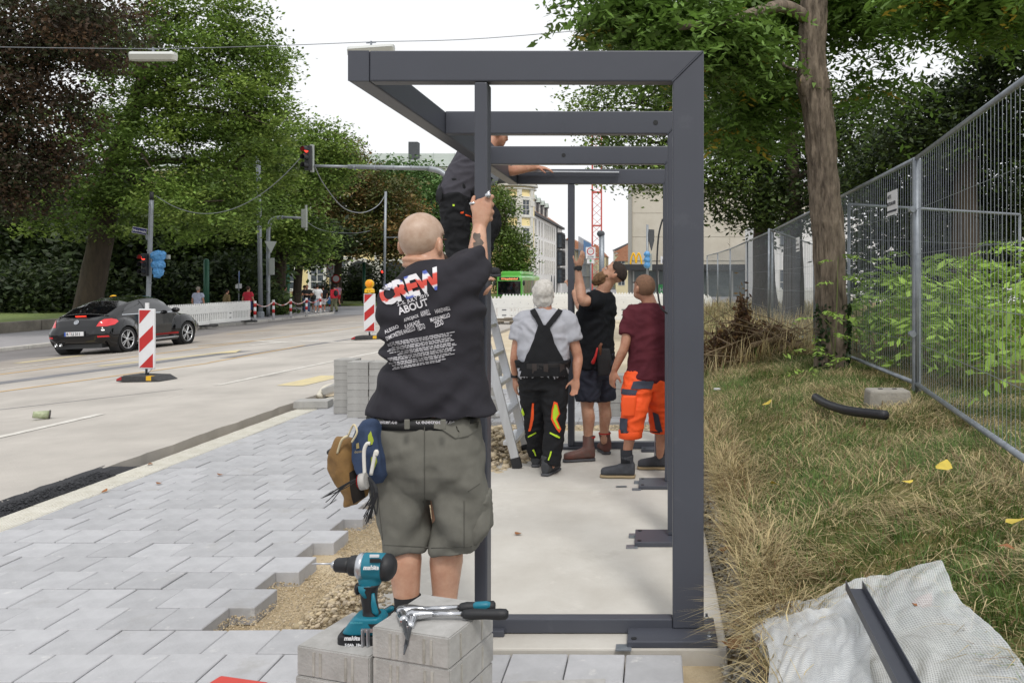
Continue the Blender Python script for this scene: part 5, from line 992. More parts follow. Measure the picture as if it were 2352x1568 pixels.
# lamp on the far side barrier, seen over the car roof
p = P(261, 690, 24.5); t = thing('warning_lamp', 'orange warning lamp showing above the car roof', 'lamp', P(261, 790, 24.5)); RX = Matrix.Translation(P(261, 687, 24.5)) @ Matrix.Rotation(R(90), 4, 'X')
B().lathe([(.12, -.05), (.13, 0), (.12, .05)], 20, RX).build('lamp_ring', MT['lamp yellow'], t, smooth=True); B().lathe([(.1, .05), (.08, .09), (.01, .1)], 20, RX).build('lens', MT['amber lens'], t, smooth=True); B().box(P(261, 705, 24.5), (.26, .12, .16)).build('battery_box', MT['lamp yellow'], t); B().box(P(261, 745, 24.5), (.25, .04, .95)).build('board', whitem, t); B().box(P(261, 798, 24.5), (.8, .4, .1)).build('rubber_foot', rubber, t)
# =============== black car ===============
paint = mat('black car paint', '07080b', .1, spec=.35, coat=.6); chrome = mat('chrome', 'c9ccd0', .12, metal=1); tyre = mat('tyre', '17181a', .8, var=.2, vs=20); alloy = mat('alloy', 'c4c6c9', .3, metal=.7); carglass = mat('car glass', '0a0d10', .03, spec=1.0, coat=.5); tail_r = mat('tail light', 'c01820', .15, coat=1, emit=.25); rim_d = mat('rim dark', '141517', .4)
car = thing('car', 'shiny black rounded coupe car driving away behind the traffic board', 'car')
st = [(-.885, .44, .60, .42, .38, .55, .22), (-.85, .34, .74, .66, .58, .62, .42), (-.74, .27, .90, .76, .68, .76, .50), (-.55, .23, 1.00, .80, .75, .88, .54), (-.36, .2, 1.075, .81, .775, .93, .57), (0, .19, 1.225, .81, .785, .95, .60), (.4, .19, 1.365, .81, .79, .96, .625), (.8, .19, 1.455, .81, .79, .96, .635), (1.2, .19, 1.49, .81, .79, .96, .635), (1.6, .19, 1.455, .81, .79, .96, .62), (1.9, .19, 1.34, .81, .785, .96, .60), (2.2, .19, 1.12, .80, .77, .95, .58), (2.38, .2, 1.01, .79, .75, .90, .55), (2.7, .22, .94, .77, .72, .84, .5), (3.0, .24, .86, .72, .66, .74, .44), (3.25, .28, .72, .6, .55, .62, .35), (3.40, .36, .56, .4, .36, .5, .2)]
st = [((y*.82 if y < 0 else y), a, b_, wl*.955, wb*.965, z2, wt) for y, a, b_, wl, wb, z2, wt in st]
q = B(); rings = []
for y, zb, zt, wl, wb, zb2, wt in st:
    hf = [(0, zb), (wl*.8, zb), (wl, zb+(zb2-zb)*.25), (wl+.01, zb+(zb2-zb)*.6), (wb, zb2), ((wb+wt)/2+.025, zb2+(zt-zb2)*.5), (wt, zb2+(zt-zb2)*.82), (wt*.6, zt-.012), (0, zt)]
    rings.append([Vector((x, y, z)) for x, z in hf]+[Vector((-x, y, z)) for x, z in hf[-2:0:-1]])
q.loft(rings)
for sx in (-1, 1):
    q.ell((sx*.735, -.02, .48), (.185, .60, .43), 20, 14); q.ell((sx*.735, 2.54, .47), (.185, .60, .43), 20, 14)
    q.ell((sx*.52, -.44, .52), (.33, .30, .25), 16, 12); q.ell((sx*.5, 3.0, .5), (.35, .42, .26), 16, 12)
    q.bb((sx*.66, .3, .17), (sx*.83, 2.2, .30))
cme = remesh(q, .019, 8, .5); bm = bmesh.new(); bm.from_mesh(cme); kill = []
for f in bm.faces:                              # open wheel arches and a flat floor
    c = f.calc_center_median()
    if c.z < .185 or (abs(c.x) > .6 and any(math.hypot(c.y-yy, c.z-.325) < .375 for yy in (0, 2.54))): kill.append(f)
bmesh.ops.delete(bm, geom=kill, context='FACES'); bm.to_mesh(cme); bm.free(); cme.polygons.foreach_set('use_smooth', [True]*len(cme.polygons))
body = obj('body', cme, paint, car); ct = bvh_of(cme)
for sx in (-1, 1):
    for yy in (0, 2.54): B().lathe([(.37, 0), (.37, .28), (.05, .28)], 24, Matrix.Translation((sx*.86, yy, .33)) @ Matrix.Rotation(R(-90)*sx, 4, 'Y'), cap=False).build('wheel_arch', darkm, body)
for sx in (-1, 1):
    rt = Vector((0, 1, 0)); dirn = Vector((-sx, 0, 0))
    decal([(-.02, 1.0), (.14, 1.14), (.36, 1.245), (.62, 1.315), (.72, 1.33), (.86, 1.0)], (sx*1, 0, 0), rt, (0, 0, 1), dirn, ct, .006, 10, 'rear_side_window', carglass, body)
    decal([(.90, 1.0), (.77, 1.335), (1.1, 1.36), (1.4, 1.34), (1.65, 1.275), (1.88, 1.16), (2.02, 1.045), (2.03, 1.0)], (sx*1, 0, 0), rt, (0, 0, 1), dirn, ct, .006, 10, 'door_window', carglass, body)
    decal([(-.03, .972), (2.06, .972), (2.06, .992), (-.03, .992)], (sx*1, 0, 0), rt, (0, 0, 1), dirn, ct, .008, 16, 'chrome_strip', chrome, body)
    decal([(.42, .345), (2.13, .345), (2.13, .395), (.42, .395)], (sx*1, 0, 0), rt, (0, 0, 1), dirn, ct, .006, 16, 'red_stripe', mat('stripe red', 'a01c1c', .4), body)
    decal([(.38, .245), (2.16, .245), (2.16, .27), (.38, .27)], (sx*1, 0, 0), rt, (0, 0, 1), dirn, ct, .01, 16, 'sill_trim', chrome, body)
    for yy in (.66, 2.07): decal([(yy, .34), (yy+.012, .34), (yy+.012+(.06 if yy < 1 else .03), .97), (yy+(.06 if yy < 1 else .03), .97)], (sx*1, 0, 0), rt, (0, 0, 1), dirn, ct, .0015, 8, 'door_gap', darkm, body)
    d2 = Vector((-sx*.75, 1, -.1)).normalized(); r2 = Vector((sx*1, .75, 0)).normalized(); r2 = Vector((d2.y, -d2.x, 0))*(1) ; r2.normalize()
    ys_ = lambda z: (ct.ray_cast(Vector((0, -3, z)), Vector((0, 1, 0)))[0] or Vector((0, -.7, 0))).y
    tl = [(1.2*x, 1.15*z) for x, z in [(-.20, -.075), (-.02, -.085), (.13, -.05), (.2, .02), (.17, .07), (.08, .095), (-.05, .085), (-.14, .03)]]
    if sx < 0: tl = [(-x, z) for x, z in tl]
    decal(tl, (sx*.70, -.50, .80), r2, (0, 0, 1), d2, ct, .008, 10, 'tail_light', tail_r, body)
    decal([(-.11, -.02), (.15, -.02), (.12, .018), (-.11, .018)] if sx > 0 else [(-.15, -.02), (.11, -.02), (.11, .018), (-.12, .018)], (sx*.66, -.62, .46), Vector((.92, sx*.4, 0)), (0, 0, 1), Vector((-sx*.4, .92, 0)), ct, .006, 8, 'rear_reflector', tail_r, body)
    m0 = Vector((sx*.93, 1.93, 1.03)); B().ell(m0, (.12, .07, .075), 14, 9).build('mirror', paint, car, smooth=True)
decal([(-.52, -.22), (.52, -.22), (.56, -.05), (.50, .12), (.36, .24), (-.36, .24), (-.50, .12), (-.56, -.05)], (0, -.12, 1.19), (1, 0, 0), (0, .45, .9), (0, .88, -.48), ct, .006, 14, 'rear_window', carglass, body)
decal([(-.5, -.25), (.5, -.25), (.46, .2), (-.46, .2)], (0, 1.05, 1.6), (1, 0, 0), (0, 1, 0), (0, 0, -1), ct, .005, 12, 'sunroof', carglass, body)
rs = [[Vector((x, -.41+.10*abs(x/.66)**2-o, 1.035-.06*abs(x/.66)**2.2+h)) for x in [-.66+.11*i for i in range(13)]] for o, h in ((.09, .012), (.1, .0), (.06, -.02), (-.12, .0), (-.1, .03))]
B().loft([[r[i] for r in rs] for i in range(13)]).build('spoiler', paint, car, smooth=True, fix=True)
B().bar((-.14, -.50, .985), (.14, -.50, .985), .02, .022).build('brake_light', mat('brake light', (1, .06, .03), .3, emit=.9), car)
tx_ = Matrix.Translation((0, ys_(.835)-.006, .835)) @ Matrix.Rotation(R(62), 4, 'X'); B().lathe([(.062, 0), (.062, .012), (.05, .014), (.05, .002)], 24, tx_).build('badge', chrome, car)
for a, b_ in (((-.045, .02), (-.018, -.04)), ((-.018, -.04), (0, .0)), ((0, .0), (.018, -.04)), ((.018, -.04), (.045, .02)), ((-.018, .045), (0, .005)), ((0, .005), (.018, .045))): B().bar(tx_ @ Vector((a[0], a[1], .012)), tx_ @ Vector((b_[0], b_[1], .012)), .008, .008, up=tx_.to_3x3() @ Vector((0, 0, 1))).build('badge', chrome, car)
PY = ys_(.545)+.03
B().box((0, PY-.02, .545), (.54, .06, .13)).build('plate_recess', darkm, car); pb = B().box((0, PY-.056, .545), (.5, .012, .108)).build('number_plate', whitem, car, bevel=.003)
B().box((-.23, PY-.0635, .545), (.04, .004, .104)).build('euro_band', mat('euro blue', '2a4fa8', .5), pb); place_text('R', .1, inkm, pb, (-.195, PY-.0635, .51), (1, 0, 0), (0, 0, 1), bold=.002); place_text('LI 311', .1, inkm, pb, (-.065, PY-.0635, .51), (1, 0, 0), (0, 0, 1), bold=.002, spacing=.95)
for z_, m_ in ((.57, redm), (.528, sigg)): B().lathe([(.014, 0), (.014, .003)], 12, Matrix.Translation((-.1, PY-.063, z_)) @ Matrix.Rotation(R(90), 4, 'X')).build('plate_seal', m_, pb)
B().prism([(-.05, 0), (.06, 0), (-.03, .06), (-.05, .06)], .02, Matrix.Translation((.01, .28, 1.325)) @ Matrix.Rotation(R(90), 4, 'Z')).build('antenna_fin', paint, car)
for sx in (-.5, -.38): B().lathe([(.035, 0), (.035, .08), (.028, .08), (.028, .01)], 16, Matrix.Translation((sx, -.66, .27)) @ Matrix.Rotation(R(90), 4, 'X')).build('exhaust_pipe', chrome, car, smooth=True)
B().bb((-.6, -.6, .16), (.6, 3.1, .3)).build('underbody', darkm, car)
for yy in (0, 2.54):
    for sx in (-1, 1):
        W = Matrix.Translation((sx*.775, yy, .335)) @ Matrix.Rotation(R(90)*sx, 4, 'Y')
        t_ = B().lathe([(.235, -.09), (.30, -.1), (.328, -.085), (.335, -.04), (.335, .04), (.328, .085), (.30, .1), (.243, .09)], 40, W, cap=False).build('tyre', tyre, car, smooth=True)
        r0 = B().lathe([(.24, .085), (.245, .098), (.234, .098), (.228, .08)], 40, W, cap=False); ro = r0.build('rim', alloy, t_, smooth=True); B().lathe([(.231, -.06), (.231, .08)], 40, W, cap=False).build('rim_barrel', rim_d, t_, smooth=True); B().lathe([(.228, .02), (.01, .02)], 32, W, cap=False).build('wheel_well', rim_d, t_)
        for k in range(5):
            for d_ in (-.17, .17):
                a = 2*math.pi*k/5+d_; B().box((0, .128, .075), (.024, .2, .022), 0, 0, W @ Matrix.Rotation(a, 4, 'Z')).build('spoke', alloy, t_, bevel=.006)
        B().lathe([(.045, .06), (.045, .09), (.03, .096), (.005, .097)], 20, W).build('hub_cap', alloy, t_, smooth=True)
pr, pf = GR(295, 808), GR(431, 792); yaw = min([R(a*.1) for a in range(-150, 151)], key=lambda a: abs(U0+F*(pr.x-2.54*math.sin(a))/(pr.y+2.54*math.cos(a))-432)); car.rotation_euler = (0, R(-2.15), yaw)
car.location = (pr.x-.87*math.cos(yaw), pr.y-.87*math.sin(yaw), zr(pr.x)-.87*.0375+.005)

# =============== green bus ===============
bg_ = mat('bus green', '62b84c', .35, coat=.5); bus = thing('city_bus', 'bright green city bus behind the white barriers', 'bus', (0, 0, 0))
def rsec(y, w_, z0, z1, r): return [Vector((x, y, z)) for x, z in ((-w_+r, z0), (w_-r, z0), (w_, z0+r), (w_, z1-r), (w_-r*.4, z1-r*.4), (w_-r, z1), (-w_+r, z1), (-w_+r*.4, z1-r*.4), (-w_, z1-r), (-w_, z0+r))]
B().loft([rsec(-.04, 1.12, .45, 2.75, .2), rsec(.06, 1.24, .35, 2.9, .2), rsec(.3, 1.275, .3, 2.95, .2), rsec(12, 1.275, .3, 2.95, .2)]).build('body', bg_, bus, fix=True)
B().loft([rsec(.9, .98, 2.9, 3.25, .12), rsec(1.3, 1.08, 2.9, 3.38, .16), rsec(9, 1.08, 2.9, 3.38, .16)]).build('roof_pod', bg_, bus, fix=True)
B().bb((-1.13, -.06, 1.0), (1.13, .0, 2.4)).build('windscreen', carglass, bus, bevel=.05); B().bb((-1.0, -.07, 2.48), (1.0, .0, 2.78)).build('display', darkm, bus, bevel=.08)
place_text('8 Hauptbahnhof', .27, mat('display orange', (1, .35, .15), .5, emit=.7), bus, (-.78, -.075, 2.53), (1, 0, 0), (0, 0, 1), bold=.006, spacing=.92)
for k in range(5): B().bb((1.272, 1.0+2.2*k, 1.15), (1.285, 3.0+2.2*k, 2.45)).build('side_window', carglass, bus)
B().bb((-1.16, -.05, .62), (1.16, -.01, .95)).build('bumper_trim', mat('bus trim', '2f3338', .4), bus, bevel=.05)
for sx in (-1, 1): B().box((sx*.75, -.06, .68), (.4, .04, .16)).build('headlight', whitem, bus, bevel=.03); B().ell((sx*1.45, -.15, 2.2), (.12, .1, .28)).build('mirror', darkm, bus, smooth=True); B().bar((sx*.2, -.075, 1.05), (sx*.75, -.075, 1.2), .02, .04).build('wiper', darkm, bus)
for sx in (-1.1, 1.1):
    for yy in (2.6, 8.8): B().lathe([(.2, -.14), (.46, -.14), (.46, .14), (.2, .14)], 20, Matrix.Translation((sx, yy, .46)) @ Matrix.Rotation(R(90), 4, 'Y')).build('wheel', tyre, bus)
p = P(1170, 639, 80); bus.location = (p.x, 80, -1.02)
# =============== people ===============
skin = mat('skin', 'c69d85', .5, c2='ad7c63', vs=12, bump=.06, bs=120, sss=.08, detail=8); skin_red = mat('tanned skin', 'bd8f76', .5, c2='a36e57', vs=12, bump=.06, bs=120, sss=.08)
def ring(c, r, f, a, b_, n=22, e=2.5):
    o = []
    for j in range(n):
        t = 2*math.pi*j/n; cs, sn = math.cos(t), math.sin(t); o.append(c+r*(a*math.copysign(abs(cs)**(2/e), cs))+f*(b_*math.copysign(abs(sn)**(2/e), sn)))
    return o
def limb(q, pts, rads, n=14): q.tube(smooth_path(pts, 4), [x for i in range(len(rads)-1) for x in [rads[i]+(rads[i+1]-rads[i])*k/4 for k in range(4)]]+[rads[-1]], n, rnd=True)
def hand(q, w_, d, n, side, curl=.35, k=1.0, thumb=1.0):
    """palm and five fingers; d = wrist-to-knuckle direction, n = where the palm faces, side = +1 when the thumb leaves along d x n"""
    d = Vector(d).normalized(); n = Vector(n); n = (n-d*n.dot(d)).normalized(); s_ = d.cross(n)*side
    q.loft([ring(w_+d*(.0*k), s_, n, .026*k, .019*k, 12), ring(w_+d*.03*k, s_, n, .036*k, .019*k, 12), ring(w_+d*.065*k, s_, n, .043*k, .017*k, 12), ring(w_+d*.092*k, s_, n, .04*k, .013*k, 12)])
    for i, (o, L_, r0) in enumerate(((.031, .072, .0095), (.0105, .08, .0098), (-.0105, .075, .0095), (-.030, .06, .0085))):
        p = w_+d*.088*k+s_*o*k; pts = [p-d*.02*k, p]; a = curl*.6
        for fr in (.45, .32, .23): p = p+(d*math.cos(a)+n*math.sin(a)+s_*o*.6)*L_*fr*k; pts.append(p); a += curl
        q.tube(pts, [r0*k, r0*k, r0*.95*k, r0*.9*k, r0*.75*k], 8, rnd=True)
    p0 = w_+d*.025*k+s_*.028*k; p1 = p0+(s_*.75+d*.6+n*.25).normalized()*.042*k; p2 = p1+(d*.8+s_*.35+n*.4*thumb).normalized()*.032*k; p3 = p2+(d*.85+n*.6*thumb).normalized()*.025*k
    q.tube([p0, p1, p2, p3], [.015*k, .0125*k, .011*k, .0085*k], 8, rnd=True)
def headm(c, face, up=(0, 0, 1)):
    f = Vector(face).normalized(); u = Vector(up); u = (u-f*u.dot(f)).normalized(); r = f.cross(u); M_ = Matrix(((r.x, f.x, u.x, 0), (r.y, f.y, u.y, 0), (r.z, f.z, u.z, 0), (0, 0, 0, 1))); M_.translation = c; return M_
def head(q, c, face, up=(0, 0, 1), k=1.0, wide=1.0):
    M_ = headm(c, face, up); E = lambda p, r, n=18, m=12: q.ell((0, 0, 0), tuple(x*k for x in r), n, m, M_ @ Matrix.Translation(Vector(p)*k))
    E((0, -.012, .028), (.078*wide, .098, .092)); E((0, .02, -.035), (.066*wide, .075, .075)); E((0, .052, -.078), (.042*wide, .042, .034))
    E((0, .088, -.012), (.013, .022, .03), 10, 8); E((0, .1, -.025), (.017, .016, .012), 10, 8); E((0, .086, -.058), (.026, .012, .008), 10, 6); E((0, .08, .022), (.05, .016, .012), 12, 6)
    for sx in (-1, 1): E((sx*.082*wide, -.012, -.01), (.012, .022, .036), 10, 8); E((sx*.088*wide, -.02, .0), (.01, .012, .026), 8, 6); E((sx*.033, .077, .002), (.012, .01, .008), 8, 6)
    return M_
def face_parts(t, M_, k, eyes=True):
    if not eyes: return
    for sx in (-1, 1):
        B().ell((0, 0, 0), (.011*k, .008*k, .008*k), 10, 8, M_ @ Matrix.Translation(Vector((sx*.033, .084, .002))*k)).build('eye', mat('eye white', 'd8d4cc', .3), t, smooth=True)
        B().ell((0, 0, 0), (.024*k, .008*k, .005*k), 10, 6, M_ @ Matrix.Translation(Vector((sx*.034, .09, .024))*k)).build('eyebrow', mat('brow brown', '4a3526', .9), t, smooth=True)
def foldfn(A, s1, st=(1, 1, 1), seed=0, lo=None):
    S_ = Vector((seed, seed*.7, 0))
    def fn(c, n):
        p = Vector((c.x*st[0], c.y*st[1], c.z*st[2]))+S_; w_ = noise.noise(p*s1*.5)
        return A*1.7*((1-abs(noise.noise(p*s1+Vector((w_, w_, w_)))*2))*.9-.35)+A*.7*(.5-abs(noise.noise(p*s1*2.3)))
    return fn
def cloth(nm, q, vox, m, t, A=.006, s1=9, st=(1, 1, 1), sm=3, seed=0):
    me = remesh(q, vox, sm); displace(me, foldfn(A, s1, st, seed)); return obj(nm, me, m, t), me
def shoe(t, heel, toe, k=1.0, up_m=None, sole_m=None, shaft=.1, ank=None, vox=.009):
    heel, toe = Vector(heel), Vector(toe); d = toe-heel; L_ = d.length; d.normalize(); s_ = d.cross(Vector((0, 0, 1))).normalized(); q = B(); U = Vector((0, 0, 1))
    prof = [(-.02, .034, .075), (.08, .042, .085), (.3, .042, .085), (.55, .047, .058), (.8, .052, .044), (.95, .045, .036), (1.02, .028, .026)]
    q.loft([ring(heel+d*L_*a+U*(.03*k+h*.5*k), s_, U, w_*k, h*.5*k+.012, 16, 2.6) for a, w_, h in prof])
    a = heel+d*L_*.2+U*.09*k; b_ = Vector(ank) if ank is not None else a+U*shaft*k; q.tube([a-U*.05*k, a, a.lerp(b_, .6), a.lerp(b_, 1)], [.05*k, .05*k, .05*k, .054*k], 14)
    obj('shoe_upper', remesh(q, vox, 3), up_m, t)
    so = B(); so.loft([ring(heel+d*L_*a+U*(.013*k), s_, U, w_*.95*k, .013*k, 14, 3) for a, w_ in ((-.03, .036), (.1, .046), (.4, .044), (.7, .054), (.95, .05), (1.04, .03))]); so.build('shoe_sole', sole_m, t, smooth=True)
def torso_rings(pel, chest, neck, rh, rs, g=1.0, infl=0, lo=-.1, belly=1.0, k=1.0):
    up = (chest-pel).normalized(); fh = up.cross(rh); up2 = (neck-chest).normalized(); fs = up2.cross(rs); i = infl; W = pel.lerp(chest, .55); rw = (rh+rs).normalized(); fw = (fh+fs).normalized()
    return [ring(pel+up*lo*k, rh, fh, (.15+i)*g*k, (.105+i)*g*k), ring(pel, rh, fh, (.175+i)*g*k, (.125+i)*g*k), ring(W, rw, fw, (.160+i)*g*belly*k, (.118+i)*g*belly*k), ring(chest, rs, fs, (.185+i)*g*k, (.128+i)*g*k), ring(chest.lerp(neck, .5), rs, fs, (.185+i)*g*k, (.11+i)*g*k), ring(chest.lerp(neck, .82), rs, fs, (.135+i)*g*k, (.082+i)*k), ring(neck, rs, fs, (.066+i*.5)*k, (.064+i*.5)*k)]

# ---------------- bald man (seen from behind, nearest) ----------------
YB = 3.45; J = lambda u, v, Y=YB: P(u, v, Y)
bm_ = thing('person', 'bald man in black crew shirt and grey shorts holding the front post', 'person', Vector((J(985, 1500).x, YB, 0)))
q = B(); pel, chest, nk, hd = J(985, 1035), J(985, 780), J(985, 610, 3.48), J(972, 560, 3.5); rx = Vector((1, 0, 0)); rs = Vector((1, .05, .22)).normalized()
q.loft(torso_rings(pel, chest, nk, rx, rs, .86, -.02)); limb(q, [J(985, 650, 3.47), J(982, 610, 3.49), J(976, 575, 3.5)], [.085, .078, .072], 18)
Mh = head(q, hd, (.30, .95, -.02), (.05, .1, 1), 1.03, 1.06); [q.ell((0, 0, 0), (.012, .024, .04), 12, 8, Mh @ Matrix.Translation((sx*.095, -.018, -.012)) @ Matrix.Rotation(sx*.35, 4, 'Z')) for sx in (-1, 1)]; q.ell((0, 0, 0), (.083, .098, .095), 20, 14, Mh @ Matrix.Translation((0, -.015, .025)))
for dz, dy in ((-.07, -.072), (-.095, -.066)): q.ell((0, 0, 0), (.06, .03, .016), 14, 8, Mh @ Matrix.Translation((0, dy, dz)))
shR, elR, wrR = J(1048, 645, 3.46), J(1094, 622, 3.60), J(1101, 525, 3.70)
limb(q, [shR, shR.lerp(elR, .5), elR, elR.lerp(wrR, .3), elR.lerp(wrR, .75), wrR], [.06, .056, .047, .05, .037, .031])
# right hand closed round the post
q.loft([ring(J(1101, 528, 3.70), rx, Vector((0, 1, 0)), .03, .022, 12), ring(J(1104, 508, 3.70), rx, Vector((0, 1, 0)), .04, .022, 12), ring(J(1107, 486, 3.702), rx, Vector((0, 1, 0)), .046, .021, 12), ring(J(1109, 468, 3.705), rx, Vector((0, 1, 0)), .042, .018, 12), ring(J(1111, 456, 3.71), rx, Vector((0, 1, 0)), .03, .014, 12)])
for i, v in enumerate((455, 471, 487, 502)): q.tube([J(1110, v+4, 3.702), J(1124-(i == 3)*3, v-2+i, 3.705), J(1131-(i == 3)*3, v-3+i*1.5, 3.74), J(1129-(i == 3)*3, v-4+i*2, 3.79), J(1120, v-3+i*2, 3.85)], [.0125, .0125, .0118, .011, .0095], 9, rnd=True)
q.tube([J(1096, 500, 3.70), J(1088, 480, 3.705), J(1085, 466, 3.715), J(1089, 452, 3.735)], [.017, .0145, .013, .01], 9, rnd=True)
# left arm across the front of the body to the post
shL, elL, wrL = J(905, 690, 3.47), J(1010, 790, 3.74), J(1100, 700, 3.80); limb(q, [shL, shL.lerp(elL, .5), elL, elL.lerp(wrL, .4), wrL], [.058, .054, .046, .046, .03]); hand(q, wrL+Vector((0, 0, .0)), (.12, .0, .95), (.9, .3, 0), -1, .7)
for sx, kn, an in ((-1, J(930, 1225, 3.5), J(936, 1440, 3.46)), (1, J(1030, 1225, 3.52), J(1018, 1440, 3.52))):
    hp = pel+rx*sx*.1; limb(q, [hp, hp.lerp(kn, .5), kn, kn.lerp(an, .28)+Vector((0, -.012, 0)), kn.lerp(an, .62), an], [.1, .088, .064, .072, .056, .044], 16)
body_me = remesh(q, .0075, 4); body = obj('body', body_me, mat('bald man skin', 'cba289', .42, c2='b17f66', vs=11, bump=.05, bs=140, sss=.1, detail=8), bm_)
face_parts(body, Mh, 1.03)
for sx in (-1, 1): B().ell((0, 0, 0), (.02, .05, .035), 12, 8, Mh @ Matrix.Translation((sx*.062, .045, -.07))).build('beard', mat('dark stubble', '4a382c', .9), body, smooth=True)
[B().ell(bvh_of(body_me).ray_cast(cam.location, (J(u, v, 3.4)-cam.location).normalized())[0], (.003, .002, .003), 8, 6).build('mole', mat('mole brown', '5e4436', .7), body, smooth=True) for u, v in ((966, 540), (992, 517), (940, 543))]; hairless = mat('shaved scalp', 'bda593', .45, c2='ab8f7b', vs=30); tat = mat('tattoo ink', '5b5048', .6, var=.3, vs=30); bt_ = bvh_of(body_me); rr = random.Random(3)
tat_pts = []
for k in range(9):
    u, v = 1080+rr.uniform(-4, 22), 535+k*7.5; pl = [(.018*rr.uniform(.5, 1.2)*math.cos(a), .022*rr.uniform(.5, 1.3)*math.sin(a)) for a in [2*math.pi*i/9 for i in range(9)]]; pp = J(u, v, 3.6); h = bt_.ray_cast(cam.location, (pp-cam.location).normalized())
    if h[0] is not None and h[0].x < -.73: decal(pl, h[0], rx, (0, 0, 1), (h[0]-cam.location).normalized(), bt_, .0012, 5, 'tattoo', tat, body)
# shirt
rows = [(598, 952, 1022, .075), (606, 938, 1036, .085), (620, 915, 1058, .105), (645, 888, 1092, .125), (675, 871, 1108, .135), (710, 867, 1110, .145), (765, 872, 1108, .155), (815, 881, 1107, .15), (838, 884, 1107, .15), (870, 873, 1112, .16), (910, 855, 1123, .165), (940, 839, 1136, .168), (951, 837, 1139, .168)]
q = B(); rg = []
for v, ul, ur, dp in rows:
    a, b_ = J(ul, v), J(ur, v); tilt = -.0; c = (a+b_)/2; rg.append(ring(c+Vector((0, .02, 0)), Vector((1, 0, .16 if v < 700 else .0)).normalized(), Vector((0, 1, 0)), (b_-a).length/2, dp, 30, 2.5))
q.loft(rg); limb(q, [J(1040, 650, 3.45), J(1062, 632, 3.48), J(1086, 606, 3.555)], [.105, .098, .082], 18); limb(q, [J(915, 690, 3.47), J(935, 715, 3.6), J(965, 750, 3.68)], [.09, .085, .08], 14)
me = remesh(q, .0085, 5)
def shirt_fold(c, n):
    z = c.z; x = c.x+.96
    side = max(0, 1-abs(z-1.33+.0)/.22)*max(0, min(1, (-x)/.2+.3)); w_ = noise.noise(c*5)*.9
    f = .017*math.sin(z*62+x*18+w_*5)*side
    low = max(0, min(1, (1.28-z)/.2)); f += .011*low*math.sin(z*34-x*30+w_*4)*(.5+.5*math.sin(x*9+1))
    f += .011*max(0, min(1, (z-1.42)/.1))*math.sin((x*.8-z)*46+w_*3)*max(0, x*4+.2)
    return f+.007*fbm(c+Vector((4, 0, 0)), 6)+.008*(.4-abs(noise.noise(Vector((c.x*1.2+c.z*.8, c.y, c.z*1.5))*7))*1.6)
displace(me, shirt_fold); shirt = obj('shirt', me, mat('faded black cotton', '2d2c32', .85, var=.1, vs=8, bump=.12, bs=600, spec=.25), bm_); stv = bvh_of(me)
white_pr = mat('shirt print white', 'cfcdd2', .8, var=.12, vs=60)
# union-flag coloured lettering
mcrew = mat('crew print', 'c0392f', .8); ntc = mcrew.node_tree; tc = ntc.nodes.new('ShaderNodeTexCoord'); sep = ntc.nodes.new('ShaderNodeSeparateXYZ'); at = ntc.nodes.new('ShaderNodeAttribute'); at.attribute_name = 'col'
ntc.links.new(at.outputs['Color'], ntc.nodes['Principled BSDF'].inputs['Base Color'])
def flag(x, y):
    d = y-.5-(x-.5)*.25*math.sin(x*7)
    if abs(d) < .2+.05*math.sin(x*23): return (.60, .07, .05)
    if abs(d) < .40+.08*math.sin(x*11+1): return (.72, .71, .74)
    return (.08, .12, .42) if math.sin(x*17) > .2 else (.72, .71, .74)
def shirt_text(txt, a, b_, h, m, bold=0, flagged=False, spacing=1):
    tm = text_mesh(txt, 1.0, bold=bold, spacing=spacing); xs = [v.co.x for v in tm.vertices]; ys = [v.co.y for v in tm.vertices]; W, Hh = max(xs)-min(xs), max(ys)-min(ys); bmn = bmesh.new(); bmn.from_mesh(tm); bpy.data.meshes.remove(tm)
    if flagged:
        for k in range(1, 40):
            bmesh.ops.bisect_plane(bmn, geom=bmn.verts[:]+bmn.edges[:]+bmn.faces[:], plane_co=(min(xs)+W*k/40, 0, 0), plane_no=(1, 0, 0))
        for k in range(1, 14): bmesh.ops.bisect_plane(bmn, geom=bmn.verts[:]+bmn.edges[:]+bmn.faces[:], plane_co=(0, min(ys)+Hh*k/14, 0), plane_no=(0, 1, 0))
    A_, Bq = J(*a, 3.33), J(*b_, 3.33); d = Bq-A_; Lw = d.length; d.normalize(); up = Vector((-d.z, 0, d.x)); hh = h/537.
    cl = []
    for v in bmn.verts: cl.append(flag((v.co.x-min(xs))/W, (v.co.y-min(ys))/Hh)); v.co = Vector(((v.co.x-min(xs))/W*Lw, (v.co.y-min(ys))/Hh*hh, 0))
    wrap_bm(bmn, A_, d, up, (A_+d*Lw*.5-cam.location).normalized(), stv, .006); o_ = bpy.data.meshes.new('print'); bmn.to_mesh(o_); bmn.free()
    if flagged and len(o_.vertices) == len(cl):
        ca = o_.color_attributes.new('col', 'FLOAT_COLOR', 'POINT')
        for i, c in enumerate(cl): ca.data[i].color = (*c, 1)
    return obj('lettering', o_, m, shirt)
shirt_text('CREW', (880, 706), (1020, 661), 50, mcrew, .05, True, .95)
shirt_text('2.-5. JULY 2015', (915, 706), (987, 682), 10, white_pr, .02); shirt_text('ABOUT', (918, 724), (986, 701), 17, white_pr, .025)
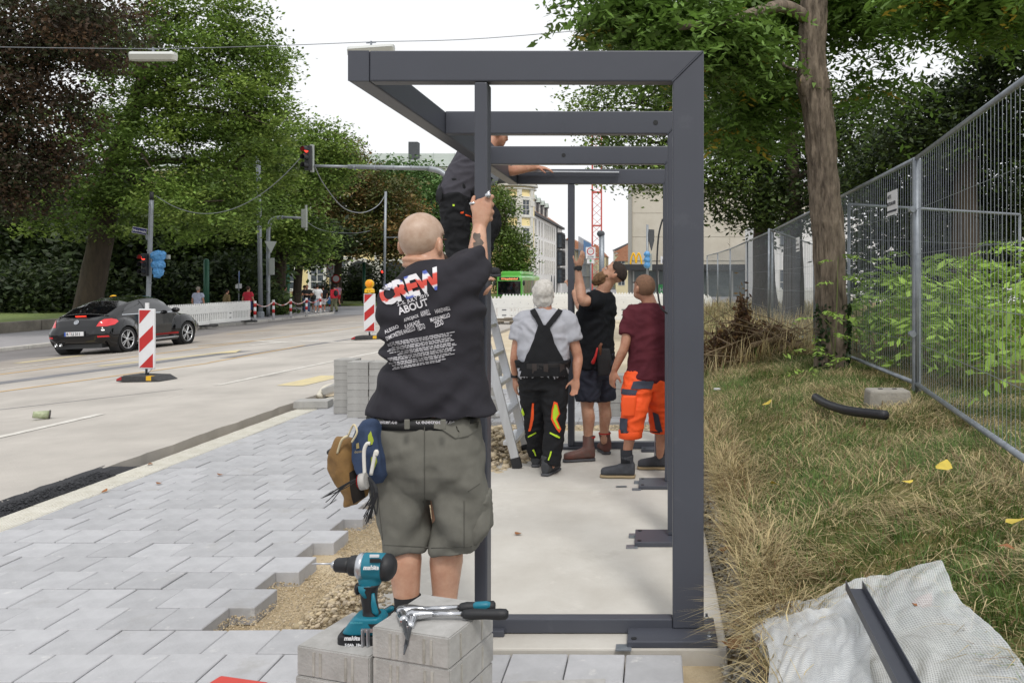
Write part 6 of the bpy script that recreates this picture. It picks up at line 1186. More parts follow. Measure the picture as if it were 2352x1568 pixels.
for txt, a, b_, h in (('AFROJACK', (930, 741), (964, 730), 9), ('AXWELL', (968, 728), (990, 722), 12), ('HARDWELL', (1001, 720), (1035, 711), 9), ('KASKADE', (932, 754), (966, 744), 9), ('MARSHMELLO', (990, 740), (1035, 728), 10), ('STEVE ANGELLO', (912, 773), (955, 758), 10), ('ZEDD', (1000, 752), (1020, 745), 12), ('TIESTO', (960, 760), (978, 754), 12), ('ALESSO', (886, 768), (918, 752), 8), ('DIMITRI', (890, 782), (912, 772), 8)): shirt_text(txt, a, b_, h, white_pr, .01)
rr = random.Random(5); lines = [(885, 790, 1040, 752, 3), (886, 806, 1045, 765, 3), (885, 822, 1045, 788, 3), (884, 838, 1042, 808, 2), (890, 826, 1040, 800, 1)]
qd = bmesh.new()
for row in range(17):
    v0 = 790+row*3.3+(row//3)*1.8; ua, ub = 886+rr.uniform(0, 14)+(8 if row > 13 else 0), 1044-rr.uniform(0, 14)-max(0, row-13)*10; u = ua
    if 6 < row < 9: ua += 24; u = ua
    while u < ub:
        wd = rr.uniform(4, 12); v = v0-(u-886)*.17
        vs_ = [qd.verts.new(((u+dx)/1., (v+dv)/1., 0)) for dx, dv in ((0, 0), (wd, -wd*.17), (wd, -wd*.17-2.3), (0, -2.3))]; qd.faces.new(vs_); u += wd+rr.uniform(1.2, 2.4)
for v in list(qd.verts):
    pp = J(v.co.x, v.co.y, 3.33); dr = (pp-cam.location).normalized(); h = stv.ray_cast(cam.location, dr)
    v.co = (h[0]-dr*.005) if h[0] is not None else pp
pm = bpy.data.meshes.new('print'); qd.to_mesh(pm); qd.free(); stuff(obj('small_print', pm, mat('shirt print grey', 'a9a8ad', .8, var=.2, vs=90), shirt))
# shorts
q = B(); rows = [(952, 848, 1092, .155), (985, 846, 1098, .165), (1030, 850, 1106, .17), (1080, 866, 1098, .155), (1115, 900, 1070, .12), (1140, 940, 1030, .07)]
q.loft([ring((J(a, v)+J(b_, v))/2+Vector((0, .02, 0)), rx, Vector((0, 1, 0)), (J(b_, v)-J(a, v)).length/2, dp, 30, 2.6) for v, a, b_, dp in rows])
for rws in ([(1010, 858, 985), (1050, 850, 985), (1100, 849, 985), (1150, 850, 982), (1200, 860, 979), (1240, 868, 975), (1268, 874, 971)], [(1010, 985, 1100), (1050, 985, 1108), (1100, 985, 1112), (1150, 990, 1116), (1200, 994, 1114), (1240, 993, 1100), (1270, 990, 1084)]):
    q.loft([ring((J(a, v)+J(b_, v))/2+Vector((0, .03, 0)), rx, Vector((0, 1, 0)), (J(b_, v)-J(a, v)).length/2, .15-.011*i, 22, 2.3) for i, (v, a, b_) in enumerate(rws)])
me = remesh(q, .009, 3)
def short_fold(c, n):
    x = c.x+.96; z = c.z; w_ = noise.noise(c*4)
    return .008*(.4-abs(noise.noise(Vector((c.x*1.3, c.y, c.z*1.1+c.x*.6))*8))*1.6)+.012*math.sin(z*26+abs(x)*34+w_*5)*max(0, min(1, (.95-z)/.3))+.009*math.sin(z*40-abs(x)*22+w_*6)*max(0, min(1, (.62-z)/.12))+.005*fbm(c, 7)+.004*math.sin(z*70+w_*8)*max(0, 1-abs(z-.8)/.2)*(x < -.02)
displace(me, short_fold); khaki = mat('olive grey canvas', '6f6e67', .9, var=.12, vs=10, bump=.15, bs=400, spec=.2); shorts = obj('shorts', me, khaki, bm_); shv = bvh_of(me)
decal([(-.085, .025), (.085, .025), (.085, -.025), (.04, -.05), (0, -.055), (-.05, -.02), (-.085, -.012)], J(1028, 985, 3.2), rx, (0, 0, 1), (0, 1, -.05), shv, .008, 8, 'pocket_flap', khaki, shorts)
def seam(pts, tree, nm, m, par, r=.002):
    out = []
    for u, v in pts:
        dr = (J(u, v, 3.3)-cam.location).normalized(); h = tree.ray_cast(cam.location, dr)
        if h[0] is not None: out.append(h[0]-dr*.001)
    if len(out) > 2: B().tube(out, r, 5).build(nm, m, par, smooth=True)
sm_ = mat('seam thread', '55544e', .9); seam([(975, 965+i*12) for i in range(18)], shv, 'seam', sm_, shorts); seam([(1066, 1150+i*9) for i in range(13)], shv, 'seam', sm_, shorts); seam([(1075+i*3, 1128-i*2) for i in range(10)], shv, 'seam', sm_, shorts); seam([(868+i, 1140+i*9) for i in range(12)], shv, 'seam', sm_, shorts)
for rws in ([(872, 1256), (985, 1262)], [(990, 1264), (1084, 1260)]): seam([(rws[0][0]+(rws[1][0]-rws[0][0])*i/12, rws[0][1]-6+(rws[1][1]-rws[0][1])*i/12) for i in range(13)], shv, 'hem_seam', sm_, shorts)
def slabpatch(q, a, b_, w_, up): q.bar(a, b_, w_, .02, up)
pk = B(); pk.loft([ring(J(1100, 1130, 3.5), rx, Vector((0, 1, 0)), .045, .075, 14, 3.5), ring(J(1098, 1150, 3.5), rx, Vector((0, 1, 0)), .055, .085, 14, 3.5), ring(J(1096, 1210, 3.5), rx, Vector((0, 1, 0)), .06, .085, 14, 3.5), ring(J(1086, 1242, 3.5), rx, Vector((0, 1, 0)), .035, .07, 14, 3.5)]); mp_ = remesh(pk, .009, 2); displace(mp_, foldfn(.006, 11)); obj('cargo_pocket', mp_, khaki, shorts)
belt = B(); belt.loft([ring((J(847, v)+J(1093, v))/2+Vector((0, .02, 0)), rx, Vector((0, 1, 0)), (J(1093, v)-J(847, v)).length/2+.006, .162, 40, 2.5) for v in (954, 975)]); belt.build('belt', mat('belt black', '17181a', .6), bm_, smooth=True)
bl_t = bvh_of(belt.mesh()); 
def belt_text(txt, ua, ub, v):
    tm = text_mesh(txt, 1.0, bold=.02); xs = [p.co.x for p in tm.vertices]; ys = [p.co.y for p in tm.vertices]; bmn = bmesh.new(); bmn.from_mesh(tm); bpy.data.meshes.remove(tm)
    for p in bmn.verts:
        uu = ua+(p.co.x-min(xs))/(max(xs)-min(xs))*(ub-ua); vv = v-(p.co.y-min(ys))/(max(ys)-min(ys))*9; dr = (J(uu, vv, 3.3)-cam.location).normalized(); h = bl_t.ray_cast(cam.location, dr); p.co = (h[0]-dr*.002) if h[0] is not None else J(uu, vv, 3.3)
    o_ = bpy.data.meshes.new('print'); bmn.to_mesh(o_); bmn.free(); obj('lettering', o_, white_pr, bm_)
belt_text('reiter.de', 868, 912, 973); belt_text('Globetrotter.de', 955, 1045, 973)
for u in (935, 1018): B().box(J(u, 974, 3.262), (.022, .008, .04)).build('belt_loop', khaki, shorts, bevel=.003)
# socks and boots
for sx, an, hl, tv in ((-1, J(936, 1440, 3.46), None, (-.05, .26)), (1, J(1018, 1440, 3.52), None, (.06, .26))):
    B().tube([an+Vector((0, 0, -.03)), an+Vector((0, 0, .05)), an+Vector((0, 0, .135))], [.055, .052, .056], 16).build('sock', mat('black sock', '16171a', .9, bump=.5, bs=200), bm_, smooth=True)
    hl = Vector((an.x, an.y-.07, .0)); shoe(bm_, hl, hl+Vector((tv[0], tv[1], 0)), 1.05, mat('dark work boot', '2a2826', .7), MT['black plastic'], .12, an+Vector((0, 0, .02)))
B().tube(smooth_path([J(1104, 672, 3.77), J(1108, 668, 3.755), J(1114, 672, 3.77)]), .008, 6).build('wrist_watch', mat('watch steel', '9a9da2', .3, metal=.8), bm_)
ringm = mat('silver ring', 'c2c4c8', .2, metal=1)
for c_, r0, ax in ((J(1123, 447, 3.70), .0165, 'Y'), (J(1087, 468, 3.71), .0155, 'Z')): B().lathe([(r0, -.006), (r0+.004, 0), (r0, .006)], 18, Matrix.Translation(c_) @ Matrix.Rotation(R(90), 4, 'Y' if ax == 'Y' else 'X') @ Matrix.Rotation(0 if ax == 'Y' else R(90), 4, 'X'), cap=False).build('finger_ring', ringm, bm_, smooth=True)
B().lathe([(.013, 0), (.013, .006), (.009, .009)], 14, Matrix.Translation(J(1121, 449, 3.687)) @ Matrix.Rotation(R(90), 4, 'X')).build('ring_face', ringm, bm_, smooth=True)
# ---------------- generic clothed figure ----------------
def figure(t, Jn, o):
    """Jn: joint positions; o: options (k scale, g girth, materials, sleeve / leg lengths)"""
    k, g, vox = o.get('k', 1), o.get('g', 1), o.get('vox', .011); q = B(); rh, rs = Jn['rh'].normalized(), Jn['rs'].normalized(); sk = o.get('skin', skin)
    q.loft(torso_rings(Jn['pel'], Jn['chest'], Jn['neck'], rh, rs, g*.95, -.012, belly=o.get('belly', 1), k=k)); limb(q, [Jn['chest'].lerp(Jn['neck'], .8), Jn['neck'], Jn['head']], [.075*k, .064*k, .058*k])
    M_ = head(q, Jn['head'], Jn['face'], Jn.get('hup', (0, 0, 1)), k*o.get('hk', 1))
    for s_ in 'LR':
        if 'sh'+s_ not in Jn: continue
        sh_, el, wr = Jn['sh'+s_], Jn['el'+s_], Jn['wr'+s_]; limb(q, [sh_, sh_.lerp(el, .5), el, el.lerp(wr, .35), wr], [.056*k*g, .05*k*g, .042*k*g, .044*k*g, .028*k])
        if 'hd'+s_ in Jn: hand(q, wr, Jn['hd'+s_], Jn['hn'+s_], Jn.get('hs'+s_, 1), Jn.get('cu'+s_, .35), k*1.02)
    for s_ in 'LR':
        kn, an = Jn['kn'+s_], Jn['an'+s_]; hp = Jn['pel']+rh*(.095*k*(1 if s_ == 'R' else -1)); hp = Jn.get('hp'+s_, hp); bk = Jn.get('back', Vector((0, -1, 0)))*.012
        limb(q, [hp, hp.lerp(kn, .5), kn, kn.lerp(an, .28)+bk, kn.lerp(an, .65), an], [.095*k*g, .08*k*g, .057*k, .06*k, .045*k, .037*k])
    body = obj('body', remesh(q, vox, 3), sk, t)
    if o.get('eyes', True): face_parts(body, M_, k)
    # shirt
    q = B(); i = o.get('loose', .022); hem = o.get('hem', -.1)
    q.loft(torso_rings(Jn['pel'], Jn['chest'], Jn['neck'], rh, rs, g, i, hem, o.get('belly', 1), k))
    sl = o.get('sleeve', .55)
    for s_ in 'LR':
        if 'sh'+s_ not in Jn: continue
        sh_, el = Jn['sh'+s_], Jn['el'+s_]; inn = Jn['chest'].lerp(Jn['neck'], .62); a = sh_.lerp(inn, .3); e = sh_.lerp(el, min(sl, 1.0)); pts = [a, sh_, e]; rd = [(.068+i*.6)*k*g, (.06+i*.7)*k*g, (.052+i)*k*g]
        if sl > 1: pts.append(el.lerp(Jn['wr'+s_], sl-1)); rd = [.08*k*g, .074*k*g, .06*k*g, .046*k]
        q.tube(smooth_path(pts, 4), [x for n_ in range(len(rd)-1) for x in [rd[n_]+(rd[n_+1]-rd[n_])*m/4 for m in range(4)]]+[rd[-1]], 16)
    so_, sme = cloth('shirt', q, vox, o['shirt'], t, o.get('fold', .007), o.get('fs', 8), (1, 1, 1.3), 3, o.get('seed', 0))
    # trousers
    q = B(); q.loft(torso_rings(Jn['pel'], Jn['chest'], Jn['neck'], rh, rs, g, .014, -.1, o.get('belly', 1), k)[:2]+[ring(Jn['pel'].lerp(Jn['chest'], o.get('waist', .32)), rh, (Jn['chest']-Jn['pel']).normalized().cross(rh), (.178+o.get('wx', 0))*g*k*o.get('belly', 1), (.134+o.get('wx', 0))*g*k*o.get('belly', 1))])
    lg = o.get('leg', 1.0)
    for s_ in 'LR':
        kn, an = Jn['kn'+s_], Jn['an'+s_]; hp = Jn.get('hp'+s_, Jn['pel']+rh*(.095*k*(1 if s_ == 'R' else -1))); L_ = lg; w_ = o.get('wide', 1)
        pts = [hp+Vector((0, 0, .05)), hp.lerp(kn, .4)]; rd = [.115*k*g, .1*k*g*w_]
        if L_ >= .5: pts.append(kn); rd.append(.082*k*w_)
        if L_ > .5: e = kn.lerp(an, (L_-.5)*2); pts += [kn.lerp(e, .5), e]; rd += [.078*k*w_, .068*k*w_]
        elif L_ < .5: pts.append(hp.lerp(kn, L_*2)); rd.append(.095*k*w_*g)
        q.tube(smooth_path(pts, 4), [x for n_ in range(len(rd)-1) for x in [rd[n_]+(rd[n_+1]-rd[n_])*m/4 for m in range(4)]]+[rd[-1]], 18)
    to_, tme = cloth('trousers', q, vox, o['pants'], t, o.get('pfold', .007), 9, (1, 1, 1.6), 2, 3+o.get('seed', 0))
    return body, M_, so_, sme, to_, tme
def hair_cap(t, M_, k, m, zmin=-.02, ymax=.06, grow=1.06, nz=.0, vox=None, seed=0, back=.0):
    q = B(); q.ell((0, 0, 0), (.078*k*grow, .098*k*grow, .092*k*grow), 36, 24, M_ @ Matrix.Translation(Vector((0, -.012, .028))*k)); me = q.mesh('hair', True); Mi = M_.inverted(); bmn = bmesh.new(); bmn.from_mesh(me)
    kill = [f for f in bmn.faces if (lambda c: c.y > (ymax+.35*(c.z-.06*k))*1 or c.z < zmin*k-back*(c.y < 0)*k or (c.y > .01*k and c.z < .045*k))(Mi @ f.calc_center_median())]
    bmesh.ops.delete(bmn, geom=kill, context='FACES'); bmn.to_mesh(me); bmn.free()
    if nz: displace(me, lambda c, n: nz*fbm(c+Vector((seed, 0, 0)), 40)+nz*.6)
    o = obj('hair', me, m, t); s_ = o.modifiers.new('s', 'SOLIDIFY'); s_.thickness = .006; s_.offset = 0; return o
def trim(tree, poly, c, m, parent, nm, off=.006, dirn=None, n=8, right=(1, 0, 0), up=(0, 0, 1)):
    """a sewn-on patch, outline given in picture units at depth Y"""
    Y, pts = c; u0 = sum(p[0] for p in pts)/len(pts); v0 = sum(p[1] for p in pts)/len(pts); k = Y/F
    return decal([((u-u0)*k, -(v-v0)*k) for u, v in pts], P(u0, v0, Y-.35), Vector((1, 0, 0)), Vector((0, 0, 1)), dirn or (P(u0, v0, Y)-cam.location), tree, off, n, nm, m, parent)
V3 = Vector
neon = mat('neon yellow', 'b4d62a', .6); neo = mat('neon orange trim', 'f0561a', .6); blk = mat('black work cloth', '1e1f22', .85, var=.15, vs=12, bump=.15, bs=300, spec=.25); greyt = mat('light grey tee', 'a9abb3', .9, var=.06, vs=8, bump=.1, bs=400)
# ---- shaved scalp of the bald man ----
hair_cap(bpy.data.objects['body'] if False else body, Mh, 1.03, hairless, -.045, .05, 1.075, .0006, back=.012)
# ---- white-haired man ----
Y = 6.85; t = thing('person', 'white-haired man in grey shirt and black bib trousers standing with his back turned', 'person', (P(1250, 900, Y).x, Y, 0)); k = .97
Jn = dict(pel=P(1247, 866, Y), chest=P(1249, 775, Y), neck=P(1251, 709, Y), head=P(1250, 675, Y+.02), face=(.12, .96, .18), rh=V3((1, .0, 0)), rs=V3((1, .05, -.02)), shL=P(1200, 738, Y), elL=P(1184, 815, Y-.02), wrL=P(1183, 868, Y+.06), hdL=(.0, .1, -1), hnL=(.8, .5, 0), hsL=1, shR=P(1303, 738, Y), elR=P(1327, 818, Y), wrR=P(1324, 868, Y-.06), hdR=(-.1, -.1, -1), hnR=(-.3, -.9, 0), hsR=1, cuR=.45,
          knL=P(1228, 965, Y+.12), anL=P(1233, 1043, Y+.26), knR=P(1275, 968, Y), anR=P(1266, 1068, Y-.06))
o = dict(k=k, g=1.06, belly=1.12, shirt=greyt, pants=blk, skin=skin_red, sleeve=.55, leg=1.0, wide=1.12, eyes=False, waist=.44, wx=.03, loose=.028, hem=.1, fold=.009)
body, M_, so_, sme, to_, tme = figure(t, Jn, o); stv2, ttv = bvh_of(sme), bvh_of(tme)
wh = mat('white hair', 'b9b5ae', .9, c2='d2cfca', vs=40, bump=.6, bs=150); h = B().ell((0, 0, 0), (.09, .106, .1), 20, 14, M_ @ Matrix.Translation((0, -.018, .03))).ell((0, 0, 0), (.082, .07, .08), 16, 10, M_ @ Matrix.Translation((0, -.045, -.045))); hm = remesh(h, .009, 2); displace(hm, lambda c, n: .012*fbm(Vector((c.x, c.y, c.z*.4)), 30)); obj('hair', hm, wh, body)
for pl in ([(1218, 716), (1230, 711), (1252, 752), (1246, 762)], [(1281, 711), (1293, 716), (1256, 762), (1249, 752)], [(1238, 748), (1260, 748), (1274, 790), (1292, 826), (1303, 862), (1197, 862), (1212, 815), (1228, 780)]): trim(stv2, pl, (Y, pl), blk, to_, 'bib', .02, n=10)
decal([(-.165, .02), (.165, .02), (.165, -.045), (-.165, -.045)], P(1247, 846, Y-.4), (1, 0, 0), (0, 0, 1), (0, 1, 0), ttv, .01, 8, 'waistband', mat('dark waistband', '2a292b', .8), to_)
for pl, m in (([(1222, 925), (1226, 925), (1226, 960), (1219, 990), (1214, 990), (1220, 955)], neo), ([(1272, 922), (1280, 925), (1286, 950), (1279, 962), (1288, 985), (1284, 993), (1278, 985), (1266, 962), (1268, 940)], neo), ([(1274, 928), (1279, 930), (1283, 950), (1276, 962), (1285, 984), (1281, 984), (1270, 960), (1271, 942)], neon), ([(1214, 1000), (1230, 990), (1232, 993), (1214, 1004)], neon), ([(1264, 992), (1285, 1002), (1284, 1006), (1264, 996)], neon), ([(1226, 1030), (1232, 1045), (1229, 1045), (1224, 1032)], neon), ([(1268, 1036), (1262, 1056), (1259, 1056), (1265, 1036)], neon), ([(1201, 935), (1206, 950), (1203, 955), (1199, 945)], neon)): trim(ttv, pl, (Y, pl), m, to_, 'neon_trim', .01 if m is neo else .014, n=6)
for u, m in ((1228, neon), (1290, neon), (1254, neo)): trim(ttv, [(u-5, 835), (u+5, 835), (u+5, 856), (u-5, 856)], (Y, [(u-5, 835), (u+5, 835), (u+5, 856), (u-5, 856)]), mat('belt loop cloth', '3a3433', .8), to_, 'belt_loop', .018, n=3)
dks = mat('dark safety shoe', '34363a', .7, var=.2, vs=14); gsole = mat('grey sole', '4b4c50', .8)
shoe(t, V3((P(1233, 1043, Y+.26).x, Y+.2, 0)), V3((P(1228, 1043, Y+.26).x, Y+.45, 0)), .98, dks, gsole, .08); shoe(t, V3((P(1252, 1090, Y-.1).x, Y-.12, 0)), V3((P(1276, 1080, Y).x, Y+.12, 0)), .98, dks, gsole, .08)
B().lathe([(.036, -.018), (.04, 0), (.036, .018)], 16, Matrix.Translation(P(1183, 862, Y+.055)), cap=False).build('wrist_watch', blackp, t)
# ---- bearded man ----
Y = 7.4; t = thing('person', 'bearded man in black shirt and shorts looking up at the beam', 'person', (P(1365, 900, Y).x, Y, 0)); k = 1.0; navy = mat('black navy tee', '1a1c20', .9, var=.12, vs=8, bump=.1, bs=400, spec=.2); nsh = mat('dark navy shorts', '1d2130', .85, var=.12, vs=10, bump=.12, bs=300)
Jn = dict(pel=P(1366, 842, Y), chest=P(1366, 738, Y), neck=P(1384, 668, Y), head=P(1408, 630, Y), face=(-.80, -.1, .62), hup=(.55, .05, .85), rh=V3((.55, .85, 0)), rs=V3((.45, .9, 0)), shL=P(1368, 690, Y-.19), elL=P(1337, 690, Y-.33), wrL=P(1327, 618, Y-.25), hdL=(.35, .0, .95), hnL=(-.75, .55, .2), hsL=1, cuL=.08, shR=P(1362, 690, Y+.14), elR=P(1335, 705, Y+.3), wrR=P(1318, 668, Y+.42), hdR=(-.45, .1, .85), hnR=(-.6, .7, 0), hsR=-1, cuR=.8,
          hpL=P(1352, 850, Y-.06), hpR=P(1382, 848, Y+.06), knL=P(1349, 935, Y-.1), anL=P(1352, 1022, Y-.04), knR=P(1388, 930, Y+.1), anR=P(1388, 1012, Y+.16), back=V3((.8, -.4, 0)))
o = dict(k=k, g=1.06, belly=1.02, shirt=navy, pants=nsh, sleeve=.6, leg=.42, wide=1.1, loose=.02, hem=-.02, seed=4, fold=.008)
body, M_, so_, sme, to_, tme = figure(t, Jn, o); ttv = bvh_of(tme)
hairb = mat('dark brown hair', '2c211b', .85, var=.3, vs=40, bump=.4, bs=200); hair_cap(body, M_, 1.0, hairb, .0, .05, 1.05, .004)
bd = B(); bd.ell((0, 0, 0), (.062, .06, .07), 16, 12, M_ @ Matrix.Translation((0, .06, -.09))).ell((0, 0, 0), (.045, .045, .06), 14, 10, M_ @ Matrix.Translation((0, .085, -.13))).ell((0, 0, 0), (.07, .04, .03), 14, 8, M_ @ Matrix.Translation((0, .035, -.05))); bme = remesh(bd, .008, 2); displace(bme, lambda c, n: .009*fbm(c, 35)); obj('beard', bme, mat('brown beard', '6b5138', .9, var=.3, vs=40, bump=.5, bs=200), body)
B().lathe([(.034, -.016), (.038, 0), (.034, .016)], 16, Matrix.Translation(P(1327, 616, Y-.25)), cap=False).build('wrist_watch', blackp, t); B().box(P(1330, 616, Y-.29), (.04, .012, .045)).build('watch_face', blackp, t, bevel=.006)
pch = B(); pch.loft([ring(P(1386, 800, Y-.2), rx, V3((0, 1, 0)), .055, .03, 14, 3), ring(P(1388, 825, Y-.2), rx, V3((0, 1, 0)), .065, .04, 14, 3), ring(P(1386, 862, Y-.2), rx, V3((0, 1, 0)), .05, .03, 14, 3)]); obj('tool_pouch', remesh(pch, .01, 2), mat('pouch black', '1f1f22', .8), t)
B().tube([P(1362, 832, Y-.26), P(1368, 818, Y-.26), P(1372, 800, Y-.25)], [.018, .012, .008], 8, rnd=True).build('red_tool', redm, t, smooth=True); B().tube([P(1380, 815, Y-.22), P(1378, 795, Y-.22), P(1382, 788, Y-.22)], [.016, .016, .012], 8).build('tool_handle', mat('tool wood', '6a3f28', .6), t, smooth=True)
brb = mat('brown leather boot', '6b3a32', .6, c2='55433d', vs=9, bump=.2, bs=60); 
shoe(t, V3((P(1366, 1054, Y).x, 7.32, 0)), V3((P(1300, 1054, Y).x, 7.26, 0)), 1.05, brb, gsole, .16, P(1352, 1000, Y-.04)); shoe(t, V3((P(1392, 1045, Y).x, 7.56, 0)), V3((P(1376, 1045, Y).x, 7.75, 0)), 1.05, brb, gsole, .16, P(1388, 992, Y+.16))
for p_ in (P(1352, 1006, Y-.1), P(1388, 997, Y+.1)): B().lathe([(.058, -.006), (.058, .006)], 16, Matrix.Translation(p_+V3((0, .06, 0))), cap=False).build('red_lace', redm, t)
# ---- man in orange trousers ----
Y = 6.8; t = thing('person', 'shaven-headed man in maroon shirt and orange work trousers behind the right post', 'person', (P(1490, 900, Y).x, Y, 0)); maroon = mat('maroon tee', '5d2a33', .9, c2='4e222b', vs=8, bump=.1, bs=400, spec=.2); orm = mat('hi vis orange', 'f0561c', .7, var=.05, vs=8, bump=.08, bs=300); gpn = mat('grey navy panel', '3a3e4c', .85, var=.1, vs=8)
Jn = dict(pel=P(1490, 868, Y), chest=P(1496, 768, Y), neck=P(1492, 697, Y), head=P(1478, 662, Y), face=(-.62, .72, .3), rh=V3((1, .25, 0)), rs=V3((1, .2, -.03)), shL=P(1450, 722, Y-.04), elL=P(1434, 798, Y-.1), wrL=P(1411, 850, Y-.04), hdL=(-.2, .15, -.95), hnL=(.6, .7, 0), hsL=1, shR=P(1536, 726, Y+.06), elR=P(1552, 800, Y+.08), wrR=P(1548, 860, Y+.1), hdR=(0, .1, -1), hnR=(-.8, .5, 0), hsR=-1, knL=P(1457, 945, Y-.1), anL=P(1437, 1058, Y-.12), knR=P(1518, 938, Y+.1), anR=P(1517, 1046, Y+.16))
o = dict(k=.98, g=.96, belly=1.03, shirt=maroon, pants=orm, skin=skin_red, sleeve=.62, leg=.72, wide=1.35, waist=.12, loose=.024, hem=-.03, seed=9, fold=.008, eyes=True)
body, M_, so_, sme, to_, tme = figure(t, Jn, o); ttv = bvh_of(tme); hair_cap(body, M_, .98, mat('buzz cut', '7a5c49', .95, var=.2, vs=60), -.05, .06, 1.012, .0005, back=.03)
for pl in ([(1456, 876), (1502, 874), (1496, 893), (1450, 893)], [(1430, 893), (1464, 896), (1458, 910), (1428, 904)], [(1426, 960), (1442, 962), (1440, 1000), (1424, 1000)], [(1500, 945), (1512, 950), (1524, 1000), (1506, 985)], [(1427, 925), (1434, 926), (1434, 946), (1427, 945)]): trim(ttv, pl, (Y, pl), gpn, to_, 'grey_panel', .012, n=6)
pkb = B().loft([ring(P(1446, 908, Y-.2), rx, V3((0, 1, 0)), .06, .03, 14, 3.4), ring(P(1444, 925, Y-.2), rx, V3((0, 1, 0)), .065, .035, 14, 3.4), ring(P(1443, 955, Y-.2), rx, V3((0, 1, 0)), .055, .03, 14, 3.4)]); obj('cargo_pocket', remesh(pkb, .01, 2), orm, to_)
for a, r0 in ((Jn['knL'].lerp(Jn['anL'], .45), .098), (Jn['knR'].lerp(Jn['anR'], .42), .094)): B().lathe([(r0*.9, -.035), (r0, -.03), (r0*1.02, .03), (r0*.92, .04)], 20, Matrix.Translation(a), cap=False).build('rolled_cuff', orm, to_, smooth=True)
wsh = mat('grey work shoe', '46484e', .75, c2='34363b', vs=10, bump=.2, bs=60); tsole = mat('tan sole', '9c8a6c', .8)
for an, tv, yy in ((Jn['anL'], V3((-.27, .03, 0)), 6.68), (Jn['anR'], V3((-.26, .02, 0)), 6.98)):
    hl = V3((an.x+.07, yy, 0)); shoe(t, hl, hl+tv, 1.05, wsh, tsole, .1, V3((an.x+.01, yy, .19))); B().tube([V3((an.x+.01, yy, .13)), V3((an.x+.005, yy, .235))], [.052, .05], 14).build('sock', mat('dark sock', '23252b', .9), t, smooth=True)
# ---- man on the ladder ----
Y = 7.1; t = thing('person', 'man in dark shirt on the ladder leaning over to the rear beam', 'person', (P(1040, 760, Y).x, Y, .9)); dgt = mat('dark grey tee', '45444b', .88, var=.08, vs=8, bump=.1, bs=400, spec=.2)
Jn = dict(pel=P(1046, 452, Y), chest=P(1088, 372, Y+.12), neck=P(1126, 330, Y+.2), head=P(1142, 306, Y+.24), face=(.86, .42, -.3), hup=(.3, .15, .95), rh=V3((.3, -.95, 0)), rs=V3((.3, -.95, 0)), shL=P(1108, 345, Y+.36), elL=P(1150, 388, Y+.45), wrL=P(1172, 378, Y+.52), hdL=(.6, .2, .1), hnL=(.1, .4, -.8), hsL=1, cuL=.6, shR=P(1110, 348, Y+.02), elR=P(1168, 392, Y+.28), wrR=P(1232, 384, Y+.58), hdR=(.95, .1, -.12), hnR=(.0, .25, -1), hsR=-1, cuR=.3,
          hpL=P(1052, 458, Y+.1), hpR=P(1044, 460, Y-.1), knL=P(1125, 500, Y+.05), anL=P(1100, 610, Y+.05), knR=P(1050, 560, Y-.1), anR=P(1052, 690, Y-.12), back=V3((-.9, 0, 0)))
o = dict(k=1.02, g=1.1, belly=1.08, shirt=dgt, pants=blk, skin=skin_red, sleeve=.55, leg=1.0, wide=1.15, loose=.022, hem=-.06, seed=14, pfold=.01, fold=.008)
body, M_, so_, sme, to_, tme = figure(t, Jn, o); ttv = bvh_of(tme); hair_cap(body, M_, 1.02, mat('greying hair', '6b645c', .9, var=.3, vs=50), .0, .05, 1.04, .002)
for pl, m in (([(1058, 486), (1064, 486), (1064, 490), (1058, 490)], neo), ([(1068, 492), (1084, 497), (1084, 500), (1068, 495)], neo), ([(1040, 470), (1044, 470), (1044, 474), (1040, 474)], neon)): trim(ttv, pl, (Y, pl), m, to_, 'neon_trim', .012, n=3)
trim(ttv, [(1006, 440), (1018, 432), (1018, 456), (1004, 462)], (Y, [(1006, 440), (1018, 432), (1018, 456), (1004, 462)]), blk, to_, 'holster', .03, n=3)
shoe(t, Jn['anR']+V3((-.09, 0, -.1)), Jn['anR']+V3((.18, 0, -.1)), 1.05, dks, gsole, .08); shoe(t, Jn['anL']+V3((-.09, 0, -.1)), Jn['anL']+V3((.18, 0, -.1)), 1.05, dks, gsole, .08)
# =============== ladder ===============
ld = thing('ladder', 'aluminium step ladder under the man at the beam', 'ladder', G(1190, 1070)); f0 = G(1191, 1072); top = P(1098, 500, 7.15); f0 = V3((f0.x, 7.02, 0)); W = .52
apex = V3((-1.66, 7.02, 1.86)); dirl = (apex-f0)
for dy in (0, W):
    a, b_ = f0+V3((0, dy*1.12, .0)), apex+V3((0, dy*.9+.05, 0)); B().bar(a+(b_-a)*.02, b_, .028, .075, up=V3((1, 0, .3))).build('rail', alu, ld, bevel=.004); B().bar(a, a+(b_-a)*.05, .036, .085, up=V3((1, 0, .3))).build('rubber_foot', blackp, ld, bevel=.005)
    a2 = V3((-2.35, 7.02+dy*1.12, 0)); B().bar(a2, b_+V3((-.04, 0, 0)), .026, .06, up=V3((1, 0, .3))).build('rear_rail', alu, ld, bevel=.004)
for k in range(7):
    c = f0.lerp(apex, .115+.135*k); yw = W*(1.12-.2*(.115+.135*k)); B().bb((c.x-.075, 7.03, c.z-.018), (c.x+.03, 7.0+yw+.03, c.z+.018)).build('tread', alu, ld, bevel=.004)
B().bb((apex.x-.13, 7.04, apex.z-.02), (apex.x+.08, 7.55, apex.z+.03)).build('top_step', alu, ld, bevel=.006)
for s_ in (.35, .7): a = f0.lerp(apex, s_); B().bar(a+V3((0, .06, -.05)), V3((-2.35, 7.08, 0)).lerp(apex, s_), .012, .025).build('strut', alu, ld)
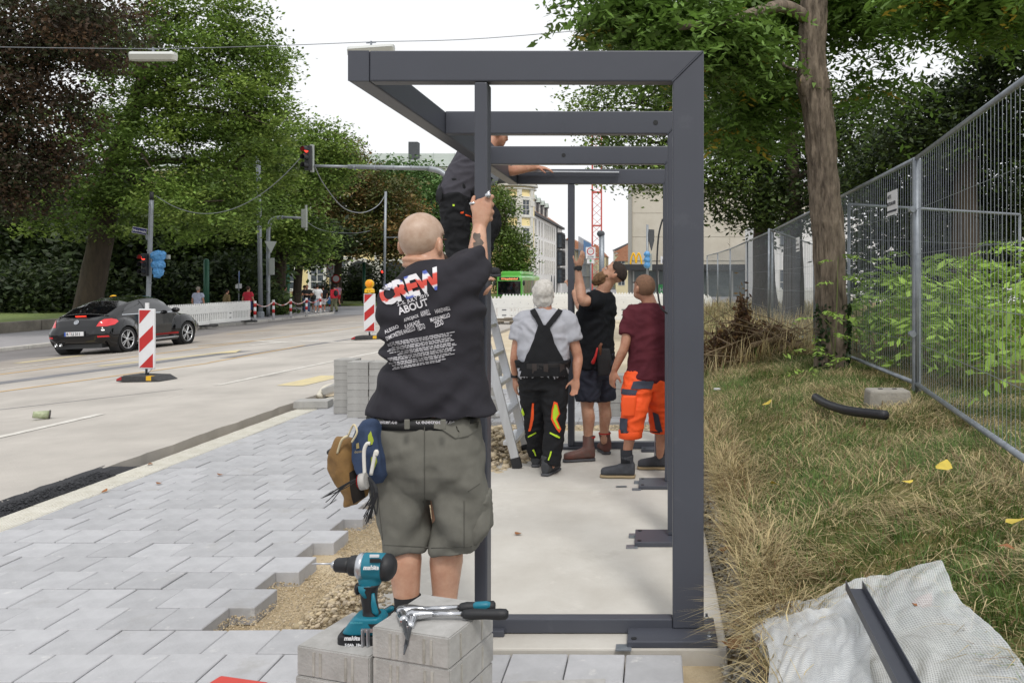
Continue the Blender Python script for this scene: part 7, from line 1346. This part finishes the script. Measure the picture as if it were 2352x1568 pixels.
# =============== pedestrians ===============
def ped(u, vf, vh, z0, face, label, shirt, pants, hairc, leg=.45, bag=None, walk=.0, skinm=skin_red, sleeve=.55, seed=0, grp='people at the crossing', shoes=None, arm='down', g=1.0):
    Yd = F*(H-z0)/(vf-V0); hgt = (vf-vh)*Yd/F; k = hgt/1.8; f = V3(face).normalized(); r = f.cross(V3((0, 0, 1))); b0 = V3(((u-U0)/F*Yd, Yd, z0)); t = thing('person', label, 'person', b0, 0, grp); Z = lambda x, y, z: b0+r*x*k+f*y*k+V3((0, 0, z*k))
    w_ = walk
    Jn = dict(pel=Z(0, 0, .96), chest=Z(0, .0, 1.27), neck=Z(0, 0, 1.50), head=Z(0, .02, 1.67), face=f, rh=r, rs=r, knL=Z(-.1, .05+w_*.5, .52), anL=Z(-.1, w_, .1), knR=Z(.1, .08-w_*.2, .52), anR=Z(.1, -w_, .1+abs(w_)*.15), back=-f)
    if arm == 'down': Jn.update(shL=Z(-.2, 0, 1.42), elL=Z(-.26, -.02-w_*.3, 1.13), wrL=Z(-.25, .06-w_*.5, .88), hdL=-V3((0, 0, 1))+f*.1, hnL=r, shR=Z(.2, 0, 1.42), elR=Z(.26, -.02+w_*.3, 1.13), wrR=Z(.25, .06+w_*.5, .88), hdR=-V3((0, 0, 1))+f*.1, hnR=-r, hsR=-1)
    else: Jn.update(shL=Z(-.2, 0, 1.42), elL=Z(-.28, .08, 1.14), wrL=Z(-.1, .26, 1.18), hdL=r+f*.1, hnL=f*-1, shR=Z(.2, 0, 1.42), elR=Z(.28, .08, 1.14), wrR=Z(.1, .26, 1.2), hdR=-r+f*.1, hnR=f*-1, hsR=-1)
    hc = mat('ped hair '+hairc, hairc, .9, var=.2, vs=30); o = dict(k=k, g=g, shirt=mat('ped cloth '+shirt, shirt, .9, var=.1, vs=6), pants=mat('ped cloth '+pants, pants, .9, var=.1, vs=6), skin=skinm, sleeve=sleeve, leg=leg, wide=1.15, vox=.02, eyes=f.y < .2, seed=seed, fold=.01, hem=-.06)
    body, M_, so_, sme, to_, tme = figure(t, Jn, o); hair_cap(body, M_, k, hc, -.04, .05, 1.09, .004, back=.04)
    for a in (Jn['anL'], Jn['anR']): hl = a-f*.07*k-V3((0, 0, .1*k)); shoe(t, hl, hl+f*.26*k, k, mat('ped shoe '+(shoes or 'd0d0d0'), shoes or 'd0d0d0', .7), MT['grey sole'], .05, vox=.02)
    return t, Z, f, r
pb = 'people walking along the far pavement'
ped(455, 744, 658, -.40, (.1, 1, 0), 'grey-haired man in a pale checked shirt behind the barrier', 'aab0c4', '3a3f4a', '8d867c', leg=1, walk=.12, seed=31, grp=pb)
ped(521, 735, 664, -.40, (.6, .8, 0), 'person with dark hair and tan jacket behind the barrier', '7d6c4a', '2c2a28', '1d1815', leg=1, sleeve=1.7, walk=.1, seed=32, grp=pb)
ped(570, 737, 657, -.40, (.25, 1, 0), 'man in red shirt and blue shorts walking along the pavement', 'b3283a', '2b3560', '3a261d', walk=.22, seed=33, grp=pb, shoes='2a2a2e')
tt, Z, f, r = ped(655, 719, 657, -.40, (.5, .85, 0), 'person in long green coat and dark scarf with a pushchair', '6f7a63', '6f7a63', '1c1a1c', leg=.85, sleeve=1.8, seed=34, arm='up', shoes='d8d4d0', g=1.1)
pc = thing('pushchair', 'dark pushchair in front of the person in the green coat', 'pushchair', Z(.1, .55, 0)); 
for dx in (-.22, .22):
    for dy in (.35, .85): B().lathe([(.06, -.02), (.11, -.02), (.11, .02), (.06, .02)], 14, Matrix.Translation(Z(dx, dy, .11)) @ Matrix.Rotation(math.atan2(r.y, r.x), 4, 'Z') @ Matrix.Rotation(R(90), 4, 'Y')).build('wheel', blackp, pc)
    B().tube([Z(dx, .85, .12), Z(dx, .55, .55), Z(dx, .2, 1.0)], .014, 6).build('frame_tube', galv, pc); B().tube([Z(dx, .35, .12), Z(dx, .6, .5)], .014, 6).build('frame_tube', galv, pc)
sq = B().loft([ring(Z(0, .72, .42), r, f, .17, .1, 12, 3), ring(Z(0, .58, .5), r, f, .19, .16, 12, 3), ring(Z(0, .42, .8), r, f, .19, .1, 12, 3), ring(Z(0, .45, .95), r, f, .15, .12, 12, 3)]); obj('seat', remesh(sq, .02, 2), mat('pushchair cloth', '24262b', .9), pc)
def backpack(t, c, col_, k=1.0, nm='shoulder_bag'): q = B().ell(c, (.13*k, .09*k, .17*k), 14, 10); me = remesh(q, .02, 1); return tag(obj(nm, me, mat('bag '+col_, col_, .8)), None)
ped(699, 716, 655, -.40, (.6, .8, 0), 'man in white shirt half hidden by the man in the black tee', 'd5d5d6', '55607a', '3a2c22', leg=1, seed=35)
ped(705, 719, 654, -.40, (.35, -.9, 0), 'bearded man in black tee and blue jeans at the crossing', '1d1e21', '4a5a78', '2a211b', leg=1, seed=36, arm='up')
ped(722, 716, 656, -.40, (-.2, 1, 0), 'person in dark cap and shorts between the waiting men', '3c3f45', '4a4d52', '2a2a2c', seed=37)
tt, Z, f, r = ped(729, 719, 653, -.40, (-.3, .95, 0), 'man in white shirt and light jeans shorts with a black shoulder bag', 'd8d9dc', 'a9b6c6', '2a211c', leg=.55, seed=38, shoes='e2e2e2')
o = backpack(tt, Z(-.18, -.1, 1.0), '1a1b1e'); o['label'] = 'small black shoulder bag on the man in white shirt'; o['category'] = 'bag'
tt, Z, f, r = ped(742, 717, 655, -.40, (-.5, .85, 0), 'man in black shirt and white shorts beside a blue bag', '1c1d20', 'd5d5d8', '241c18', leg=.5, seed=39)
o = backpack(tt, Z(.42, .05, .75), '3f84c0', 1.3); o['label'] = 'bright blue bag carried at the crossing'; o['category'] = 'bag'
tt, Z, f, r = ped(768, 717, 654, -.40, (-.75, .6, 0), 'person in red hooded jacket and olive trousers by the last bollard', 'b02030', '5f6049', '1c1a1c', leg=1, sleeve=1.75, seed=40, shoes='22242c', walk=.15)
o = backpack(tt, Z(0, -.17, 1.25), '1b1c20', 1.1, 'backpack'); o['label'] = 'black backpack on the person in the red jacket'; o['category'] = 'backpack'
ped(776, 704, 652, -.5, (-.6, .7, 0), 'person in striped top and red shorts crossing the street', 'a9879a', 'b0242c', '5a4030', leg=.4, seed=41, walk=.2, shoes='2c3450')
# =============== foreground: block stacks, tools, bubble wrap ===============
fbm_ = mat('foreground block', 'b0afad', .88, c2='9a9996', vs=14, bump=.35, bs=110, rnd=.04, detail=12)
scuffs(fbm_, 'c6c4bd', 10, .6, .7, .5, (1, 1, .25), True); scuffs(fbm_, '7f7c74', 4, .6, .74, .4, None, True)
fb_me = B().box((0, 0, .0475), (.272, .272, .0945)).mesh('paving_block'); fb_me.materials.append(fbm_)
bm = bmesh.new(); bm.from_mesh(fb_me); bmesh.ops.bevel(bm, geom=bm.edges[:], offset=.004, segments=2, affect='EDGES'); bm.to_mesh(fb_me); bm.free()
rib_m = mat('block spacer rib', 'b6b4ae', .9, c2='8d8a82', vs=20); rot = R(-17)
for (cx, cy, n, nm) in ((-.703, 2.592, 6, 'right foreground stack under the ratchets'), (-.976, 2.672, 5, 'left foreground stack under the drill')):
    for l in range(n):
        o = obj('paving_block', fb_me, None); o.location = (cx+random.uniform(-.003, .003), cy+random.uniform(-.003, .003), .001+l*.0952); o.rotation_euler = (0, 0, rot+random.uniform(-.01, .01)); tag(o, (ORD[n-1-l] if l else 'lowest')+' grey block of the '+nm, 'paving block', 'blocks stacked in the foreground')
        if l >= n-3:
            for fx in (-.07, -.045, .05, .075):
                rb = B().box((fx, -.1372, .045), (.008, .003, .075)).build('spacer_rib', rib_m, None); rb.parent = o
            for fy in (-.07, .06): rb = B().box((.1372, fy, .045), (.003, .008, .075)).build('spacer_rib', rib_m, None); rb.parent = o
tag(B().box((-.35, 3.02, .03), (.34, .33, .08), R(4)).build('paving_slab', fbm_, bevel=.004), 'loose grey slab lying in front of the shelter sill', 'paving slab')
# cordless drill
teal = mat('tool teal', '0c6d82', .45, var=.05, vs=20); tblk = mat('tool black', '1b1d21', .55, var=.1, vs=30, bump=.1, bs=200); tsil = mat('tool silver', 'bcbfc4', .3, metal=.8); dr = thing('cordless_drill', 'teal and black cordless drill standing on the left block stack', 'drill', P(835, 1490, 2.64)); D = lambda u, v, y=0: P(u, v, 2.63+y)
def xl(prof, vz, nm, m, n=24, tilt=0): # lathe along the picture's horizontal: (u, radius px)
    q = B(); q.loft([[D(u, vz-(u-860)*.0)+V3((0, r/703*math.cos(2*math.pi*j/n), r/703*math.sin(2*math.pi*j/n))) for j in range(n)] for u, r in prof]); return q.build(nm, m, dr, smooth=True, fix=True)
hz = B(); hz.loft([[D(u, 1299+dv)+V3((0, ry/703*math.cos(a), rz/703*math.sin(a))) for a in [2*math.pi*j/20 for j in range(20)]] for u, ry, rz, dv in ((832, 26, 28, 0), (838, 28, 30, 0), (880, 29, 31, 2), (890, 28, 30, 3), (898, 24, 27, 4), (903, 15, 18, 5))]); hz.loft([ring(D(852, 1325), V3((1, 0, 0)), V3((0, 1, 0)), .042, .028, 16), ring(D(848, 1350), V3((1, 0, 0)), V3((0, 1, 0)), .03, .024, 16)])
obj('motor_housing', remesh(hz, .004, 2), teal, dr)
xl([(882, 30.5), (888, 31), (896, 29.5), (902, 25), (908, 16), (909, 8)], 1302, 'end_cap', tblk); xl([(822, 25), (826, 29), (833, 30), (838, 29)], 1299, 'gear_ring', tsil); xl([(803, 19), (806, 22), (812, 23), (820, 23), (824, 22)], 1298, 'clutch_collar', tblk); xl([(770, 13), (773, 15.5), (796, 17), (804, 18)], 1297, 'chuck', tblk); xl([(761, 5), (764, 8), (771, 10)], 1296, 'chuck_nose', tsil)
xl([(716, .6), (726, 2.6), (732, 1.7), (762, 2.4)], 1294, 'drill_bit', tsil, 10)
gp = B(); gp.loft([ring(D(u, v), V3((1, 0, 0)), V3((0, 1, 0)), a/703, b_/703, 18, 2.4) for u, v, a, b_ in ((848, 1338, 28, 22), (847, 1352, 20, 20), (848, 1375, 17, 19), (852, 1400, 17, 18), (857, 1418, 24, 22), (862, 1430, 36, 26))]); obj('grip', remesh(gp, .004, 3), tblk, dr)
B().loft([ring(D(u, v, -.024), V3((1, 0, 0)), V3((0, 1, 0)), a/703, .006, 12) for u, v, a in ((838, 1345, 16), (832, 1358, 8), (840, 1372, 4))]).build('grip_front', teal, dr, smooth=True, fix=True); B().loft([ring(D(u, v, -.025), V3((1, 0, 0)), V3((0, 1, 0)), a/703, .005, 12) for u, v, a in ((857, 1362, 3), (858, 1385, 6), (862, 1405, 8), (866, 1412, 3))]).build('grip_inlay', teal, dr, smooth=True, fix=True)
B().loft([ring(D(u, v), V3((1, 0, 0)), V3((0, 1, 0)), a/703, .012, 12) for u, v, a in ((822, 1340, 5), (820, 1350, 6), (823, 1362, 5))]).build('trigger', tblk, dr, smooth=True, fix=True)
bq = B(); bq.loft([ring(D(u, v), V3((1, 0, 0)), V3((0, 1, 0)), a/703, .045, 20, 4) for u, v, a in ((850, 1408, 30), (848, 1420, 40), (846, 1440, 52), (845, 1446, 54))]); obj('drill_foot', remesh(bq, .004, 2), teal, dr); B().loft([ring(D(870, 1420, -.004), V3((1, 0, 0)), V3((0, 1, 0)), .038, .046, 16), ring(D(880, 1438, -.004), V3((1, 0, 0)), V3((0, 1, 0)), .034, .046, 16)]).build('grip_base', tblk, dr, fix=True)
bt2 = B(); bt2.loft([ring(D(845, v), V3((1, 0, 0)), V3((0, 1, 0)), a/703, .05, 20, 5) for v, a in ((1447, 60), (1452, 63), (1485, 62), (1490, 58))]); obj('battery', remesh(bt2, .004, 2), tblk, dr)
B().box(D(846, 1447, -.05), (.045, .004, .012)).build('belt_hook', tsil, dr)
for u in (833, 845): B().bar(D(u, 1444, -.055), D(u+1, 1484, -.056), .012, .006).build('belt_hook', tsil, dr, bevel=.002)
wl_ = mat('tool lettering', 'd8dadd', .6); place_text('makita', .0185, wl_, dr, D(835, 1306, -.047), (1, 0, 0), (0, 0, 1), bold=.0012, shear=.2); place_text('makita', .019, wl_, dr, D(791, 1468, -.052), (1, 0, 0), (0, 0, 1), bold=.0008, shear=.2); place_text('BRUSHLESS', .008, mat('pale teal', '5fb0bd', .6), dr, D(805, 1430, -.047), (1, 0, 0), (0, 0, 1))
place_text('5.0Ah', .012, wl_, dr, D(793, 1482, -.052), (1, 0, 0), (0, 0, 1), bold=.0006); place_text('18v', .012, wl_, dr, D(818, 1482, -.052), (1, 0, 0), (0, 0, 1), bold=.0006); B().box(D(862, 1287, -.04), (.035, .003, .012)).build('vent_slot', tblk, dr); B().box(D(860, 1276, -.03), (.03, .004, .008)).build('info_patch', wl_, dr)
sdv = thing('screwdriver', 'short teal and black screwdriver handle behind the drill', 'screwdriver', P(895, 1402, 2.72)); B().tube([P(878, 1412, 2.72), P(886, 1406, 2.72), P(900, 1397, 2.72)], [.009, .014, .013], 12, rnd=True).build('handle', tblk, sdv, smooth=True); B().tube([P(888, 1404, 2.705), P(899, 1397, 2.705)], [.011, .0095], 10, rnd=True).build('grip_inlay', teal, sdv, smooth=True)
# ratchets
def ratchet(hu, hv, eu, ev, su, label, inlay, bit_end, z=.595):
    h, e = G(hu, hv, z), G(eu, ev, z); d = (e-h).normalized(); t = thing('ratchet', label, 'ratchet', h, 0, 'ratchet wrenches on the block stack'); g0 = h.lerp(e, su); rt = V3((-d.y, d.x, 0))
    q = B(); q.loft([ring(h+d*x, rt, V3((0, 0, 1)), a, b_, 16, 2.5) for x, a, b_ in ((-.026, .008, .006), (-.02, .017, .013), (0, .022, .0155), (.02, .019, .0145), (.045, .011, .011), (.06, .009, .009))]); obj('ratchet_head', remesh(q, .0025, 2), chrome_t, t)
    B().tube([h+d*.05, g0], .0085, 14).build('shaft', chrome_t, t, smooth=True)
    L_ = (e-g0).length; B().tube([g0+d*L_*x for x in (0, .06, .2, .5, .8, .95, 1)], [.012, .0145, .017, .015, .0175, .0165, .01], 16).build('handle', tblk, t, smooth=True)
    if inlay: B().tube([g0+d*L_*x+V3((0, -.006, .006)) for x in (.35, .45, .75, .86, .9)], [.004, .0125, .0135, .011, .004], 12).build('grip_inlay', teal, t, smooth=True)
    be = P(*bit_end, 2.36); s0 = h+V3((-.004, -.012, -.006)); dv = (be-s0); B().tube([s0+dv*.0, s0+dv*.1, s0+dv*.22, s0+dv*.3], [.0165, .0165, .0135, .0125], 16).build('socket', chrome_t, t, smooth=True)
    B().tube([s0+dv*.28, s0+dv*.78], .0068, 6).build('bit', mat('bit grey', '55575b', .4, metal=.6), t); B().tube([s0+dv*.78, s0+dv*.88, s0+dv], [.0058, .0045, .002], 8).build('bit_tip', mat('bit grey'), t)
chrome_t = mat('satin chrome', 'c4c6ca', .22, metal=.95, var=.05, vs=30)
ratchet(930, 1400, 1138, 1391, .6, 'rear ratchet with teal inlay on the block stack', True, (936, 1470)); ratchet(952, 1409, 1167, 1410, .52, 'front ratchet with plain black handle on the block stack', False, (928, 1502), .592)
# red box corner
t = thing('red_case', 'red plastic case just showing at the bottom picture edge', 'case', (-1.16, 2.16, 0)); B().box((-1.16, 2.125, .26), (.15, .22, .5), R(-14)).build('case_body', mat('red plastic', 'c03528', .4, var=.05, vs=9), t, bevel=.012); B().box((-1.16, 2.125, .53), (.16, .23, .03), R(-14)).build('lid', mat('red plastic'), t, bevel=.008)
# bubble wrap
bw = mat('bubble wrap', 'e6eaed', .13, spec=.6, alpha=.62); n_ = bw.node_tree; vo = n_.nodes.new('ShaderNodeTexVoronoi'); vo.inputs['Scale'].default_value = 1; vo.inputs['Randomness'].default_value = .12
tcw = n_.nodes.new('ShaderNodeUVMap'); mpw = n_.nodes.new('ShaderNodeMapping'); mpw.inputs['Scale'].default_value = (95, 105, 1); n_.links.new(tcw.outputs[0], mpw.inputs[0]); n_.links.new(mpw.outputs[0], vo.inputs['Vector'])
bpw = n_.nodes.new('ShaderNodeBump'); bpw.inputs['Strength'].default_value = .35; bpw.inputs['Distance'].default_value = .006; bpw.invert = True; n_.links.new(vo.outputs['Distance'], bpw.inputs['Height']); n_.links.new(bpw.outputs[0], n_.nodes['Principled BSDF'].inputs['Normal'])
mrw = n_.nodes.new('ShaderNodeMapRange'); mrw.inputs[1].default_value = .15; mrw.inputs[2].default_value = .6; mrw.inputs[3].default_value = .36; mrw.inputs[4].default_value = .66; n_.links.new(vo.outputs['Distance'], mrw.inputs[0]); n_.links.new(mrw.outputs[0], n_.nodes['Principled BSDF'].inputs['Alpha'])
def gz(u, v, up):
    p = G(u, v, .35)
    for _ in range(10): p = G(u, v, max(zg(max(p.x, .43), p.y) if p.x > .4 else -.05, -.05)+up)
    return p
def wrap_sheet(A, Bc, C, Dd, label, seed, nx=60, ny=50, amp=.03):
    q = bmesh.new(); uvl = q.loops.layers.uv.new('UVMap'); g = []
    for j in range(ny+1):
        r = []
        for i in range(nx+1):
            s_, t_ = i/nx, j/ny; e = (A.lerp(Bc, s_)).lerp(Dd.lerp(C, s_), t_)
            e = e+V3((.02*math.sin(t_*9+seed), .03*math.sin(s_*8+seed), 0))
            wv = abs(noise.noise(V3((s_*2.4+seed, t_*1.8, 0))))*1.6+.55*abs(noise.noise(V3((s_*8+t_*3, t_*6+seed, 3))))+.25*abs(noise.noise(V3((s_*19, t_*17+seed, 5)))); base = (zg(max(e.x, .43), e.y) if e.x > .43 else zg(.43, e.y)-(.43-e.x)*1.1)
            e.z = max(e.z, base+.06)+amp*wv*1.6-.01; r.append(q.verts.new(e))
        g.append(r)
    for j in range(ny):
        for i in range(nx):
            f = q.faces.new((g[j][i], g[j][i+1], g[j+1][i+1], g[j+1][i]))
            for lp, (a, b_) in zip(f.loops, ((i, j), (i+1, j), (i+1, j+1), (i, j+1))): lp[uvl].uv = (a/nx, b_/ny)
    me = bpy.data.meshes.new('bubble_wrap'); q.to_mesh(me); q.free(); me.polygons.foreach_set('use_smooth', [True]*len(me.polygons)); return tag(obj('bubble_wrap', me, bw), label, 'bubble wrap', 'packaging sheets on the grass')
wrap_sheet(gz(1728, 1408, .05), gz(2150, 1290, .10), gz(2440, 1660, .05), gz(1790, 1680, .05), 'crumpled clear bubble wrap sheet on the grass at bottom right', 2.2, 80, 70, .024)
wrap_sheet(gz(1735, 1440, .09), gz(1965, 1370, .13), gz(2060, 1700, .12), gz(1800, 1720, .08), 'folded over whiter flap of bubble wrap left of the steel profile', 5.1, 50, 50, .028)
pa, pb_ = gz(1962, 1352, .2), gz(2115, 1640, .2); t = thing('steel_profile', 'anthracite steel channel lying on the bubble wrap', 'steel profile', pa); B().bar(pa, pb_, .058, .004).build('web', steel, t); d_ = (pb_-pa).normalized(); sdv_ = d_.cross(V3((0, 0, 1))).normalized()
B().bar(pa+sdv_*.031+V3((0, 0, .014)), pb_+sdv_*.031+V3((0, 0, .014)), .003, .034).build('flange', steel, t); B().bar(pa-sdv_*.031+V3((0, 0, .014)), pb_-sdv_*.031+V3((0, 0, .014)), .003, .034).build('flange', steel, t)
q = B(); c0 = gz(1735, 1560, .03); q.add([P(1690, 1600, 3.0), P(1745, 1508, 3.15), P(1790, 1600, 2.9), P(1765, 1545, 2.95)], [(0, 1, 3), (0, 3, 2), (1, 2, 3)]); tag(q.build('plastic_sheet', mat('black sheet', '2b2d31', .4)), 'black plastic sheet corner under the bubble wrap', 'sheet')
B_ = G(1427, 1117, .004); tag(B().box(B_+V3((0, 0, .002)), (.085, .03, .003), R(6)).build('metal_shim', galv), 'small thin metal shim lying on the slab', 'shim')
tag(B().box(gz(1647, 893, .05), (.07, .05, .02), .4).build('paper_scrap', whitem, bevel=.006), 'small white paper scrap on the grass beside the post', 'paper')
# tool bag on the bald man's hip
tbg = thing('tool_bag', 'navy and brown tool pouch hanging from the bald man', 'tool bag', J(830, 1080, 3.33)); nv = mat('navy cloth', '2c3c58', .85, var=.2, vs=14, bump=.2, bs=200); lth = mat('tan leather', '8a6a3c', .75, c2='6b4f2b', vs=14, bump=.25, bs=120); yg = mat('lime cloth', '8f9e2c', .8)
q = B(); q.loft([ring(J(u, v, 3.33), V3((1, -.25, 0)).normalized(), V3((.25, 1, 0)).normalized(), a/555, b_, 16, 2.4) for u, v, a, b_ in ((853, 962, 16, .03), (845, 985, 30, .05), (843, 1015, 37, .06), (850, 1050, 38, .065), (856, 1085, 30, .06), (858, 1105, 20, .04))]); me = remesh(q, .007, 2); displace(me, foldfn(.009, 14, (1, 1, .5))); obj('navy_pouch', me, nv, tbg); nvt = bvh_of(me)
q = B(); q.loft([ring(J(u, v, 3.36), V3((1, -.3, 0)).normalized(), V3((.3, 1, 0)).normalized(), a/555, b_, 16, 2.6) for u, v, a, b_ in ((800, 1005, 26, .04), (793, 1035, 34, .055), (795, 1075, 36, .06), (808, 1110, 34, .055), (818, 1140, 24, .045), (802, 1160, 8, .02))]); me = remesh(q, .007, 2); displace(me, foldfn(.006, 10, (1, 1, .6), 5)); obj('leather_pouch', me, lth, tbg); ltt = bvh_of(me)
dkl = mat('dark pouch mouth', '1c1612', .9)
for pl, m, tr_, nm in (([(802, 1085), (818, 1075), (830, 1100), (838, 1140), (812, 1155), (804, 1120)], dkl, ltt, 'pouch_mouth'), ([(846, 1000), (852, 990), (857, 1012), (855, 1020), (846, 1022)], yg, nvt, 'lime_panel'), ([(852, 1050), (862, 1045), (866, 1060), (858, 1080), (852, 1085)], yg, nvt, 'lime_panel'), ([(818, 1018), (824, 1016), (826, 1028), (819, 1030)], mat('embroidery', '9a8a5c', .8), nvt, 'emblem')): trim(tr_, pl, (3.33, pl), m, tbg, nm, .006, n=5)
place_text('deuter', .016, MT['embroidery'], tbg, J(815, 1040, 3.25), (1, -.1, .12), (-.1, 0, 1), off=.004)
for pts, r in (([(838, 1095), (836, 1040), (842, 1020), (850, 1018)], .0075), ([(852, 1090), (862, 1040), (866, 1038), (864, 1045)], .0075)): B().tube(smooth_path([J(u, v, 3.22) for u, v in pts]), r, 8).build('hook', mat('white plastic', 'd5d3cd', .4), tbg, smooth=True)
B().tube(smooth_path([J(800, 1000, 3.27), J(812, 975, 3.25), J(820, 992, 3.24), J(808, 1015, 3.25)]), .004, 6).build('draw_cord', mat('cream cord', 'cfc3a2', .8), tbg, smooth=True); B().tube(smooth_path([J(775, 1040, 3.3), J(785, 1010, 3.28), J(800, 1000, 3.28)]), .005, 6).build('draw_cord', mat('cream cord'), tbg, smooth=True)
B().tube([J(757, 1038, 3.35), J(770, 1030, 3.35), J(778, 1022, 3.35)], [.012, .013, .011], 10, rnd=True).build('tool_handle', tblk, tbg, smooth=True); B().lathe([(.03, -.012), (.033, -.012), (.033, .012), (.03, .012)], 20, Matrix.Translation(J(835, 1105, 3.2)) @ Matrix.Rotation(R(80), 4, 'Y')).build('tape_roll', mat('tape grey', 'a9a7a3', .5), tbg, smooth=True); B().lathe([(.012, -.013), (.028, -.0135)], 16, Matrix.Translation(J(832, 1105, 3.195)) @ Matrix.Rotation(R(80), 4, 'Y')).build('tape_core', redm, tbg)
rr = random.Random(8)
for i in range(16):
    e = (845+rr.uniform(-12, 22), 1175+rr.uniform(-20, 30)); B().tube(smooth_path([J(848+rr.uniform(-3, 3), 1095, 3.21), J(858+rr.uniform(-6, 10), 1130, 3.19), J(*e, 3.2)], 4), .0022, 5).build('cable_tie', tblk, tbg)
for i in range(7): B().tube(smooth_path([J(835, 1092, 3.2), J(795, 1115+rr.uniform(-5, 5), 3.2), J(740+rr.uniform(-5, 30), 1145+rr.uniform(-12, 12), 3.22)], 4), .0018, 5).build('cable_tie', tblk, tbg)
for sc in [s_ for s_ in bpy.data.scenes if s_ is not scene]: bpy.data.scenes.remove(sc)
